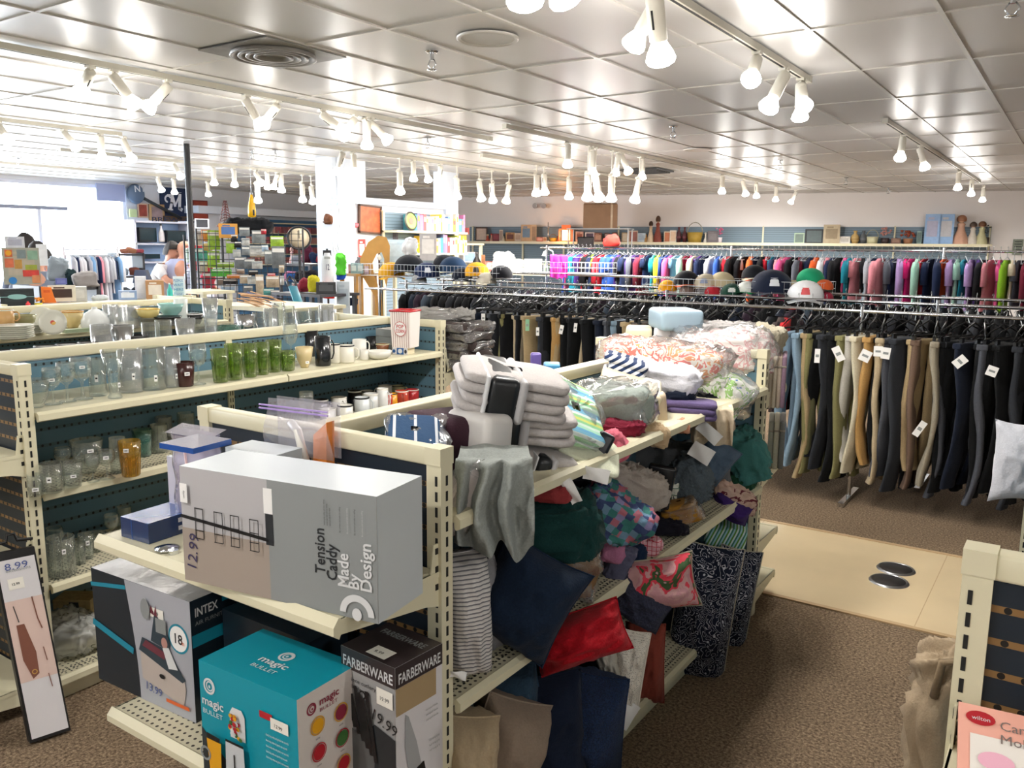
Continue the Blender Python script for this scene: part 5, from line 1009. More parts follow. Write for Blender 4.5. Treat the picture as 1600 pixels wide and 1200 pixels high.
W('bowl', 268, 494, T3+.06, 40, 20, cm('#8fc0ba'), 'large aqua mixing bowl')
W('dish', 303, 506, T3, 30, 16, cm('#101214'), 'black bowl with white rim', rim=cm('#e8e8e4'))
W('beaker', 284, 507, T3, 20, 40, cm('#d8e0dc'), 'white jar behind the aqua bowl', 'jar', name='jar')
BKS('vase', 330, 516, 24, 50, FROST, 'tall frosted vase with a square sticker beside the gondola end', 'vase', sticker=(.3, .85, .014, .02))
BKS('dish', 356, 513, 40, 4, GTL, 'flat teal glass dish')
BKS('vase', 384, 512, 28, 20, CHROME, 'shiny silver creamer with two handles', 'creamer', name='silver_creamer', handle=1.2)
for i, (kd, px, py, w_, h_, m, lb) in enumerate((('beaker', 405, 510, 20, 22, CL, 'small clear jar beside the silver creamer'), ('tumbler', 424, 508, 22, 26, FROST, 'frosted cut tumbler'), ('mug', 436, 505, 22, 32, CL, 'clear glass beer mug'), ('beaker', 452, 502, 18, 24, CL, 'small clear cup left of the turquoise board'), ('bowl', 474, 502, 26, 18, CL, 'clear glass sundae bowl'), ('mug', 510, 500, 26, 24, FROST, 'frosted glass mug near the popcorn tin'), ('tumbler', 492, 502, 18, 20, CL, 'little clear glass by the frosted mug'), ('beaker', 160, 533, 32, 26, FROST, 'frosted square glass jar before the white tureen'), ('bowl', 192, 530, 34, 22, CHROME, 'silver metal bowl before the ice bucket'), ('beaker', 236, 524, 26, 20, CL, 'clear tumbler with sticker before the cream plates'), ('beaker', 256, 522, 24, 22, CL, 'clear ribbed jar before the grey plates'), ('bowl', 290, 520, 30, 22, FROST, 'cut glass bowl before the black bowl'), ('beaker', 312, 519, 20, 20, CL, 'small clear jar left of the frosted vase'))):
    BKS(kd, px, py, w_, h_, m, lb+' on the back shelf', cat='mug' if kd == 'mug' else None)
for i, (px, py, w_) in enumerate(((14, 553, 34), (34, 551, 30), (72, 546, 34), (106, 543, 34), (138, 540, 30), (210, 530, 40))):
    BKS('dish', px, py, w_, 6, cm(('#a9a8a2', '#97968f', '#d0d0ca', '#e0e0dc', '#e4e2e0', '#22242a')[i]), ('grey patterned dish at the very near end', 'grey patterned dish second from the near end', 'pale dish with dark rim behind the rail', 'white dish with dark rim, middle behind the rail', 'white dish with dark rim nearest the frosted jar', 'flat black tray under the clear jars')[i]+' of the back shelf', rim=BLACK)
# ------------------------------------------------------------ clothing racks
HK = mat('black_plastic_hanger', '#15171a', .35); HW = mat('white_plastic_hanger', '#cdd2d6', .3)
def rack(label, x0, x1, y, z, posts, feet=True):
    t = thing('clothing_rack', label, 'clothing rack', (0, y, 0)); b = MB(); b.cyl((x0, 0, z), (x1, 0, z), .0125, .0125, CHROME, 10); b.build('hang_rail', t)
    for x in posts:
        b = MB(); b.cyl((x, .0, 0), (x, .0, z+.035), .015, .015, CHROME, 10); b.build('upright', t)
        b = MB(); b.box(x-.02, x+.02, -.25, .25, .0, .03, CHROME); b.build('foot', t)
    return t
rack('near chrome clothing rack full of trousers', -6.1, .9, 6.3, 1.375, (-5.9, -3.6, -1.28, .85)); rack('chrome clothing rack just behind the trousers rack', -6.3, .9, 7.05, 1.40, (-6.2, -3.1, -.9)); rack('chrome clothing rack under the cap baskets', -6.3, .9, 7.7, 1.42, (-6.2, -2.5, .8)); rack('low chrome rack carrying the magenta top and its basket', -5.9, -3.2, 8.3, 1.50, (-5.8, -3.3)); rack('rear chrome rack of bright children clothes', -6.0, 1.0, 9.5, 1.80, (-5.9, -3.4, -1.2, .95))
def hanger(cl, m):
    t = thing('clothes_hanger', '', 'hanger'); b = MB()
    b.tube([(0, -.012, .035), (0, .006, .05), (0, .02, .035), (0, .016, .018), (0, 0, .0), (0, 0, -.045)], .0022, STEEL, 5); b.build('hook', t)
    b = MB()
    if cl: b.tube([(0, 0, -.04), (0, -.12, -.085), (0, -.2, -.135), (0, .2, -.135), (0, .12, -.085), (0, 0, -.04)], .006, m, 5)
    else: b.tube([(0, 0, -.045), (0, -.19, -.115), (0, .19, -.115), (0, 0, -.045)], .0045, m, 5)
    b.build('shoulder_bar', t)
    if cl:
        for s in (-.15, .15): b = MB(); b.box(-.009, .009, s-.016, s+.016, -.185, -.13, m); b.build('clip', t)
    return t
def trous(seed, w_=.36, L=1.03, th=.06, flare=.0):
    t = thing('trousers', '', 'trousers'); r = random.Random(seed); o = Vector((seed*3.7, 0, 0))
    for s in (-1, 1):
        def fn(u, v):
            a = u*2*PI; z = -.17-v*L; ww = (w_*.5 if v > .22 else w_*.5*(1-.06*math.sin(v*12)))*(1-.18*v+flare*v); c = math.cos(a); q = sgnp(math.sin(a), .7)
            yc = s*w_*.25*(1+.02*v)+.012*noise.noise(o+Vector((s, 0, v*3)))*v; f = .022*noise.noise(o+Vector((a*.8, s*3, v*4)))+.006*noise.noise(o+Vector((a*3, s, v*9)))
            return Vector((q*(th*.5*(1-.25*v)+f)+.16*v*noise.noise(o+Vector((9.4, s*2.3+.4, v*1.3+.7))), yc+c*ww*.5*(1.04 if v < .2 else 1), z))
        b = MB(); b.grid(fn, 18, 20, WHITE, cu=True)
        b.grid(lambda u, v: Vector((fn(u, 1).x*(1-v), s*w_*.25+(fn(u, 1).y-s*w_*.25)*(1-v), fn(u, 1).z)), 18, 1, WHITE, cu=True); b.build('trouser_leg', t)
    b = MB(); b.rbox((0, 0, -.185), (th*1.02, w_*1.01, .04), WHITE, .01, 3); b.build('waistband', t)
    return t
TCOL = {'light blue denim': '#7d95a8', 'khaki': '#a99470', 'olive': '#7d7a52', 'black': '#0f1114', 'cream': '#cfc7ae', 'charcoal': '#2a2d33', 'tan': '#b08a54', 'sand': '#b3a284', 'grey': '#4a4d55', 'brown': '#6b574a', 'white': '#cdcbc4', 'navy': '#151c2c', 'stone': '#8f8776', 'taupe': '#5f5650'}
tp = [trous(1), trous(2, .36, 1.07, .065), trous(3, .4, .98, .055, .08), trous(4, .36, .9, .06)]
hp_ = [hanger(True, HK), hanger(True, HK)]; hs_ = [hanger(False, HK), hanger(False, HW)]
USED = set()
def put(pro, first=None, **kw):
    if pro.name not in USED: USED.add(pro.name); o = pro; o.location = kw['loc']; o.rotation_euler = (0, 0, kw['rz']); o['label'] = kw['label']; o['group'] = kw['group']; return o
    return dup(pro, kw['loc'], kw['rz'], kw['label'], kw['group'])
def paint_all(o, m):
    for c in kids(o):
        if c.type == 'MESH' and not c.name.startswith('price'): paint(c, m)
# visible order along the right part of the near rail, front leg px and colour
seqR = ['light blue denim', 'light blue denim', 'khaki', 'olive', 'black', 'charcoal', 'black', 'olive', 'white', 'cream', 'tan', 'sand', 'black', 'grey', 'charcoal', 'brown', 'khaki', 'stone', 'grey', 'black', 'black', 'navy', 'grey', 'black', 'black', 'black', 'charcoal', 'black', 'black', 'navy', 'charcoal', 'brown', 'taupe', 'sand', 'stone', 'black', 'charcoal', 'stone', 'cream', 'taupe', 'grey', 'sand', 'charcoal', 'black', 'khaki']
seqL = ['navy', 'black', 'navy', 'black', 'charcoal', 'olive', 'black', 'sand', 'black', 'stone', 'khaki', 'charcoal', 'black', 'khaki', 'tan', 'black', 'black', 'sand', 'black', 'navy', 'grey', 'light blue denim', 'charcoal', 'khaki', 'black', 'taupe', 'black', 'grey', 'black', 'stone', 'black', 'charcoal', 'navy', 'khaki', 'black', 'black', 'brown']
xs = []
n = len(seqL); xs += [(-4.62+i*(2.55/n), c) for i, c in enumerate(seqL)]
n = len(seqR); xs += [(-1.74+i*(2.5/n), c) for i, c in enumerate(seqR)]
def lab(kind, i, seq, where, seen):
    c = seq[i]; a = seq[i-1] if i else 'end'; b_ = seq[i+1] if i < len(seq)-1 else 'end'
    l = f'{c} {kind} between {a} and {b_} ones {where}'
    return l
cs = [c for _, c in xs]
for i, (x, c) in enumerate(xs):
    o = put(tp[(i*7) % 4 if c != 'tan' else 3], loc=(x+R.uniform(-.008, .008), 6.3+R.uniform(-.02, .02), 1.375), rz=R.uniform(-.62, .1), label=lab('trousers', i, cs, 'on the near '+('left' if x < -1.85 else 'right')+' rail', None), group='trousers on the near rail')
    paint_all(o, cloth(TCOL[c], var=.2, name='twill_'+c.replace(' ', '_')))
    put(hp_[i % 2], loc=(x, 6.3, 1.375), rz=o.rotation_euler.z+R.uniform(-.1, .1), label='clip hanger of the '+lab('trousers', i, cs, '', None).strip(), group='clip hangers on the near rail')
# price cards on some trousers
for i, (px, py, w_, h_, rr) in enumerate(((1277, 556, 8, 22, 0), (1352, 556, 16, 18, .4), (1372, 549, 13, 16, 0), (1384, 552, 13, 18, .1), (1500, 565, 14, 20, .8), (1550, 580, 15, 16, .3), (1310, 553, 12, 24, -.5), (877, 515, 6, 14, .2), (840, 518, 5, 13, 0), (824, 508, 6, 18, 0), (755, 497, 6, 14, 0), (899, 512, 5, 14, .1), (1437, 670, 10, 26, .5))):
    p = at(px, py, y=6.02); k = (p-EYE).dot(CF)/F; b = MB(); b.box(-w_*k/2, w_*k/2, -.001, .001, -h_*k/2, h_*k/2, WHITE if i != 9 else mat('green_tag', '#8cc09a', .5)); b.box(-w_*k*.3, w_*k*.3, -.0015, -.001, -h_*k*.1, h_*k*.1, GREY2)
    o = b.build('price_tag', None, p); o.rotation_euler = (Matrix.Rotation(facing(p), 4, 'Z') @ Matrix.Rotation(rr, 4, 'Y')).to_euler()
    bpy.context.view_layer.update(); q = min((c for c in bpy.data.objects if c.name.startswith('trousers') and c.parent is None and c.location.y > 1), key=lambda c: abs(c.location.x-p.x)); o.parent = q; o.matrix_parent_inverse = q.matrix_world.inverted()
# dark garments and hangers on the two rails behind
def shirt(seed, w_=.34, L=.5, th=.05, sl=.16):
    t = thing('shirt', '', 'shirt'); o = Vector((seed*5.3, 1, 0)); b = MB()
    def fn(u, v):
        a = u*2*PI; hw = w_/2*(.30+.70*min(1, v/.14)**.6 if v < .14 else 1-.1*math.sin(min(1, (v-.14)/.86)*PI)+.05*v); z = -.08-v*L
        q = sgnp(math.sin(a), .75); f = .012*noise.noise(o+Vector((a, 0, v*5)))
        return Vector((q*(th*.5+f), math.cos(a)*hw, z))
    b.grid(fn, 20, 16, WHITE, cu=True); b.grid(lambda u, v: Vector((fn(u, 1).x*(1-v), fn(u, 1).y*(1-v), fn(u, 1).z)), 20, 1, WHITE, cu=True); b.build('shirt_body', t)
    for s in (-1, 1):
        b = MB(); b.tube([(0, s*w_*.42, -.12), (.005, s*w_*.52, -.18), (.01, s*w_*.54, -.18-sl)], [.03, .04, .036], WHITE, 8); b.build('sleeve', t)
    return t
sh = [shirt(1), shirt(2, .30, .44, .045, .1), shirt(3, .36, .56, .055, .26), shirt(4, .26, .36, .04, .05)]
dk = shirt(9, .4, .7, .07, .3); dk2 = shirt(10, .38, .62, .06, .3)
DCOL = ['black', 'charcoal', 'black', 'navy', 'dark grey', 'black', 'dark plum', 'black', 'charcoal', 'slate']
DC = {'black': '#101114', 'charcoal': '#26282d', 'navy': '#18202f', 'dark grey': '#34363b', 'dark plum': '#2c1f2c', 'slate': '#3c4652'}
rows = ((7.05, 1.40, -6.1, 'on the second rail'), (7.7, 1.42, -6.1, 'on the third rail'))
for ri, (y, z, x0, wh) in enumerate(rows):
    N = 62; cs2 = [DCOL[(i*3+ri*5+i//7) % 10] for i in range(N)]
    for i in range(N):
        x = x0+i*.112; o = put(dk if i % 2 else dk2, loc=(x, y, z), rz=R.uniform(-.2, .2), label=lab('garment', i, cs2, wh, None), group='dark garments '+wh)
        paint_all(o, cloth(DC[cs2[i]])); o['category'] = 'garment'
        put(hs_[0] if i % 3 else hs_[1], loc=(x+.02, y, z), rz=R.uniform(-.3, .3), label=('black' if i % 3 else 'white')+' hanger of the '+lab('garment', i, cs2, wh, None).replace(' ones on the ', ' ones, '), group=('black' if i % 3 else 'white')+' hangers '+wh)
# red garment beside the end of the linens gondola
for i, (px, c, cn) in enumerate(((1236, '#b01d22', 'bright red'), (1228, '#3d3230', 'dark brown'), (1212, '#16181c', 'black'), (1238, '#1a1014', 'dark maroon'))):
    o = dup(dk, (at(px, 500, y=6.3).x-.04, 6.38, 1.38), R.uniform(-.2, .1), f'{cn} shirt hanging at the end of the gondola left of the denim trousers', 'shirts left of the denim trousers'); paint_all(o, cloth(c)); o['category'] = 'shirt'
# bright children clothes
KC = {'purple': '#4a2f78', 'pink': '#d8568c', 'hot pink': '#d81f74', 'red': '#b81f30', 'teal': '#1c7f94', 'royal blue': '#2b4f9c', 'black': '#131318', 'navy': '#1c2848', 'lime': '#8fc32f', 'orange': '#e0602c', 'yellow': '#e0d030', 'white': '#d8dade', 'pale grey': '#a8acb4', 'mint': '#9cc8b8', 'rose': '#e0909c', 'maroon': '#6e1f34', 'lilac': '#a88cc0', 'cream': '#d8ccb0', 'sky blue': '#7fa8d0', 'grey': '#5a5e68'}
KL = ['royal blue', 'pink', 'teal', 'purple', 'red', 'black', 'lime', 'navy', 'red', 'cream', 'royal blue', 'royal blue', 'purple', 'black', 'navy', 'grey', 'purple', 'maroon', 'maroon', 'navy', 'teal', 'yellow', 'navy', 'royal blue', 'pink', 'sky blue', 'mint', 'maroon', 'pink', 'cream', 'purple', 'navy', 'pale grey', 'white', 'royal blue', 'pale grey', 'red', 'black', 'white', 'black', 'orange', 'navy', 'black', 'red', 'teal', 'navy', 'rose', 'pink', 'black', 'maroon', 'grey', 'navy', 'orange', 'white', 'rose', 'navy', 'black', 'pink', 'teal', 'rose', 'black', 'pale grey', 'navy', 'rose', 'grey', 'navy', 'lilac', 'hot pink', 'hot pink', 'mint', 'red', 'navy', 'navy', 'orange', 'lilac', 'mint', 'teal', 'lilac', 'purple', 'black', 'rose', 'pink', 'lime', 'cream', 'grey', 'maroon', 'hot pink', 'navy', 'teal', 'teal', 'navy', 'teal', 'mint', 'rose', 'lime', 'pink', 'white', 'navy', 'white', 'red', 'hot pink', 'navy']
x0, x1 = -5.55, .55; N = len(KL)
for i, c in enumerate(KL):
    x = x0+(x1-x0)*i/N; o = put(sh[(i*5+i//4) % 4], loc=(x, 9.5+R.uniform(-.02, .02), 1.80), rz=R.uniform(-.35, .2), label=lab('shirt', i, KL, 'on the rear rail', None), group='bright shirts on the rear rail'); paint_all(o, cloth(KC[c], var=.25, name='jersey_'+c.replace(' ', '_')))
    put(hs_[1], loc=(x, 9.5, 1.80), rz=R.uniform(-.3, .3), label='white hanger of the '+lab('shirt', i, KL, 'behind', None), group='white hangers on the rear rail')
# second short run of bright clothes under the first, seen between the rails
# ------------------------------------------------------------ wire baskets of caps
def basket(label, px0, px1, y, z, h_, dep):
    a = at(px0, 400, y=y).x; b_ = at(px1, 400, y=y).x; t = thing('wire_basket', label, 'basket', ((a+b_)/2, y, z)); w_ = (b_-a)/2; b = MB()
    for zz in (0, h_*.5, h_): b.tube([(-w_, -dep, zz), (w_, -dep, zz), (w_, dep, zz), (-w_, dep, zz)], .0024, HW, 5, closed=True)
    b.build('rim_wire', t); b = MB(); n = int(w_*2/.05)
    for i in range(n+1):
        x = -w_+2*w_*i/n; b.tube([(x, -dep, h_), (x, -dep, 0), (x, dep, 0), (x, dep, h_)], .0011, HW, 4)
    for i in range(7): y_ = -dep+2*dep*i/6; b.tube([(-w_, y_, h_), (-w_, y_, 0), (w_, y_, 0), (w_, y_, h_)], .0011, HW, 4)
    b.build('wire_mesh', t); return t
def cap(label, px, py, y, wp, c, rz, brim=None, logo=None, tilt=0.0, z=None):
    p = at(px, py, y=y); k = (p-EYE).dot(CF)/F; r = wp*k/2*.86; t = thing('baseball_cap', label, 'cap', p, 0, 'caps in the wire baskets'); m = cloth(c)
    t.rotation_euler = (Matrix.Rotation(facing(p)+rz, 4, 'Z') @ Matrix.Rotation(tilt, 4, 'X')).to_euler()
    b = MB(); b.grid(lambda u, v: Vector((r*math.cos(u*2*PI)*math.cos(v*PI/2*.99)*.95, r*1.1*math.sin(u*2*PI)*math.cos(v*PI/2*.99), r*1.0*math.sin(v*PI/2)**.85)), 24, 8, m, cu=True); b.add([(0, 0, r*1.02), (.006, 0, r), (-.006, 0, r), (0, .006, r)], [(0, 1, 3), (0, 3, 2)], m); b.build('crown', t)
    b = MB(); mm = cloth(brim or c)
    def bf(u, v):
        a = PI+u*PI; rr = r*(1+.0*v); x = rr*math.cos(a)*.95*(1-.12*v); yy = r*1.1*math.sin(a)-v*r*.75*abs(math.sin(a))**.6
        return Vector((x, yy, .004-.35*x*x/r*(.4+.6*v)))
    b.grid(bf, 16, 5, mm); b.grid(lambda u, v: bf(u, v)+Vector((0, 0, -.003)), 16, 5, mm); b.build('brim', t)
    if logo: b = MB(); b.grid(lambda u, v: Vector(((u-.5)*r*.6, -r*1.08*math.cos(.5*(v+.3))*1.0-.004+.10*r*(2*u-1)**2, r*(.3+.35*v))), 4, 3, mat('emblem_'+logo, '#'+logo, .6)); b.build('emblem', t)
basket('long wire basket of caps on the left over the racks', 585, 795, 7.3, 1.47, .13, .22); basket('wire basket of caps in the middle, in front of the bright clothes', 1022, 1298, 7.45, 1.41, .12, .24); basket('low wire basket holding the bright magenta top', 800, 950, 8.3, 1.52, .12, .22)
for a in ((612, 428, 7.3, 46, '#c9941c', 'mustard yellow cap at the left end of the left basket', .2, None, None), (640, 420, 7.3, 54, '#14171e', 'large black cap in the left basket', -.3, None, None), (667, 428, 7.25, 46, '#16264a', 'navy cap with pale emblem in the left basket', .1, None, 'c8ccd4'), (655, 436, 7.15, 26, '#9a9c9c', 'grey cap brim between black and navy caps', .3, None, None), (708, 420, 7.35, 48, '#1b3350', 'dark blue cap in the left basket behind the yellow one', .4, None, None), (722, 432, 7.2, 36, '#141a28', 'dark cap in the middle of the left basket', -.2, None, None), (745, 427, 7.25, 44, '#dca01c', 'golden yellow cap with dark emblem in the left basket', -.1, '#15161a', '2a1f14'), (760, 438, 7.15, 34, '#c4bcac', 'cream cap brim beside the golden yellow cap', .5, None, None), (783, 430, 7.25, 40, '#17181f', 'black cap at the right end of the left basket', -.2, None, None), (694, 412, 7.4, 38, '#1c1e26', 'dark cap behind the navy cap in the left basket', 0, None, None),
          (1043, 449, 7.35, 32, '#e2a01c', 'golden yellow cap at the left end of the middle basket', 0, None, None), (1072, 440, 7.4, 44, '#121318', 'black cap with orange brim in the middle basket', .3, '#c85a28', None), (1075, 455, 7.3, 30, '#6b5a52', 'brown patterned cap low in the middle basket', -.2, '#8a2c34', None), (1103, 444, 7.4, 42, '#b7ad98', 'khaki cap with printed front in the middle basket', -.3, None, '7a86a0'), (1128, 442, 7.45, 44, '#b3a88a', 'plain tan cap in the middle basket', .3, None, None), (1114, 457, 7.25, 30, '#a3222e', 'small red cap low in the middle basket', .1, None, None), (1143, 457, 7.25, 38, '#163a2e', 'dark green cap low in the middle basket', 0, None, 'c8ccc8'), (1166, 452, 7.3, 34, '#dfe2dc', 'white cap with green brim in the middle basket', -.5, '#1f9a5c', None), (1178, 430, 7.55, 42, '#16181e', 'black cap with cream top behind the big navy cap', .2, '#cfc8b0', None), (1205, 452, 7.35, 72, '#141c30', 'largest navy cap with white emblem in the middle basket', .2, None, 'd0d4d8'), (1238, 450, 7.4, 34, '#b8ab8e', 'beige cap right of the largest navy cap', .1, None, None), (1258, 464, 7.25, 62, '#e6e8ea', 'white cap with red and blue emblem at the basket front', .0, None, 'c0484c'), (1266, 437, 7.45, 46, '#1f9468', 'green cap upside the white one', -.4, None, None), (1287, 448, 7.4, 32, '#c8582a', 'orange camouflage cap at the right end of the middle basket', -.3, '#3c3428', None), (1290, 464, 7.35, 26, '#8a1f34', 'dark red cap lowest at the right end', 0, None, None)):
    cap(a[5], a[0], a[1]+4, a[2], a[3]*1.12, a[4], a[6]*.6, a[7], a[8])
p = at(873, 418, y=8.25); t = thing('draped_top', 'bright magenta top draped over the low wire basket', 'top', p, facing(p)); b = MB(Matrix.Translation((0, 0, .12))); drape(b, .20, .08, .26, cloth('#c0349c'), 5, 3, .012, .02, 24); b.build('cloth_body', t)
for px, py, w_, h_, c, lb in ((955, 378, 24, 20, '#d83028', 'bright red toy ball by the rear rail'),):
    p = at(px, py, y=9.5); k = (p-EYE).dot(CF)/F; t = thing('red_headwear', 'bright red fluffy hat above the left end of the rear rail', 'hat', p); b = MB(); lump(b, w_*k, w_*k, h_*k, cloth(c), 4, .2, .9, 20); b.build('hat_body', t); b = MB(); b.lathe([(0, -h_*k*.5), (w_*k*.55, -h_*k*.45), (w_*k*.5, -h_*k*.35)], cloth('#2a2022'), 14); b.build('hat_brim', t)
# ------------------------------------------------------------ rear wall shelf and what stands on it
SLAT = pattern('blue_grey_slatwall', 'stripe', ['#7b8e9c', '#7b8e9c', '#7b8e9c', '#7b8e9c', '#5c6c78'], 14, rough=.5, bump=0)
def wpt(px, d=.0): v = atw(px, 385, d); return Vector((v.x, v.y, 0))
def wall_box(b, px0, px1, d0, d1, z0, z1, m):
    a, c = wpt(px0, d0), wpt(px1, d0); a2, c2 = a+WN*(d1-d0), c+WN*(d1-d0); vs = [Vector((q.x, q.y, z)) for z in (z0, z1) for q in (a, c, c2, a2)]
    b.add(vs, [(0, 1, 5, 4), (1, 2, 6, 5), (2, 3, 7, 6), (3, 0, 4, 7), (4, 5, 6, 7), (3, 2, 1, 0)], m)
SZ = 1.93
t = thing('wall_shelving', 'long cream shelf on blue grey slatted panels along the rear wall', 'shelving', (0, 0, 0))
b = MB(); wall_box(b, 735, 1546, .02, .06, .1, 2.26, SLAT); b.build('slat_panel', t)
b = MB(); wall_box(b, 738, 1544, .06, .42, SZ-.03, SZ, CREAM); wall_box(b, 738, 1544, .42, .44, SZ-.05, SZ+.005, CREAM); b.build('shelf', t)
b = MB()
for px in (738, 816, 880, 965, 1190, 1395, 1543): wall_box(b, px, px+2.5, .055, .09, .1, 2.28, CREAM)
b.build('upright_post', t)
b = MB(); wall_box(b, 738, 1544, .06, .30, 1.42, 1.45, CREAM); b.build('shelf', t)
def loc_at(px, z, d=.22): p = wpt(px, d); return Vector((p.x, p.y, z))
def mppx(p): return (p-EYE).dot(CF)/F
def simple(kind, name, label, cat, p, wp, hp, col, col2=None, d=None, group=None):
    """small shelf goods: p is the middle of the base"""
    k = mppx(p); w, h = wp*k, hp*k; d = d or w*.6; rz = facing(p); t = thing(name, label, cat, p, rz, group); m = mat('paint_'+col.strip('#'), col, .55, var=.15, bscale=18); m2 = mat('paint_'+(col2 or col).strip('#'), col2 or col, .5, var=.15, bscale=18); b = MB(); e = MB(); en = None
    if kind == 'box': b.box(-w/2, w/2, -d/2, d/2, 0, h, m); f = Face(e, (-w/2, -d/2, 0), (1, 0, 0), (0, 0, 1)); f.rect(w*.14, w*.86, h*.25, h*.78, m2); f.rect(w*.2, w*.6, h*.82, h*.9, m2); en = 'printed_label'; bn = 'box_body'
    elif kind == 'frame':
        for x0, x1, z0, z1 in ((-w/2, w/2, 0, h*.1), (-w/2, w/2, h*.9, h), (-w/2, -w*.4, h*.1, h*.9), (w*.4, w/2, h*.1, h*.9)): b.box(x0, x1, -.012, .012, z0, z1, m)
        e.box(-w*.41, w*.41, .0, .008, h*.09, h*.91, m2); en = 'picture'; bn = 'frame_border'
    elif kind == 'doll':
        b.lathe([(w*.45, 0), (w*.36, h*.25), (w*.2, h*.5), (w*.17, h*.62), (w*.22, h*.7), (w*.08, h*.78), (0, h*.78)], m, 14); e.lathe([(0, h*.74), (w*.13, h*.78), (w*.19, h*.86), (w*.14, h*.96), (0, h)], mat('doll_face', '#d8b49a', .5), 12); e.grid(lambda u, v: Vector((w*.26*math.cos(u*2*PI)*math.cos((v-.3)*1.9), w*.26*math.sin(u*2*PI)*math.cos((v-.3)*1.9)+w*.05, h*.88+h*.15*math.sin((v-.3)*1.9))), 12, 5, m2, cu=True); en = 'head'; bn = 'dress'
    elif kind == 'vase': b.lathe([(0, 0), (w*.3, 0), (w*.5, h*.35), (w*.42, h*.6), (w*.16, h*.8), (w*.24, h), (w*.18, h)], m, 16); e.lathe([(w*.51, h*.3), (w*.51, h*.4)], m2, 16); en = 'painted_band'; bn = 'vase_body'
    elif kind == 'bottle': b.lathe([(0, 0), (w*.45, 0), (w*.5, h*.1), (w*.46, h*.5), (w*.15, h*.78), (w*.15, h*.95), (0, h*.95)], m, 12); e.lathe([(w*.18, h*.9), (w*.18, h), (0, h)], m2, 10); en = 'cap'; bn = 'bottle_body'
    elif kind == 'basket':
        b.lathe([(0, 0), (w*.4, 0), (w*.5, h*.5), (w*.46, h*.5), (w*.36, h*.06), (0, h*.06)], m, 18); e.tube([(w*.48*math.cos(a*PI/8), 0, h*.48+h*.5*math.sin(a*PI/8)) for a in range(9)], w*.03, m2, 6); en = 'handle'; bn = 'woven_bowl'
    elif kind == 'book': b.box(-w/2, w/2, -.09, .09, 0, h, m); f = Face(e, (-w/2, -.09, 0), (1, 0, 0), (0, 0, 1)); f.rect(w*.1, w*.9, h*.6, h*.85, m2); f.rect(w*.2, w*.8, h*.1, h*.2, m2); en = 'spine_print'; bn = 'cover'
    elif kind == 'bouquet':
        b.lathe([(0, 0), (w*.22, 0), (w*.28, h*.35), (w*.22, h*.35)], m2, 12)
        for i in range(16): a, r = R.random()*6.28, w*.42*R.random(); q = Vector((r*math.cos(a), r*.5*math.sin(a), h*(.5+.45*R.random()))); e.lathe([(0, -w*.08), (w*.1, 0), (w*.06, w*.07), (0, w*.06)], m, 7, q)
        en = 'flower_heads'; bn = 'pot'
    elif kind == 'cloth': lump(b, w, d, h, cloth(col), len(label), .22, .6, 24); b.M = Matrix(); bn = 'cloth_body'; 
    b.build(bn, t)
    if kind == 'cloth': kids(t)[0].location.z = h*.5
    if en: e.build(en, t)
    return t
def row(items, base):
    for it in items:
        kind, name, label, cat, px, wp, hp, c1, c2 = it[:9]; simple(kind, name, label, cat, base(px), wp, hp, c1, c2)
on_shelf = lambda px: loc_at(px, SZ)
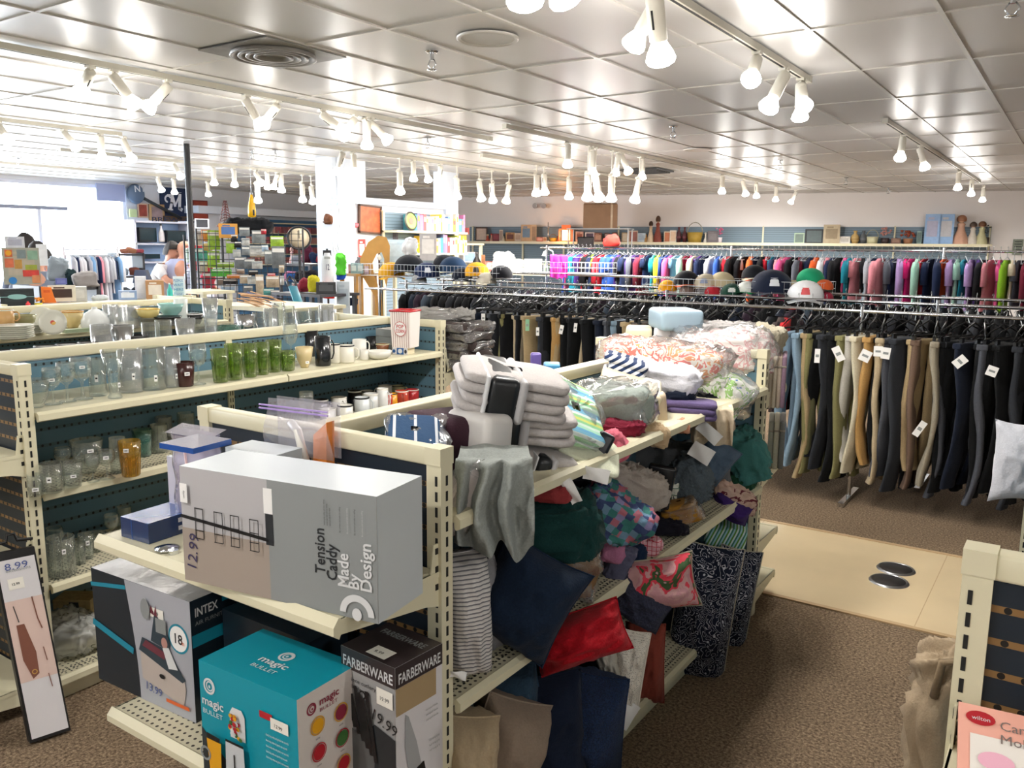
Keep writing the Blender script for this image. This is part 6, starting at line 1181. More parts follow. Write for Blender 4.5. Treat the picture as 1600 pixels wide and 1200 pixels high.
row([('frame', 'picture_frame', 'dark thin framed picture at the left end of the rear wall shelf', 'picture', 752, 19, 22, '#4a3a34', '#cdb8a8'),
 ('doll', 'figurine', 'small red roofed figurine right of the thin framed picture', 'figurine', 762, 8, 11, '#b8503c', '#e0c8a8'), ('doll', 'figurine', 'small cream and red figurine beside the maroon box', 'figurine', 768, 7, 12, '#d8a890', '#a83c30'), ('box', 'gift_box', 'maroon box on the left part of the rear wall shelf', 'box', 775, 11, 12, '#6e1f2c', '#8a3040'),
 ('frame', 'picture_frame', 'narrow white frame beside the maroon box', 'picture', 783, 6, 18, '#ded0c0', '#b8a090'), ('bottle', 'candle', 'short ivory candle beside the toy house', 'candle', 787, 5, 8, '#e8d8b8', '#f0e0c0'), ('box', 'toy_house', 'tan toy house with dark windows on the rear wall shelf', 'ornament', 797, 14, 14, '#b88a5c', '#6a3a30'), ('box', 'cream_book', 'cream upright book beside the toy house', 'book', 809, 10, 13, '#dcc8b4', '#c8a890'),
 ('box', 'paper_bag', 'tan paper bag picture leaning with blue print', 'bag', 822, 16, 26, '#c8a884', '#6f8ca8'), ('frame', 'picture_frame', 'tall light wooden frame beside the tan paper bag', 'picture', 834, 8, 26, '#d8bf9c', '#a89078'), ('box', 'trinket_box', 'row of pink trinkets left of the lamp', 'ornament', 843, 10, 7, '#c87868', '#e0b0a0'), ('box', 'trinket_box', 'small cream trinket box beside the pink trinkets', 'ornament', 851, 6, 7, '#d8c0a8', '#b08060'), ('basket', 'small_basket', 'golden yellow basket left of the glowing lantern', 'basket', 864, 12, 12, '#c89a30', '#8a6420'), ('doll', 'figurine', 'orange figurine just left of the glowing lantern', 'figurine', 872, 6, 9, '#c86a40', '#703020'),
 ('box', 'photo_box', 'frame shelf box at the left under the large cardboard box', 'box', 905, 12, 16, '#b89a90', '#704038'), ('frame', 'picture_frame', 'white framed pair of pictures under the cardboard box', 'picture', 921, 14, 15, '#e8e4ec', '#504860'), ('box', 'ornament_box', 'brown patterned box under the cardboard box', 'box', 934, 12, 14, '#8a5a48', '#c89a80'), ('frame', 'picture_frame', 'dark framed picture right under the cardboard box', 'picture', 948, 8, 14, '#6a4238', '#d8c0b8'), ('frame', 'picture_frame', 'small brown frame at the right of the cardboard box', 'picture', 960, 8, 15, '#7a5040', '#c8b0a0'),
 ('frame', 'picture_frame', 'beige arch shaped frame, first right of the cardboard box', 'picture', 977, 12, 15, '#b89a74', '#dccab0'), ('frame', 'picture_frame', 'pink and cream framed picture beside the arch frame', 'picture', 989, 14, 18, '#d8bca4', '#a86a60'), ('box', 'pale_box', 'pale blue grey box beside the pink framed picture', 'box', 1002, 12, 14, '#b8c4cc', '#a0acb8'),
 ('doll', 'tall_doll', 'tall cream dressed doll with dark hair on the rear wall shelf', 'doll', 1016, 13, 32, '#d8c0a0', '#4a3428'), ('doll', 'tall_doll', 'tallest brown and red doll beside the cream dressed one', 'doll', 1027, 15, 40, '#8a4030', '#5a4030'), ('bottle', 'wooden_clock', 'small tan vase before the tallest doll', 'vase', 1009, 7, 12, '#b88a50', '#d8b070'), ('frame', 'picture_frame', 'white frame with orange lit picture right of the dolls', 'picture', 1043, 12, 17, '#e0ccb0', '#c87850'), ('frame', 'picture_frame', 'white glowing frame beside the maroon vases', 'picture', 1051, 10, 19, '#f0e8dc', '#e8c8a8'),  # frames in plain white, cream and orange
 ('vase', 'maroon_vase', 'left one of a pair of tall ribbed maroon vases', 'vase', 1060, 8, 24, '#4a1a20', '#6a2a30'), ('vase', 'maroon_vase', 'right one of a pair of tall ribbed maroon vases', 'vase', 1069, 8, 24, '#521e24', '#6a2a30'), ('basket', 'wicker_basket', 'yellow wicker basket with high arched handle', 'basket', 1085, 24, 32, '#b09038', '#a8a090'), ('doll', 'figurine', 'white figurine between the wicker basket and the grey bag', 'figurine', 1102, 8, 16, '#e8e4dc', '#e8e4dc'), ('box', 'grey_bag', 'grey handbag with arched handle on the rear wall shelf', 'bag', 1113, 16, 18, '#6a6264', '#7a7274'), ('bouquet', 'flower_pot', 'pink flower bunch in a white pot', 'flowers', 1124, 14, 24, '#d85080', '#e8dce0'),
 ('frame', 'picture_frame', 'pale green frame with round grey picture', 'picture', 1248, 15, 16, '#a8c0a4', '#6a7c74'), ('frame', 'picture_frame', 'large black frame with dark landscape on the rear wall shelf', 'picture', 1271, 27, 22, '#22282c', '#4c5a5c'), ('box', 'carved_box', 'tall carved beige picture panel beside the dark landscape', 'picture', 1298, 24, 29, '#b0a084', '#8a7a60'), ('box', 'white_trinket', 'low white box right of the carved panel', 'box', 1319, 16, 11, '#d8d4cc', '#b8b4ac'), ('vase', 'gourd_vase', 'golden tan gourd vase on the rear wall shelf', 'vase', 1335, 13, 20, '#b89a60', '#a08048'), ('vase', 'grey_vase', 'dark grey vase right of the golden one', 'vase', 1348, 11, 20, '#4c5054', '#5c6064'), ('basket', 'cream_basket', 'cream basket with thin handle', 'basket', 1362, 18, 22, '#c8c4a0', '#a8a488'), ('bouquet', 'pink_fan', 'round pinkish shell fan arrangement', 'ornament', 1382, 22, 26, '#b88078', '#3c2c2c'), ('box', 'brown_trinket', 'brown trinket tray between the shell fan and flowers', 'ornament', 1399, 14, 9, '#6a4a3c', '#8a6a58'), ('bouquet', 'dried_flowers', 'dark red and orange dried flowers in a basket', 'flowers', 1418, 26, 24, '#8a3c20', '#9a6a48'), ('frame', 'picture_frame', 'narrow teal frame left of the tall pale blue boxes', 'picture', 1435, 7, 20, '#8aa49c', '#5c706c'),
 ('box', 'doll_box', 'left one of two tall pale blue boxes with yellow mark', 'box', 1454, 21, 46, '#8fb0d8', '#a8a8c0'), ('box', 'doll_box', 'right one of two tall pale blue boxes', 'box', 1476, 21, 46, '#86a8d0', '#b8b8bc'),
 ('doll', 'dressed_doll', 'doll in a peach gown beside the tall boxes', 'doll', 1499, 28, 44, '#c89c84', '#9c6c50'), ('doll', 'dressed_doll', 'doll in a white gown between the peach and green gowned ones', 'doll', 1518, 20, 34, '#d0c8bc', '#4c3a30'), ('doll', 'dressed_doll', 'doll in a pale green gown with brown curls', 'doll', 1532, 22, 35, '#b8b48c', '#6c4428'), ('bouquet', 'dark_bouquet', 'dark green trailing bouquet at the right end of the rear wall shelf', 'flowers', 1541, 12, 32, '#2c3028', '#3c3028')], on_shelf)
# glowing lantern
p = on_shelf(884); k = mppx(p); t = thing('lantern', 'glowing orange lantern on the rear wall shelf beside the gooseneck lamp', 'lantern', p, facing(p)); b = MB(); w_ = 20*k; h_ = 26*k
for s in (-1, 1): b.box(s*w_*.5-.02, s*w_*.5+.02, -.1, .1, 0, h_*.75, mat('copper_frame', '#b8623a', .4))
b.box(-w_/2, w_/2, -.1, .1, h_*.7, h_*.78, mat('copper_frame')); b.box(-w_*.35, w_*.35, -.08, .08, h_*.78, h_, mat('copper_frame')); b.box(-w_/2, w_/2, -.1, .1, 0, h_*.08, mat('copper_frame')); b.build('lantern_frame', t)
b = MB(); b.box(-w_*.3, w_*.3, -.07, .07, h_*.08, h_*.7, mat('lit_lantern_pane', '#ffb878', .5, emit=6)); b.build('lit_pane', t)
lamp('POINT', 'lantern_glow', p+WN*.35+Vector((0, 0, .15)), 9, (1, .5, .22), shadow_soft_size=.08)
# big cardboard box on its own rack
p = atw(938, 357, 1.2); t = thing('display_rack', 'white wire rack carrying the large cardboard box', 'rack', (p.x, p.y, 0), WA); k = mppx(p)
for sx in (-1, 1):
    for sy in (-1, 1): b = MB(); b.cyl((sx*.62, sy*.2, 0), (sx*.62, sy*.2, p.z), .014, .014, HW, 8); b.build('leg', t)
b = MB(); b.box(-.65, .65, -.24, .24, p.z-.02, p.z, HW); b.build('shelf', t); b = MB(); b.box(-.65, .65, -.24, .24, 1.6, 1.62, HW); b.build('shelf', t)
KRF = mat('kraft_cardboard', '#a07e62', .8, var=.15, bscale=6)
t = thing('cardboard_box', 'large brown cardboard box sealed with shiny tape high on the rack', 'box', (p.x, p.y, p.z), WA+.2); b = MB(); b.box(-26*k, 26*k, -.25, .25, 0, 36*k, KRF); b.build('box_body', t)
b = MB(); b.box(16*k, 19*k, -.254, -.25, 0, 36*k, mat('shiny_tape', '#c8b090', .25)); b.build('parcel_tape', t)
b = MB(); b.poly([(-26*k, -.25, 36*k), (26*k, -.25, 36*k), (25*k, -.2, 38*k), (-25*k, -.2, 38*k)], KRF); b.build('top_flap', t)
t = thing('dark_picture', 'dark grey framed picture leaning in front of the white wire rack', 'picture', atw(915, 378, 1.6), facing(p)); b = MB(); b.box(-12*k, 12*k, -.02, .0, -8*k, 7*k, mat('dark_print', '#3f3a3e', .4, var=.5, bscale=9)); b.build('picture_panel', t); b = MB(); b.tube([(-12*k, -.02, -8*k), (12*k, -.02, -8*k), (12*k, -.02, 7*k), (-12*k, -.02, 7*k)], .012, BLK, 4, closed=True); b.build('frame_border', t)
# thermostat sign, wall exit plate
p = atw(1590, 386, .02); k = mppx(p); t = thing('wall_notice', 'small grey notice plate on the rear wall at the right edge', 'notice', p, WA); b = MB(); b.box(-7*k, 7*k, -.02, .0, -12*k, 12*k, mat('notice_grey', '#8f978a', .5, var=.3, bscale=30)); b.build('plate', t); b = MB(); [b.box(-5*k, 5*k, -.022, -.02, z*k, (z+1)*k, INKD) for z in (-8, -4, 0, 4, 8)]; b.build('print_lines', t)
p = atw(845, 322, .02); k = mppx(p); t = thing('wall_light_pack', 'white twin lamp emergency unit high on the rear wall', 'emergency light', p, WA); b = MB(); b.box(-6*k, 6*k, -.05, 0, -2*k, 3*k, mat('white_card')); b.build('unit_body', t)
for s in (-1, 1): b = MB(); b.cyl((s*7*k, -.05, 0), (s*7*k, -.12, 0), .05, .06, mat('lamp_grey', '#a09a98', .4), 10); b.build('lamp_head', t)
# toy and housewares table behind the left cap basket
def table(label, px0, px1, y, z, dep=.3, name='display_table', m=CREAM):
    a = at(px0, 400, y=y).x; c = at(px1, 400, y=y).x; t = thing(name, label, 'table', ((a+c)/2, y, 0)); w_ = (c-a)/2; b = MB(); b.box(-w_, w_, -dep, dep, z-.03, z, m); b.build('table_top', t)
    for sx in (-1, 1):
        for sy in (-1, 1): b = MB(); b.box(sx*(w_-.04)-.02, sx*(w_-.04)+.02, sy*(dep-.04)-.02, sy*(dep-.04)+.02, 0, z-.03, m); b.build('leg', t)
    return t
table('long cream housewares table behind the cap baskets', 740, 900, 10.8, 1.42)
ty = lambda px: Vector((at(px, 400, y=10.8).x, 10.75, 1.42))
row([('cloth', 'white_toy', 'large white moulded plastic toy behind the golden cap', 'toy', 788, 36, 30, '#dfe4e8', None), ('box', 'bread_box', 'plain white bread box on the housewares table', 'box', 836, 28, 22, '#dcdcd4', '#e4e4dc'), ('vase', 'green_teapot', 'dark green teapot in front of the white bread box', 'teapot', 831, 13, 14, '#2c5c44', '#2c5c44'), ('bottle', 'green_bottle', 'pale green bottle right of the bread box', 'bottle', 856, 8, 22, '#8fb88c', '#c8d8c0'), ('bottle', 'black_bottle', 'black guitar shaped bottle at the left of the table', 'bottle', 748, 14, 30, '#14151a', '#34343a'), ('box', 'brown_plank', 'upright brown wooden piece beside the black bottle', 'ornament', 758, 6, 26, '#8a5a34', '#7a4a28'), ('box', 'red_crate', 'row of small red and white boxes on the housewares table', 'box', 770, 18, 16, '#b86a60', '#d8d0cc'), ('cloth', 'clear_wrap', 'pale wrapped glassware bundle left of the bread box', 'glassware', 812, 24, 20, '#b8c0b8', None), ('box', 'grey_radio', 'grey box under the magenta top side of the table', 'box', 880, 24, 14, '#5c6468', '#70787c')], ty)
p = ty(868); k = mppx(p); t = thing('gooseneck_lamp', 'white gooseneck desk lamp behind the magenta top', 'lamp', p, facing(p)); b = MB(); b.lathe([(0, 0), (.09, 0), (.08, .03), (0, .035)], HW, 14); b.build('lamp_base', t); b = MB(); b.tube([(0, 0, .03), (0, 0, .25), (-.02, 0, .33), (-.08, 0, .36), (-.13, 0, .33)], .01, HW, 6); b.build('flexible_neck', t); b = MB(); b.lathe([(.02, 0), (.05, -.07)], HW, 12, (-.13, 0, .33)); b.build('lamp_shade', t)
p = atw(850, 372, .3); t = thing('crystal_candle_stand', 'tall slender glass candle stand rising above the wall shelf', 'candle stand', on_shelf(856), 0); b = MB(); b.lathe([(0, 0), (.07, 0), (.012, .03), (.012, .3), (.05, .32), (.012, .34), (.012, .42), (0, .43)], STEEL, 10); b.build('stand', t)

# ------------------------------------------------------------ half wall area: bookshelf, arch, pictures
PX = -8.1
def wx(px, py, x=PX): return at(px, py, x=x)
p = wx(577, 343, -8.18); k = mppx(p)
t = thing('framed_picture', 'orange brown framed picture hung crooked on the half wall', 'picture', p, (0, .04, PI/2)); b = MB(); w_, h_ = .22, .19
for x0, x1, z0, z1 in ((-w_, w_, -h_, -h_+.025), (-w_, w_, h_-.025, h_), (-w_, -w_+.025, -h_, h_), (w_-.025, w_, -h_, h_)): b.box(x0, x1, -.03, .0, z0, z1, mat('dark_wood', '#4c2c18', .5))
b.build('frame_border', t); b = MB(); b.box(-w_+.02, w_-.02, -.02, -.005, -h_+.02, h_-.02, mat('orange_artwork', '#b85c30', .5, var=.45, bscale=14)); b.build('artwork', t)
p = wx(553, 352, -8.17); t = thing('wall_bird', 'pink flamingo ornament with a dark neck on the half wall', 'ornament', p, PI/2); b = MB(); lump(b, .17, .05, .07, mat('flamingo_pink', '#c05058', .5), 2, .1, .9, 16); b.build('bird_body', t); b = MB(); b.tube([(-.05, -.02, .02), (-.1, -.02, .1), (-.15, -.02, .17), (-.17, -.02, .16)], .012, BLACK, 6); b.build('neck', t)
p = wx(545, 384, -8.17); t = thing('round_plaque', 'dark round bronze plaque on the half wall edge', 'plaque', p, (PI/2, 0, PI/2)); b = MB(); b.lathe([(0, .03), (.08, .02), (.12, .0), (0, -.01)], mat('bronze_plaque', '#5a4a44', .5, var=.4, bscale=20), 22); b.build('disc', t); b = MB(); b.lathe([(.1, .012), (.115, .018), (.125, .0)], mat('bronze_rim', '#3c3230', .5), 22); b.build('rim_ring', t)
p = wx(531, 380, -8.1); t = thing('wire_fan_guard', 'oval wire guard hung by a cord on the pale column', 'wire guard', p, (PI/2, 0, PI/2)); b = MB()
for r in (.06, .11, .16): b.tube([(r*.8*math.cos(i*PI/10), r*1.35*math.sin(i*PI/10), 0) for i in range(20)], .004, STEEL, 5, closed=True)
b.build('wire_rings', t); b = MB(); b.cyl((0, .2, 0), (0, .45, 0), .003, .003, INKD, 5); b.build('cord', t)
p = wx(513, 343, -8.46); p = at(513, 343, y=7.76); t = thing('brown_hat', 'small brown woven hat hung on the column corner', 'hat', p, 0); b = MB(); lump(b, .12, .08, .14, cloth('#6a4430'), 3, .15, .8, 20); b.build('hat_body', t); b = MB(); b.tube([(-.07, -.02, -.03), (0, -.04, -.05), (.07, -.02, -.03)], .01, cloth('#54341f'), 6); b.build('hat_band', t)
p = at(520, 315, y=7.8); b = MB(); f = Face(b, (p.x-.11, 7.81, p.z-.12), (1, 0, 0), (0, 0, 1)); TLI = mat('teal_letters', '#7fb0b4', .5); f.text('ALL', .07, .15, .06, TLI); f.text('GLASSWARE', .0, .075, .045, TLI, 0, False, .22); f.text('AS IS', .05, .0, .045, TLI); tag(b.build('column_lettering'), 'pale teal lettering high on the pale blue column', 'lettering')
# curved wooden arch
WD = mat('honey_wood', '#b08440', .4, var=.2, bscale=9)
p = at(590, 480, y=7.6); k = mppx(p); t = thing('wooden_arch', 'tall curved honey coloured wooden arch panel beside the caps', 'wooden arch', (p.x, 7.6, 0), facing(p)); b = MB(); zt = at(590, 368, y=7.6).z
out = [(-.02, 0), (-.02, zt-.75), (-.10, zt-.62), (-.20, zt-.45), (-.20, zt-.28), (-.10, zt-.08), (.02, zt), (.12, zt-.02), (.16, zt-.12), (.15, zt-.4), (.11, zt-.62), (.08, zt-.5), (.09, zt-.28), (.06, zt-.2), (-.0, zt-.22), (-.05, zt-.32), (-.04, zt-.48), (.05, zt-.7), (.06, zt-.9), (.06, 0)]
n_ = len(out); b.add([(x, y, z) for y in (-.03, .03) for x, z in out], [(i, (i+1) % n_, n_+(i+1) % n_, n_+i) for i in range(n_)]+[tuple(range(n_))[::-1], tuple(range(n_, 2*n_))], WD); b.build('arch_panel', t)
b = MB(); b.cyl((.03, 0, zt-.7), (.03, 0, zt-.2), .012, .012, mat('dark_wood'), 8); b.build('spindle', t); b = MB(); b.lathe([(0, -.03), (.03, 0), (0, .05)], mat('ivory_plastic'), 10, (.03, -.04, zt-.27)); b.build('ivory_knob', t)
# bookshelf by the half wall
t = thing('book_rack', 'cream shelving of books in front of the half wall', 'shelving', (0, 0, 0)); zs = (wx(660, 361, -7.9).z, wx(675, 393, -7.9).z-.02)
b = MB(); b.box(-8.17, -8.13, 8.75, 10.35, .1, zs[0]+.25, SLAT); b.build('back_panel', t)
for z in zs: b = MB(); b.box(-8.13, -7.85, 8.75, 10.35, z-.03, z, CREAM); b.build('shelf', t)
for y in (8.75, 10.33): b = MB(); b.box(-8.15, -8.1, y, y+.03, 0, zs[0]+.27, CREAM); b.build('upright_post', t)
BC = ['#3c7c8c', '#b8d048', '#e8e8e0', '#d88ca0', '#a8b0c8', '#6a6a88', '#e0e4e8', '#d87c40', '#d8d8d0', '#c8a0a8', '#c070a0', '#d8a0b0', '#e8e0d8', '#a0a890', '#5c8cc0', '#c84848', '#e8c040']
def bname(c): return {'#3c7c8c': 'teal', '#b8d048': 'lime', '#e8e8e0': 'ivory', '#d88ca0': 'rose', '#a8b0c8': 'pale blue', '#6a6a88': 'slate', '#e0e4e8': 'white', '#d87c40': 'orange', '#d8d8d0': 'light grey', '#c8a0a8': 'dusty pink', '#c070a0': 'magenta', '#d8a0b0': 'pink', '#e8e0d8': 'cream', '#a0a890': 'sage', '#5c8cc0': 'blue', '#c84848': 'red', '#e8c040': 'yellow'}[c]
y = 9.12; i = 0
for sh_i, (ys, ye) in enumerate(((9.12, 10.3), (9.35, 10.3))):
    y = ys; prev = 'shelf end'
    while y < ye:
        w_ = R.uniform(.035, .075); h_ = R.uniform(.19, .27); c = BC[(i*5+sh_i) % 17]; t = thing('book', f'{bname(c)} book standing right of a {prev} one on the {"upper" if sh_i == 0 else "lower"} book shelf', 'book', (-7.97, y+w_/2, zs[sh_i]), PI/2, 'books by the half wall'); m = mat('book_'+c.strip('#'), c, .5)
        b = MB(); b.box(-w_/2*.94, w_/2*.94, -.1, .1, 0, h_, m); b.build('cover', t); b = MB(); f = Face(b, (-w_/2, -.1, 0), (1, 0, 0), (0, 0, 1)); f.rect(w_*.2, w_*.8, h_*.55, h_*.85, mat('book_'+BC[(i*3+4) % 17].strip('#'), BC[(i*3+4) % 17], .5)); b.build('spine_print', t); prev = bname(c); y += w_; i += 1
p = wx(637, 359, -7.9); t = thing('round_tray', 'round tray with green and brown rings before the books', 'tray', (-7.86, p.y, zs[0]), PI/2); b = MB(Matrix.Translation((0, -.02, .13)) @ Matrix.Rotation(PI/2-.1, 4, 'X')); b.lathe([(0, 0), (.07, .002), (.1, .01), (.13, .0)], mat('tray_green', '#6f9c3c', .4), 24); b.build('tray_body', t); b = MB(Matrix.Translation((0, -.02, .13)) @ Matrix.Rotation(PI/2-.1, 4, 'X')); b.lathe([(0, .006), (.05, .006)], mat('tray_brown', '#6a4a34', .4), 20); b.lathe([(.11, .014), (.13, .004)], mat('tray_rim', '#3a2c30', .4), 24); b.build('painted_rings', t)
on_x = lambda x, z: (lambda px: Vector((x, at(px, 385, x=x).y, z)))
for it in (('box', 'tv_box', 'grey card box with a printed face behind the left cap basket', 'box', at(669, 407, y=8.2), 26, 42, '#9c9a9c', '#c8c6c4'), ('box', 'storage_tub', 'pale blue plastic tub behind the wire grid beside the arch', 'tub', at(616, 409, y=7.95), 44, 34, '#b8d0e0', '#c8dce8'), ('box', 'dark_binder', 'dark purple grey folder box at the left of the tray', 'box', at(612, 375, y=9.0), 20, 16, '#5a5866', '#484654'), ('box', 'red_basket', 'dark red fruit basket on the small shelf right of the books', 'basket', at(721, 366, y=10.9), 24, 10, '#8a2c2c', '#6a2020'), ('doll', 'black_figure', 'black cat figurine at the right end of the upper book shelf', 'figurine', at(711, 361, y=10.6), 10, 20, '#22242a', '#22242a'), ('box', 'colour_books', 'stack of colourful books right of the half wall', 'book', at(716, 390, y=10.6), 26, 22, '#c8a838', '#8a3c48'), ('frame', 'framed_photo', 'blue grey framed photo behind the golden cap', 'picture', at(734, 410, y=10.7), 20, 16, '#e4e4e8', '#8aa8c8'), ('cloth', 'white_hangers', 'bunch of white hangers heaped over the cap basket', 'hangers', at(643, 402, y=7.9), 22, 30, '#c8ccd0', None)):
    t = simple(it[0], it[1], it[2], it[3], it[4], it[5], it[6], it[7], it[8])
table('narrow cream table behind the left cap basket', 596, 735, 8.25, 1.50, .25)
for p_, px_ in ((1, 712),): table('small cream shelf table right of the half wall', 700, 742, 10.9, 1.86, .25)
# gift display left of the arch
t = table('wooden stand with small gift boxes left of the arch', 545, 574, 7.5, 1.47, .2, 'wooden_stand', WD)
for i, (px, py, w_, h_, c, c2, lb) in enumerate(((553, 434, 10, 16, '#7fa0a8', '#c8d8d8', 'pale teal boxed glasses, left one on the wooden stand'), (563, 434, 10, 16, '#86a4ac', '#c0d0d0', 'pale teal boxed glasses, right one on the wooden stand'), (573, 432, 7, 12, '#9c8894', '#c8b0b8', 'small mauve box on the wooden stand'), (547, 432, 5, 14, '#8a5c60', '#b89090', 'thin red brown box at the left of the wooden stand'))):
    simple('box', 'gift_box', lb, 'box', Vector((at(px, 430, y=7.45).x, 7.45, 1.47)), w_, h_, c, c2, .1)
simple('vase', 'grey_tote', 'dark grey felt hat on top of the boxed glasses', 'hat', at(561, 418, y=7.6), 14, 16, '#4c4c54', '#3c3c44'); simple('box', 'red_white_poster', 'red and white shelf poster behind the arch', 'poster', at(566, 408, x=-8.15), 11, 34, '#d8443c', '#f0d8d0', .02)
simple('cloth', 'sneaker', 'dark blue sneaker under the wooden stand', 'shoe', at(548, 478, y=6.9), 22, 12, '#2a3450', None)

# ------------------------------------------------------------ craft racks in the middle distance
GX = lambda px, py: at(px, py, y=6.55)
def gridwall(label, px0, px1, y, z1, n=None):
    a = at(px0, 400, y=y); c = at(px1, 400, y=y); t = thing('grid_display', label, 'display rack', ((a.x+c.x)/2, y, 0), .55); w_ = (c-a).length/2*1.0; b = MB()
    x = -w_
    while x <= w_+.001: b.cyl((x, 0, .1), (x, 0, z1), .004, .004, BLK, 5, False); x += .08
    z = .1
    while z <= z1: b.cyl((-w_, .0, z), (w_, .0, z), .004, .004, BLK, 5, False); z += .08
    b.build('wire_grid', t)
    for s in (-1, 1): b = MB(); b.cyl((s*w_, 0, 0), (s*w_, 0, z1+.02), .012, .012, BLK, 8); b.build('upright', t); b = MB(); b.box(s*w_-.015, s*w_+.015, -.25, .25, 0, .03, BLK); b.build('foot', t)
    return t
gridwall('black wire grid rack crowded with craft packets', 338, 448, 6.9, 1.98)
gridwall('black wire grid rack at the left with green packets', 300, 338, 6.7, 1.9)
CC = {'lime green': '#9cc43c', 'clear grey': '#7d8488', 'orange': '#e08840', 'white': '#bfc1be', 'black': '#1c1e24', 'red': '#b83040', 'beige': '#b8a890', 'bright green': '#5cc048', 'teal': '#58a8a4', 'pale blue': '#a8c0d8', 'brown': '#8a7464', 'silver': '#6c7276'}
def packet(px, py, w_, h_, c, lb, y=6.78):
    p = at(px, py, y=y); k = mppx(p); w2, h2 = w_*k/2, h_*k/2; t = thing('craft_packet', lb, 'packet', p, facing(p)+.0, 'craft packets on the wire racks'); b = MB(); m = mat('packet_'+c.replace(' ', '_'), CC[c], .3, var=.35, bscale=30)
    b.grid(lambda u, v: Vector(((u-.5)*w2*2, -.012-.018*math.sin(u*PI)*math.sin(v*PI)+.004*noise.noise(Vector((u*4, v*4, px))), (v-.5)*h2*2)), 8, 8, m); b.box(-w2, w2, -.012, -.004, -h2, h2, m); b.build('packet_body', t); b = MB(); b.box(-w2*.9, w2*.9, -.036, -.032, h2*.45, h2*.8, mat('packet_header_'+('white' if c != 'white' else 'grey'), '#e4e4e0' if c != 'white' else '#90989c', .5)); b.build('header_card', t)
PK_ = [(334, 375, 18, 30, 'lime green'), (334, 405, 18, 26, 'lime green'), (361, 385, 15, 21, 'lime green'), (433, 378, 20, 18, 'lime green'), (435, 402, 20, 34, 'silver'), (346, 426, 30, 12, 'bright green'), (352, 414, 26, 8, 'lime green'), (365, 432, 20, 6, 'orange'), (404, 370, 20, 20, 'clear grey'), (405, 392, 28, 16, 'white'), (404, 398, 26, 8, 'beige'), (382, 362, 16, 14, 'clear grey'), (384, 378, 12, 12, 'white'), (384, 392, 12, 14, 'clear grey'), (370, 396, 12, 12, 'white'), (376, 410, 18, 18, 'silver'), (390, 412, 16, 16, 'silver'), (402, 414, 16, 12, 'white'), (384, 436, 18, 14, 'beige'), (394, 438, 14, 12, 'white'), (406, 446, 12, 34, 'beige'), (426, 440, 20, 18, 'beige'), (424, 430, 12, 6, 'red'), (441, 438, 6, 14, 'white'), (412, 352+10, 8, 8, 'red'), (356, 450, 20, 10, 'pale blue'), (360, 440, 22, 8, 'black'), (388, 452, 14, 12, 'silver'), (420, 456, 16, 10, 'teal'), (366, 372, 10, 12, 'black'), (420, 402, 12, 22, 'clear grey'), (372, 382, 10, 10, 'black'), (396, 426, 14, 8, 'black'), (414, 388, 10, 10, 'pale blue'), (376, 424, 12, 8, 'brown'), (430, 458, 14, 10, 'clear grey'), (440, 420, 8, 12, 'beige'), (346, 440, 12, 12, 'brown'), (322, 368, 14, 18, 'orange'), (310, 372, 12, 22, 'white'), (311, 398, 12, 20, 'teal'), (303, 412, 10, 24, 'red'), (318, 418, 12, 20, 'beige'), (324, 436, 14, 22, 'red'), (308, 446, 16, 20, 'pale blue'), (305, 430, 14, 14, 'white')]
for i, (px, py, w_, h_, c) in enumerate(PK_):
    near = PK_[i-1][4] if i else 'bare grid'
    side = 'left' if px < 345 else ('middle' if px < 400 else 'right'); hh = 'top' if py < 385 else ('middle' if py < 425 else 'bottom'); packet(px, py, w_, h_, c, f'{c} packet hooked on the {side} of the wire rack, {hh} rows, near a {near} one')
p = GX(357, 372); simple('box', 'yellow_carton', 'white, blue and orange carton on top of the craft rack', 'box', at(357, 372, y=6.75), 28, 22, '#e8a848', '#5078b8', .12)
simple('cloth', 'black_fabric', 'long heap of black fabric on top of the craft rack', 'fabric', at(386, 366, y=7.0), 66, 22, '#14161a', None)
p = at(353, 352, y=6.9); k = mppx(p); t = thing('lattice_tower', 'dark red lattice tower model standing on the craft rack', 'ornament', p, .3); b = MB(); h_ = 38*k; m = mat('dark_red_lattice', '#6a3434', .5)
for s, q in ((-1, -1), (1, -1), (1, 1), (-1, 1)): b.tube([(s*.06, q*.06, 0), (s*.035, q*.035, h_*.35), (s*.012, q*.012, h_)], .005, m, 5)
for i in range(9): f_ = i/9; r_ = .06*(1-f_)+.012*f_; b.tube([(-r_, -r_, h_*f_), (r_, -r_, h_*(f_+.11)), (r_, r_, h_*f_), (-r_, r_, h_*(f_+.11))], .004, m, 4, closed=True)
b.build('tower_frame', t); b = MB(); b.box(-.08, .08, -.08, .08, -.02, 0, m); b.build('tower_base', t)
p = at(394, 340, y=7.2); k = mppx(p); t = thing('orange_bottle_sign', 'giant yellow orange soda bottle display hanging above the black fabric', 'display bottle', p, facing(p)); b = MB(); h_ = 40*k; w_ = 12*k; OJ = mat('orange_soda', '#eeb418', .25)
b.lathe([(0, 0), (w_*.5, .01), (w_*.52, h_*.25), (w_*.42, h_*.5), (w_*.2, h_*.8), (w_*.16, h_*.88)], OJ, 18); b.build('bottle_body', t); b = MB(); b.lathe([(w_*.16, h_*.88), (w_*.15, h_*1.0), (0, h_*1.0)], FROST, 14); b.build('bottle_neck', t); b = MB(); f = Face(b, (-w_*.3, -w_*.53, h_*.08), (1, 0, 0), (0, 0, 1)); f.rect(0.04, w_*.62, 0, h_*.22, INKD); b.build('bottle_label', t); b = MB(); b.cyl((0, 0, h_), (0, 0, CZ-p.z), .002, .002, STEEL, 5); b.build('hanging_line', t)
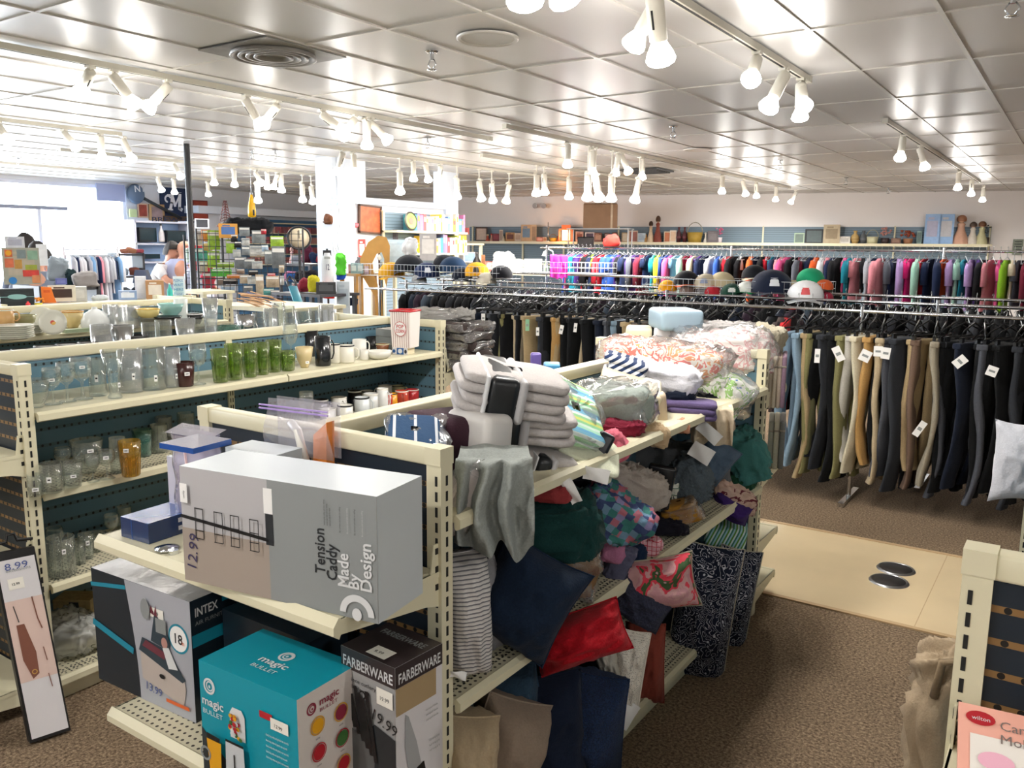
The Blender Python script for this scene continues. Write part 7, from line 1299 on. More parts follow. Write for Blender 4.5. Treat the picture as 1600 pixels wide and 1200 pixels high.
p = at(468, 392, y=7.4); t = thing('oval_drum', 'oval beige drum head with black rim beyond the craft rack', 'drum', p, (PI/2, 0, facing(p))); b = MB(); b.lathe([(0, .0), (.13, .0), (.13, -.02)], mat('drum_skin', '#cfc2a8', .5), 24); b.build('drum_head', t); b = MB(); b.tube([(.14*math.cos(i*PI/12), .14*math.sin(i*PI/12), 0) for i in range(24)], .014, BLK, 6, closed=True); b.build('black_rim', t); b = MB(); b.box(-.004, .004, -.005, .1, .002, .006, INKD); b.build('stick', t); t.location.z = at(468, 372, y=7.4).z; b = MB(); b.cyl((0, -.14, 0), (0, -t.location.z, 0), .014, .014, BLK, 8); b.build('stand_pole', t)
# wooden brush bundle, turquoise board, jersey and mannequins
t = thing('brush_bundle', 'bundle of pale wooden handled brushes spilling over the gondola end', 'brushes', at(405, 474, y=4.6)); rr = random.Random(5)
for i in range(18):
    b = MB(); y_ = rr.uniform(-.08, .08); z_ = rr.uniform(-.02, .07); ang = rr.uniform(-.25, .1); b.cyl((-.2, y_, z_+.03), (.12+rr.uniform(0, .12), y_+rr.uniform(-.05, .05), z_+ang*.3), .006, .004, mat(('pale_wood', 'blue_handle')[i % 4 == 0], ('#c8a078', '#3c4a70')[i % 4 == 0], .5), 6); b.build('brush', t)
table('low cream table behind the glassware holding the brush bundle', 372, 490, 4.9, at(405, 474, y=4.6).z-.03, .36)
p0, p1 = at(452, 432, y=5.6), at(476, 502, y=5.2); t = thing('turquoise_board', 'turquoise skateboard deck with dark top leaning behind the glassware', 'board', p1); d_ = p0-p1; q = d_.to_track_quat('Z', 'Y'); t.rotation_mode = 'QUATERNION'; t.rotation_quaternion = q; L_ = d_.length; b = MB(); b.rbox((0, 0, L_*.38), (.085, .015, L_*.78), mat('turquoise_lacquer', '#14687c', .35), .007, 2); b.build('deck', t); b = MB(); b.tube([(-.035, 0, L_*.76), (-.038, 0, L_*.9), (0, 0, L_), (.038, 0, L_*.9), (.035, 0, L_*.76)], .012, BLK, 6); b.build('handle_loop', t); b = MB(); f = Face(b, (-.03, -.009, .05), (1, 0, 0), (0, 0, 1)); [f.line([(.02, .04+.07*i), (.035, .06+.07*i), (.02, .08+.07*i)], .006, INKW) for i in range(4)]; b.build('white_motif', t)
def rack2(label, px0, px1, y, z): a = at(px0, 400, y=y).x; c = at(px1, 400, y=y).x; return rack(label, a, c, y, z, (a+.05, c-.05))
p = at(511, 395, y=7.2); k = mppx(p); t = thing('sports_jersey', 'white sleeveless jersey with numbers on a dark stand before the column', 'jersey', p, facing(p)); b = MB(); w_, h_ = 9*k, 48*k
b.grid(lambda u, v: Vector((w_*math.cos(u*2*PI)*(.55+.45*min(1, v*4)), .06*math.sin(u*2*PI), -v*h_)), 20, 12, cloth('#d8dce0'), cu=True); b.build('jersey_body', t); b = MB(); f = Face(b, (-w_*.5, -.066, -h_*.55), (1, 0, 0), (0, 0, 1)); f.text('12', .01, .0, .1, PEN, 0, True, w_*.7); f.rect(0, w_, .13, .16, GREY2); b.build('jersey_number', t); b = MB(); b.cyl((0, .0, -p.z), (0, 0, .05), .012, .012, BLK, 8); b.box(-w_*.7, w_*.7, -.03, .03, -.04, .03, BLK); b.build('dark_stand', t)
p = at(511, 446, y=7.15); simple('cloth', 'red_shirt', 'bright red top below the white jersey', 'top', at(513, 468, y=7.15), 19, 28, '#e02c24', None)
simple('cloth', 'neon_bag', 'neon green and blue sling bag hung before the column', 'bag', at(534, 432, y=7.1), 16, 34, '#5cc83c', None); simple('cloth', 'blue_bag', 'blue base of the neon bag with orange top', 'bag', at(533, 438, y=7.15), 14, 14, '#2450b0', None); simple('cloth', 'felt_pouch', 'small orange red pouch above the neon bag', 'pouch', at(533, 410, y=7.12), 12, 10, '#e0502c', None)
simple('box', 'metal_bin', 'pale grey metal bin before the column', 'bin', at(537, 490, y=6.7), 20, 50, '#c8d4dc', '#b0c0cc')
table('dark counter below the white jersey', 455, 530, 6.6, 1.28, .3, 'counter', mat('dark_counter', '#3a3a40', .5))
cy = lambda px: Vector((at(px, 470, y=6.5).x, 6.5, 1.28))
row([('box', 'black_printer', 'black boxy printer on the dark counter', 'printer', 510, 30, 18, '#2c2e32', '#505458'), ('cloth', 'yellow_bag', 'yellow and green snack bag on the dark counter', 'bag', 491, 16, 26, '#c0b830', None), ('cloth', 'dark_red_bag', 'dark red folded bag on the counter behind the turquoise board', 'bag', 478, 22, 22, '#7a2434', None), ('box', 'red_lined_box', 'grey box with a red line on the dark counter', 'box', 465, 16, 14, '#b8b0b4', '#b84050')], cy)
# goods rack between craft rack and column
t = table('black shelf rack of bags and caps left of the column', 452, 505, 8.3, 1.55, .25, 'goods_rack', BLK)
gy = lambda px: Vector((at(px, 400, y=8.2).x, 8.2, 1.55))
row([('cloth', 'maroon_bag', 'maroon cloth bag on the black goods rack', 'bag', 480, 14, 30, '#5c2438', None), ('cloth', 'navy_bag', 'navy bag on the black goods rack', 'bag', 493, 16, 18, '#24304c', None), ('box', 'white_shelf_box', 'white box of cards on the black goods rack', 'box', 464, 18, 12, '#c8d0d8', '#8890a0'), ('cloth', 'red_bag', 'dark red cloth pouch beside the jersey', 'bag', 500, 10, 14, '#8a2030', None), ('doll', 'pink_doll', 'pale pink doll beside the oval drum', 'doll', 456, 10, 24, '#c89c9c', '#a07870')], gy)
gz = lambda px: Vector((at(px, 430, y=8.05).x, 8.0, 1.3)); row([('cloth', 'pink_pillow', 'pink cushion under the black goods rack', 'cushion', 459, 18, 16, '#b87898', None), ('cloth', 'dark_shoes', 'pile of dark shoes under the goods rack', 'shoes', 484, 34, 18, '#1c1a20', None), ('cloth', 'blue_shirt_heap', 'blue shirt heap left under the goods rack', 'cloth', 462, 20, 14, '#24508c', None)], gz)
# media shelves at the far left wall end
t = thing('media_shelves', 'far shelves of red and pink cased discs left of the column', 'shelving', (XL+.2, 12.6, 0)); b = MB(); b.box(-.15, .0, -1.0, 1.2, 0, 2.35, mat('blue_side_panel', '#3c6c94', .5)); b.build('back_panel', t)
for z in (1.4, 1.62, 1.84, 2.06, 2.28): b = MB(); b.box(0, .25, -1.0, 1.2, z-.02, z, CREAM); b.build('shelf', t)
for j, z in enumerate((1.4, 1.62, 1.84, 2.06)):
    y = 11.7; i = 0
    while y < 13.7:
        w_ = .17; c = ('#b86a64', '#a8505c', '#c88c84', '#8a4450', '#c89a94')[(i*2+j) % 5]; cn = ('salmon', 'crimson', 'rose', 'wine', 'dusty pink')[(i*2+j) % 5]
        t = thing('disc_case_stack', f'{cn} disc case block on the {("lowest", "second", "third", "top")[j]} media shelf, by a {("salmon", "crimson", "rose", "wine", "dusty pink")[(i*2+j+3) % 5]} one', 'disc cases', (XL+.32, y+.08, z), PI/2, 'disc cases on the media shelves'); b = MB(); b.box(-.08, .08, -.07, .07, 0, .14, mat('case_'+c.strip('#'), c, .35, var=.4, bscale=40)); b.build('case_block', t); b = MB(); [b.box(-.08+.032*q, -.078+.032*q, -.0715, -.07, 0, .14, INKD) for q in range(6)]; b.build('case_gap', t); y += w_; i += 1
# white ledge over the far left
b = MB(); b.box(XL, XL+.5, 10.4, yl+.05, 2.42, 2.56, CW); tag(b.build('wall_ledge'), kind='structure')
# ------------------------------------------------------------ left wall: banner, pictures, screens
LX = XL+.03
def lw(px, py, off=.03): return at(px, py, x=XL+off)
def onwall(name, label, cat, px, py, wp, hp, m, m2=None, fr=.12, roll=0, thick=.03):
    p = lw(px, py); k = mppx(p); a = lw(px-wp/2, py); c = lw(px+wp/2, py); w_ = abs(c.y-a.y)/2; h_ = hp*k/2; t = thing(name, label, cat, p, (0, roll, PI/2)); b = MB()
    b.box(-w_, w_, -thick, 0, -h_, h_, m); b.build('frame_border' if m2 else 'panel', t)
    if m2: b = MB(); b.box(-w_*(1-fr), w_*(1-fr), -thick-.004, -thick, -h_*(1-fr), h_*(1-fr), m2); b.build('picture', t)
    return t, w_, h_, p
NV = mat('banner_navy', '#15284a', .8)
t, w_, h_, p = onwall('team_banner', 'navy cloth banner with a large white script letter M', 'banner', 271, 317, 42, 46, NV, thick=.01)
b = MB(); f = Face(b, (-w_, -.012, -h_), (1, 0, 0), (0, 0, 1)); W2, H2 = 2*w_, 2*h_; MW = mat('banner_white', '#e8e8ec', .7)
f.line([(W2*.36, H2*.28), (W2*.42, H2*.5), (W2*.46, H2*.74)], W2*.10, MW); f.line([(W2*.46, H2*.74), (W2*.54, H2*.4)], W2*.09, MW); f.line([(W2*.54, H2*.4), (W2*.74, H2*.78)], W2*.06, MW); f.line([(W2*.74, H2*.78), (W2*.70, H2*.32), (W2*.78, H2*.28)], W2*.11, MW); f.ring(W2*.29, H2*.62, W2*.07, W2*.13, MW, a0=.3, a1=4.6); f.line([(W2*.27, H2*.75), (W2*.46, H2*.76)], W2*.05, MW); f.line([(W2*.28, H2*.28), (W2*.44, H2*.27)], W2*.05, MW); f.line([(W2*.5, H2*.86), (W2*.8, H2*.86)], W2*.012, MW)
b.build('script_letter', t)
b = MB(); [b.box(-w_*.9, w_*.9, -.012, -.01, q, q+.01, MW) for q in ()]; 
p = lw(212, 303, .12); k = mppx(p); t = thing('racquet_cover', 'round navy racquet cover with white script and long handle on the wall', 'racquet', p, (0, .42, PI/2)); b = MB(Matrix.Rotation(PI/2, 4, 'X')); r = 14*k*1.1; b.lathe([(0, .05), (r*.8, .04), (r, 0), (r*.8, -.03), (0, -.04)], mat('slate_blue_vinyl', '#5c7088', .4), 28); b.build('round_cover', t); b = MB(); b.tube([(r, 0, 0), (r+.85, 0, -.0)], .03, INKD, 8); b.build('handle', t); b = MB(); f = Face(b, (-r*.6, -.052, -r*.5), (1, 0, 0), (0, 0, 1)); f.text('NY', 0.05, .1, r*.9, INKW, .5, True); b.build('white_script', t)
onwall('framed_photo', 'gold framed photo left of the navy banner', 'picture', 244, 332, 24, 25, mat('gold_wood', '#b89468', .5), mat('sepia_photo', '#a89090', .5, var=.5, bscale=6), .3)
onwall('poster', 'red and tan small poster beside the gold framed photo', 'picture', 222, 329, 15, 22, mat('tan_poster', '#c8a890', .6), mat('red_poster', '#a84838', .5, var=.5, bscale=8), .2); onwall('paper_note', 'pale green note at the window side of the pictures', 'note', 207, 333, 11, 12, mat('pale_green_paper', '#cfdca0', .6))
onwall('red_picture', 'red picture with dark frame right of the black pole', 'picture', 312, 328, 23, 29, mat('dark_red_frame', '#7a2420', .5), mat('red_artwork', '#c04c34', .5, var=.5, bscale=5), .12)
onwall('wooden_sign', 'brown wooden sign with dark lettering under the navy banner', 'sign', 273, 349, 38, 22, mat('brown_sign', '#5c4630', .6)); p = lw(273, 349, .065); b = MB(); f = Face(b, (XL+.065, p.y-.5, p.z+.02), (0, 1, 0), (0, 0, 1)); f.text('BREWERS', 0, 0, .13, mat('sign_navy', '#2c3450', .5), 0, True, .95); tag(b.build('sign_lettering'), 'dark blue lettering along the top of the brown wooden sign', 'lettering')
onwall('wall_screen', 'pale grey projector screen beside the bright window', 'screen', 172, 301, 44, 26, mat('projector_grey', '#a4accc', .5))
ww = lambda px, z, x=-13.9: Vector((x, at(px, 380, x=x).y, z))
def xrack(label, px0, px1, x, zs, m, name='shelf_unit', dep=.3, back=None):
    a, c = at(px0, 400, x=x).y, at(px1, 400, x=x).y; t = thing(name, label, 'shelving', (x, (a+c)/2, 0)); h = abs(c-a)/2
    for z in zs: b = MB(); b.box(-dep, 0, -h, h, z-.03, z, m); b.build('shelf', t)
    for s in (-1, 1): b = MB(); b.box(-dep, 0, s*h-.02, s*h+.02, 0, zs[-1]+.02, m); b.build('side_panel', t)
    if back: b = MB(); b.box(-dep-.02, -dep, -h, h, .05, zs[-1], back); b.build('back_panel', t)
    return t
xrack('black shelf unit of bags and shoes before the window end', 186, 224, -13.0, (.3, .62, .95, 1.28, 1.64), BLK)
for i, (px, z, w_, h_, c, lb) in enumerate(((193, 1.64, 12, 8, '#8a5a48', 'brown wicker heap on the black shelf unit, left'), (205, 1.64, 14, 9, '#9a6a50', 'red brown heap on top of the black shelf unit'), (217, 1.64, 12, 7, '#8a4048', 'dark red pile on top of the black unit beside the man'), (192, 1.28, 12, 12, '#7c8894', 'grey blue bag on the second row of the black unit'), (206, 1.28, 14, 12, '#6a3c30', 'brown and red shoes on the second row of the black unit'), (194, .95, 14, 12, '#585c60', 'grey shoes on the third row of the black unit'), (210, .95, 14, 11, '#2c3038', 'dark shoes on the third row of the black unit'))):
    simple('cloth', 'shelf_bundle', lb, 'bundle', ww(px, z, -13.15), w_, h_, c, None)
xrack('pale shelf unit carrying the television screens behind the counter', 214, 298, -13.6, (.9, 1.5, 1.82, 2.2), mat('pale_lilac_paint', '#c8ccdc', .5), back=mat('pale_blue_panel', '#9cb8dc', .5))
for px, w_, h_, z, lb in ((230, 27, 22, 1.84, 'left dark television on the pale shelf unit'), (275, 32, 18, 1.84, 'right dark television behind the bald man'), (235, 24, 7, 1.55, 'low black player under the left television')):
    p = ww(px, z, -13.72); k = mppx(p); t = thing('television', lb, 'television', p, PI/2+.0); w2 = abs(at(px+w_/2, 380, x=-13.7).y-at(px-w_/2, 380, x=-13.7).y)/2; b = MB(); b.box(-w2, w2, -.04, .04, .0, h_*k, BLK); b.build('casing', t); b = MB(); b.box(-w2*.92, w2*.92, -.045, -.04, h_*k*.1, h_*k*.93, mat('dark_screen', '#1c3038', .15)); b.build('screen', t)
simple('bottle', 'speaker_column', 'slim white speaker between the two televisions', 'speaker', ww(253, 1.84, -13.6), 9, 28, '#d0ccd0', '#2c2c30'); simple('frame', 'small_monitor', 'small dark monitor with white bezel above the red basket', 'monitor', at(316, 357, x=-10.6), 21, 15, '#dfe2ea', '#34363c')
simple('box', 'white_poster_box', 'white printed box under the small monitor', 'box', at(313, 388, x=-10.5), 15, 28, '#d8dce4', '#8898b0'); simple('box', 'blue_jar', 'blue and dark jar beside the white printed box', 'jar', at(325, 378, x=-10.4), 9, 16, '#5870a8', '#28303c')
xrack('white side table carrying the monitor and boxes', 296, 334, -10.3, (.9, 1.76), mat('white_card'), dep=.4)
for i, (px, py, w_, h_, c, lb) in enumerate(((303, 392, 22, 8, '#d83848', 'red folded bag under the white box'), (299, 412, 14, 24, '#c8d8cc', 'white patterned gift bag beside the black pole'), (322, 392, 20, 10, '#c8b070', 'tan straw flowers right of the red bag'), (322, 410, 12, 22, '#60b8ac', 'turquoise bag on the middle rack'), (326, 430, 14, 20, '#c83048', 'red and black bag lower on the middle rack'), (303, 455, 22, 32, '#c0c4d8', 'clear sacks of pale trinkets behind the frosted vase'), (325, 452, 24, 24, '#c84458', 'red net bag behind the frosted vase'), (311, 470, 10, 12, '#b88a60', 'tan box below the clear sacks'))):
    simple('cloth', 'hanging_bag', lb, 'bag', at(px, py, x=-9.6), w_, h_, c, None)
table('low white table holding trinket sacks left of the frosted vase', 290, 340, 5.6, 1.32, .2)
# checkout counter and what stands on it
t = thing('checkout_counter', 'pale counter behind the dish gondola where two men stand', 'counter', (-9.0, 5.2, 0), .25); b = MB(); b.box(-.35, .35, -1.6, 1.4, 1.02, 1.08, CW); b.build('counter_top', t); b = MB(); b.box(-.3, .3, -1.55, 1.35, 0, 1.02, mat('counter_grey', '#b8c0cc', .6)); b.build('counter_body', t)
cp = lambda px, z=1.08: Vector((at(px, 440, x=-8.8).x, at(px, 440, x=-8.8).y, z))
def boxat(name, label, px, pb, x, wp, hp, c, c2, d=.2): p = at(px, pb, x=x); return simple('box', name, label, 'box', p, wp, hp, c, c2, d)
xrack('grey back shelf of the dish gondola side carrying cartons and letters', 0, 300, -6.25, (.6, at(240, 468, x=-6.3).z), CREAM, 'side_shelf', .22)
boxat('kraft_box', 'small kraft cardboard box with white label on the dish gondola', 243, 467, -6.35, 26, 29, '#b0845a', '#e4dcd0', .16)
boxat('white_box', 'plain white box left behind the kraft box', 221, 466, -6.42, 16, 34, '#e4e6ee', '#eceef4', .1); boxat('blue_white_box', 'pale blue and white box low left of the kraft box', 200, 468, -6.4, 26, 14, '#8fa8d0', '#dfe6f0', .1)
p = at(266, 466, x=-6.4); simple('bottle', 'spray_bottle', 'turquoise liquid bottle beside the kraft box', 'bottle', p, 9, 24, '#38c0b8', '#d8e8e8')
t = boxat('counter_notice', 'white notice board with blue writing beside the turquoise bottle', 281, 466, -6.4, 17, 34, '#e4f0f4', '#c8e0e8', .02); p = t.location; k = mppx(p); b = MB(); f = Face(b, (-8*k, -.016, 4*k), (1, 0, 0), (0, 0, 1)); f.k = 3; [f.text(s_, 0, (22-7*i)*k, 5.5*k, mat('notice_blue', '#5890b8', .5), 0, True, 14*k) for i, s_ in enumerate(('PLEASE', 'WAIT', 'HERE', 'THANKS'))]; b.build('notice_lettering', t)
p = at(224, 442, x=-8.9); t = thing('cash_register_screen', 'dark blue tilted register screen in front of the man in white', 'register', p, facing(p)-.3); k = mppx(p); b = MB(); b.add([(-14*k, -.05, 0), (12*k, -.05, 0), (4*k, 0, 20*k), (-12*k, 0, 20*k), (-14*k, .03, 0), (14*k, .03, 0), (6*k, .06, 20*k), (-12*k, .06, 20*k)], [(0, 1, 2, 3), (5, 4, 7, 6), (1, 5, 6, 2), (4, 0, 3, 7), (3, 2, 6, 7)], mat('register_blue', '#1c2c4c', .3)); b.build('screen_back', t); b = MB(); b.cyl((0, 0, 0), (0, 0, -(p.z-1.08)), .03, .05, BLK, 10); b.build('stand', t)
# game board, toaster box, orange letter, blind on the window side
t = boxat('game_box', 'tall colourful game box with round blue and yellow pictures', 36, 444, -7.6, 50, 56, '#a8a89c', '#b8b0a0', .08); p = t.location; k = mppx(p); b = MB(); f = Face(b, (-25*k, -.041, 0), (1, 0, 0), (0, 0, 1)); f.k = 4
for u, v, w_, h_, c in ((4, 42, 10, 11, '#d86a3c'), (20, 40, 12, 13, '#7c8c90'), (34, 38, 14, 14, '#8cb49c'), (3, 26, 12, 14, '#d8704c'), (16, 24, 10, 14, '#c89848'), (30, 22, 16, 8, '#a4b040'), (26, 12, 22, 10, '#d84038'), (38, 2, 11, 12, '#d89060')): f.rect(u*k, (u+w_)*k, v*k, (v+h_)*k, mat('game_'+c.strip('#'), c, .4, var=.3, bscale=20))
f.ell(12*k, 6*k, 5.5*k, 5.5*k, mat('game_blue', '#2c80c8', .4)); f.ell(9*k, 48*k, 4*k, 4*k, mat('yellow_print')); b.build('game_pictures', t)
boxat('white_file_box', 'white file box on top of the game box', 24, 388, -7.7, 26, 18, '#dfe2ec', '#b8bcd0'); boxat('white_poster_sheet', 'tall plain white card right of the game box', 67, 415, -7.7, 15, 33, '#eceff6', '#f0f2f8', .02)
p = at(28, 477, x=-6.4); t = simple('box', 'black_toaster_box', 'black box with a pale blue oval emblem', 'box', p, 46, 26, '#1c2428', '#222c30', .12); k = mppx(p); b = MB(); f = Face(b, (0, -.062, 12*k), (1, 0, 0), (0, 0, 1)); f.k = 3; f.ell(0, 2*k, 13*k, 4*k, mat('oval_aqua', '#8cb8b8', .4)); f.rect(-23*k, 23*k, 1.4*k, 2.2*k, mat('oval_aqua')); b.build('oval_emblem', t)
p = at(76, 473, x=-6.4); k = mppx(p); t = thing('orange_letter', 'orange plastic stand shaped like a letter beside the black box', 'ornament', p, facing(p)); OR = mat('bright_orange', '#ee7a28', .35); b = MB(); out = [(-9, 0), (11, 0), (8, 10), (5, 24), (-9, 25)]; n_ = 5; b.add([(x*k, y, z*k) for y in (-.02, .03) for x, z in out], [(i, (i+1) % n_, n_+(i+1) % n_, n_+i) for i in range(n_)]+[tuple(range(n_))[::-1], tuple(range(n_, 2*n_))], OR); b.build('letter_body', t); b = MB(); f = Face(b, (-6*k, -.021, 16*k), (1, 0, 0), (0, 0, 1)); f.rect(0, 9*k, 0, 4*k, mat('orange_dark', '#d85a18', .4)); b.build('recess', t)
simple('bouquet', 'orange_flowers', 'low orange and yellow flowers before the orange letter', 'flowers', at(60, 478, x=-6.3), 22, 13, '#f0962c', '#e8d84c'); simple('vase', 'red_ball_ornament', 'small red ball ornament under the black box corner', 'ornament', at(44, 478, x=-6.28), 7, 7, '#e84048', '#e84048')
t = boxat('window_blind_box', 'brown slatted blind sample in a white frame', 98, 471, -6.5, 38, 25, '#e0dccc', '#3a2a24', .05); boxat('grey_bin', 'pale grey folded bin right of the slatted blind', 122, 470, -6.55, 26, 22, '#bfc0bc', '#d0d0cc')
simple('cloth', 'white_tissue', 'crumpled white tissue on the gondola rail', 'paper', at(155, 470, x=-6.4), 22, 8, '#d4dce0', None); simple('cloth', 'grey_bags', 'grey beige handbags piled by the window side', 'bag', at(135, 450, x=-8.0), 34, 24, '#a8a4a4', None); simple('cloth', 'dark_jacket', 'dark green jacket hung beside the grey handbags', 'jacket', at(112, 447, x=-8.2), 16, 26, '#1e3236', None); simple('cloth', 'grey_coat_heap', 'grey white coats left of the dark jacket', 'coat', at(92, 440, x=-8.4), 28, 38, '#8e98a0', None); simple('box', 'purple_box', 'purple blue box beside the dark jacket', 'box', at(96, 444, x=-8.1), 16, 9, '#6870b8', '#8088c8')
xrack('low dark shelf under the grey handbags near the windows', 60, 150, -8.2, (.8, at(135, 450, x=-8.0).z), mat('dark_counter'), dep=.5)
# shirts near the windows
a, c = at(100, 400, x=-12.0), at(184, 400, x=-12.0); t = thing('clothing_rack', 'chrome clothing rack of pale shirts by the windows', 'clothing rack', (-12, (a.y+c.y)/2, 0)); h = (c.y-a.y)/2; b = MB(); b.cyl((0, -h, 1.72), (0, h, 1.72), .0125, .0125, CHROME, 8); b.build('hang_rail', t)
for s in (-1, 1): b = MB(); b.cyl((0, s*h, 0), (0, s*h, 1.76), .016, .016, mat('white_card'), 8); b.build('upright', t); b = MB(); b.box(-.25, .25, s*h-.02, s*h+.02, 0, .03, CHROME); b.build('foot', t)
WLC = ['white', 'pale grey', 'navy', 'white', 'sky blue', 'white', 'navy', 'pale grey', 'white', 'grey', 'white', 'sky blue', 'pale grey', 'navy', 'white', 'rose', 'white', 'pale grey', 'grey', 'white', 'navy', 'pale grey', 'white', 'sky blue', 'black', 'white']
for i, cc in enumerate(WLC):
    y = a.y+.05+(c.y-a.y-.1)*i/len(WLC); o = dup(dk if i % 2 else sh[2], (-12, y, 1.72), PI/2+R.uniform(-.4, .2), lab('shirt', i, WLC, 'on the window side rail', None), 'pale shirts on the window side rail'); paint_all(o, cloth(KC[cc], var=.25, name='jersey_'+cc.replace(' ', '_'))); o['category'] = 'shirt'
    dup(hs_[1], (-12, y, 1.72), PI/2, 'white hanger of the '+lab('shirt', i, WLC, 'by windows', None), 'white hangers on the window side rail')

# ------------------------------------------------------------ people
SKIN = mat('skin_light', '#c8937a', .5, spec=.3); HAIR = mat('dark_hair', '#1c1512', .7)
def skin_mesh(name, pts, edges, m, parent, sub=2, root=0):
    me = bpy.data.meshes.new(name); me.from_pydata([p[:3] for p in pts], edges, []); o = bpy.data.objects.new(name, me); COL.objects.link(o)
    md = o.modifiers.new('Skin', 'SKIN'); me.skin_vertices.new() if not me.skin_vertices else None
    for i, p in enumerate(pts): sv = me.skin_vertices[0].data[i]; sv.radius = (p[3], p[4] if len(p) > 4 else p[3]); sv.use_root = (i == root)
    md.use_smooth_shade = True; s = o.modifiers.new('Sub', 'SUBSURF'); s.levels = s.render_levels = sub; me.materials.append(m); o.parent = parent; return o
def person(label, base, rz, lean=(0, 0), shirt_c='#e8e8e8', pants_c='#26303c', hair=True, hl=None, hr=None, head=(0, 0), sc=1.0, sleeve=.5, cap=None):
    """base: feet on the floor; local -Y is the way the person faces"""
    t = thing('person', label, 'person', base, rz); t.scale = (sc,)*3; lx, ly = lean
    P = lambda x, y, z: Vector((x+lx*max(0, (z-.95))/.5, y+ly*max(0, (z-.95))/.5, z-(abs(lx)+abs(ly))*.25*max(0, z-.95)/.5))
    pel, wai, che, nck = P(0, 0, .95), P(0, 0, 1.1), P(0, .01, 1.32), P(0, .0, 1.5); hx = Vector((head[0], head[1], 0))
    jaw, hd, top = nck+Vector((0, -.015, .07))+hx*.5, nck+Vector((0, -.01, .15))+hx, nck+Vector((0, .0, .225))+hx*1.2
    pts = [(*pel, .13, .1), (*wai, .13, .1), (*che, .16, .105), (*nck, .055), (*jaw, .066, .075), (*hd, .078, .092), (*top, .055, .065)]; ed = [(0, 1), (1, 2), (2, 3), (3, 4), (4, 5), (5, 6)]
    pts.append((*(hd+Vector((0, -.11, -.02))), .014)); ed.append((5, 7))
    for s in (-1, 1): pts.append((*(hd+Vector((s*.095, .005, -.015))), .016)); ed.append((5, len(pts)-1))
    arms = []
    for s, hand in ((-1, hl), (1, hr)):
        sh_, i0 = P(s*.19, .01, 1.42), len(pts); hd_ = Vector(hand) if hand else sh_+Vector((s*.06, -.03, -.6)); el = (sh_+hd_)/2+Vector((s*.06, .06, -.07)); dr = (hd_-el).normalized(); kn = hd_+dr*.08; sd = dr.cross(Vector((0, 0, 1))).normalized() if abs(dr.z) < .9 else Vector((1, 0, 0))
        pts += [(*sh_, .058), (*el, .042), (*hd_, .028), (*kn, .038, .018)]; ed += [(2, i0), (i0, i0+1), (i0+1, i0+2), (i0+2, i0+3)]
        for q in range(4): j = len(pts); a_ = kn+sd*(q-1.5)*.021; pts += [(*(a_+dr*.045), .009), (*(a_+dr*(.075+.01*(q in (1, 2)))+Vector((0, 0, -.02))), .008)]; ed += [(i0+3, j), (j, j+1)]
        j = len(pts); pts += [(*(hd_+sd*.045+dr*.03), .011), (*(hd_+sd*.055+dr*.065), .009)]; ed += [(i0+2, j), (j, j+1)]; arms.append((sh_, el, hd_))
    legs = []
    for s in (-1, 1): i0 = len(pts); L_ = [(s*.09, 0, .88, .085), (s*.1, -.02, .48, .058), (s*.1, .02, .1, .04), (s*.11, -.13, .045, .035)]; pts += L_; ed += [(0, i0), (i0, i0+1), (i0+1, i0+2), (i0+2, i0+3)]; legs.append(L_)
    skin_mesh('body', pts, ed, SKIN, t)
    k = 1.16; tp_ = [(*pel, .15, .12), (*wai, .155, .125), (*che, .185, .13), (*P(0, 0, 1.47), .075)]; te = [(0, 1), (1, 2), (2, 3)]
    for sh_, el, hd_ in arms: i0 = len(tp_); tp_ += [(*sh_, .08), (*(sh_.lerp(el, sleeve*1.4)), .065)]; te += [(2, i0), (i0, i0+1)]
    skin_mesh('t_shirt' if sleeve < .8 else 'jacket', tp_, te, cloth(shirt_c), t)
    pp = [(*P(0, 0, .97), .14, .115)]; pe = []
    for L_ in legs: i0 = len(pp); pp += [(L_[0][0], 0, .86, .1), (L_[1][0], -.02, .48, .075), (L_[2][0], .02, .1, .06)]; pe += [(0, i0), (i0, i0+1), (i0+1, i0+2)]
    skin_mesh('trousers', pp, pe, cloth(pants_c), t)
    for L_ in legs: b = MB(Matrix.Translation((L_[3][0], -.06, .045))); b.rbox((0, 0, 0), (.1, .27, .09), INKD, .035, 3); b.build('shoe', t)
    if hair or cap:
        b = MB(Matrix.Translation(hd+Vector((0, .018, .03)))); mh = HAIR if not cap else cloth(cap)
        b.grid(lambda u, v: Vector((.098*math.cos(u*2*PI)*math.cos(v*1.5), .112*math.sin(u*2*PI)*math.cos(v*1.5), (.0 if math.sin(u*2*PI) < -.2 else -.07)*(1-v)+.112*math.sin(v*1.5)+.008*noise.noise(Vector((u*20, v*9, 0))))), 24, 8, mh, cu=True); b.build('hair' if not cap else 'cap', t)
    for s in (-1, 1): b = MB(Matrix.Translation(hd+Vector((s*.032, -.083, .0)))); b.lathe([(0, -.008), (.009, 0), (0, .008)], INKD, 8); b.build('eye', t)
    b = MB(Matrix.Translation(hd+Vector((0, -.08, -.062)))); b.rbox((0, 0, 0), (.045, .012, .01), mat('lip_rose', '#9c5a50', .5), .004, 2); b.build('mouth', t)
    return t
def feet(px, x): p = at(px, 400, x=x); return Vector((p.x, p.y, 0))
b0 = feet(243, -10.6); person('man in white t-shirt leaning over the counter, dark hair, reaching out to the right', b0, facing(b0)+1.0, lean=(0, -.16), hl=(-.12, -.56, 1.22), hr=(.16, -.56, 1.20), head=(0, -.06), sc=1.06)
b0 = feet(285, -10.2); person('bald man in a pale blue shirt seen from behind beside the black pole', b0, facing(b0)+2.6, lean=(0, -.03), shirt_c='#b8bcd8', hair=False, hl=(-.2, -.4, 1.1), hr=(.22, -.38, 1.1), sc=1.08)
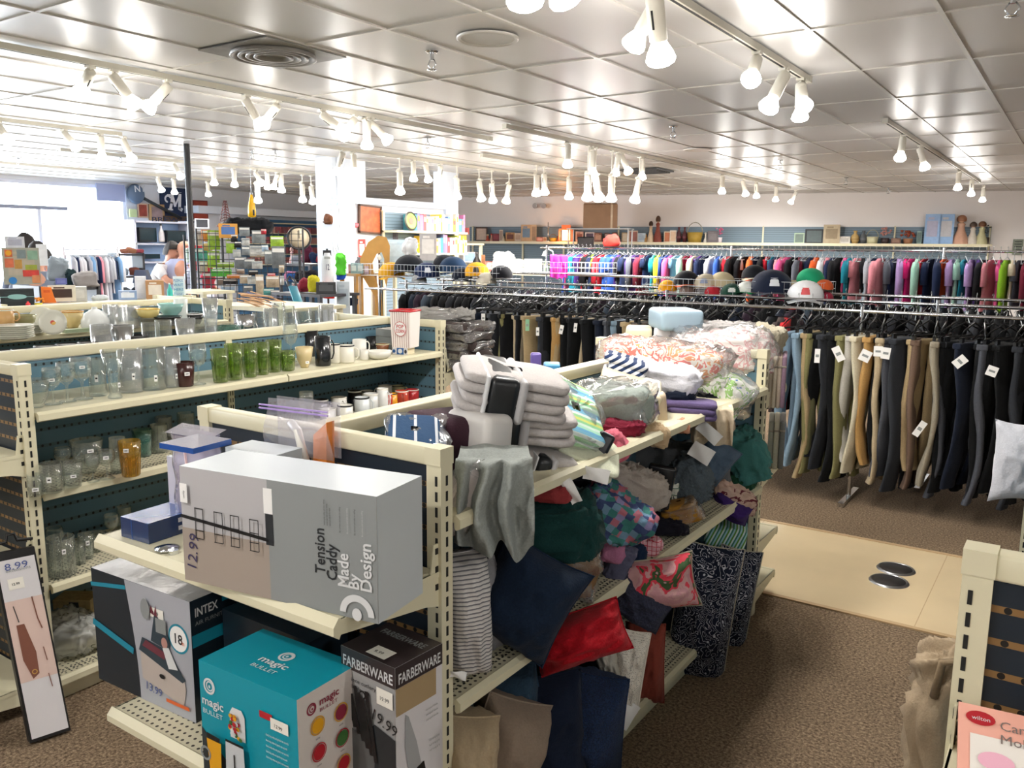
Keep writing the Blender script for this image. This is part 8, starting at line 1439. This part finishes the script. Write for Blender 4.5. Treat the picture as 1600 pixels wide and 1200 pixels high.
b0 = feet(40, -9.8); person('dark haired shopper standing near the windows, the left one of two', b0, facing(b0)+2.2, shirt_c='#5c6478', sleeve=.9, sc=1.07)
b0 = feet(58, -9.2); person('dark haired shopper near the windows, right behind the tall white card', b0, facing(b0)+2.8, shirt_c='#7c8494', sleeve=.9, sc=1.02)
b0 = feet(82, -11.2); person('shopper in red looking down beside the window side rail', b0, facing(b0)-1.2, lean=(0, -.08), shirt_c='#c02848', sleeve=.9, sc=1.0, head=(0, -.03))

# ------------------------------------------------------------ right edge and floor bits
p = at(1455, 1180, z=.25); t = thing('canvas_bag', 'beige canvas bag slumped on the floor under the right hand end shelf', 'bag', (p.x+.04, p.y, .0), .3); b = MB(Matrix.Translation((0, 0, .3))); lump(b, .24, .22, .62, cloth('#b8a488'), 8, .18, .6, 40); b.build('bag_body', t); b = MB(); b.tube([(-.07, -.1, .5), (-.06, -.12, .62), (.02, -.12, .64), (.05, -.1, .52)], .012, cloth('#a08c70'), 6); b.build('strap', t)
t = thing('white_pillowcase', 'white pillowcase with a royal blue patch poking in at the right edge', 'bedding', at(1600, 722, y=3.82), .4); b = MB(); pillow(b, .24, .34, .1, cloth('#dcdfe8'), 12, .12); b.build('cushion_body', t); b = MB(Matrix.Translation((.03, -.04, .06))); lump(b, .09, .03, .07, cloth('#1c50c0'), 3, .1, .9, 16); b.build('blue_patch', t)
t = thing('slotted_display_post', 'short cream slotted post of the display at the right edge', 'display post', at(1592, 860, z=.0).xy.to_3d()); t.location = (-.235, 4.62, 0); bpy.data.objects.remove(t)
# ------------------------------------------------------------ tell look-alikes apart by where they stand
bpy.context.view_layer.update()
from collections import defaultdict
_g = defaultdict(list)
for o in bpy.data.objects:
    if o.parent is None and o.get('label') is not None : _g[o['label']].append(o)
_ord = ['leftmost', 'second from left', 'third from left', 'fourth from left', 'fifth from left', 'sixth from left', 'seventh from left', 'eighth from left', 'ninth from left', 'tenth from left', 'eleventh from left', 'twelfth from left', 'thirteenth from left', 'fourteenth from left']
def _sx(o): d = o.matrix_world.translation-EYE; return d.dot(CA)/max(.1, d.dot(CF))
for l, os_ in _g.items():
    if len(os_) > 1:
        os_.sort(key=_sx); n = len(os_)
        for i, o in enumerate(os_): o['label'] = (_ord[min(i, 13)] if i < n-1 or n > 9 else 'rightmost')+' '+l
for o in bpy.data.objects:
    l = o.get('label')
    if l and len(l.split()) > 16: o['label'] = ' '.join(l.split()[:16])
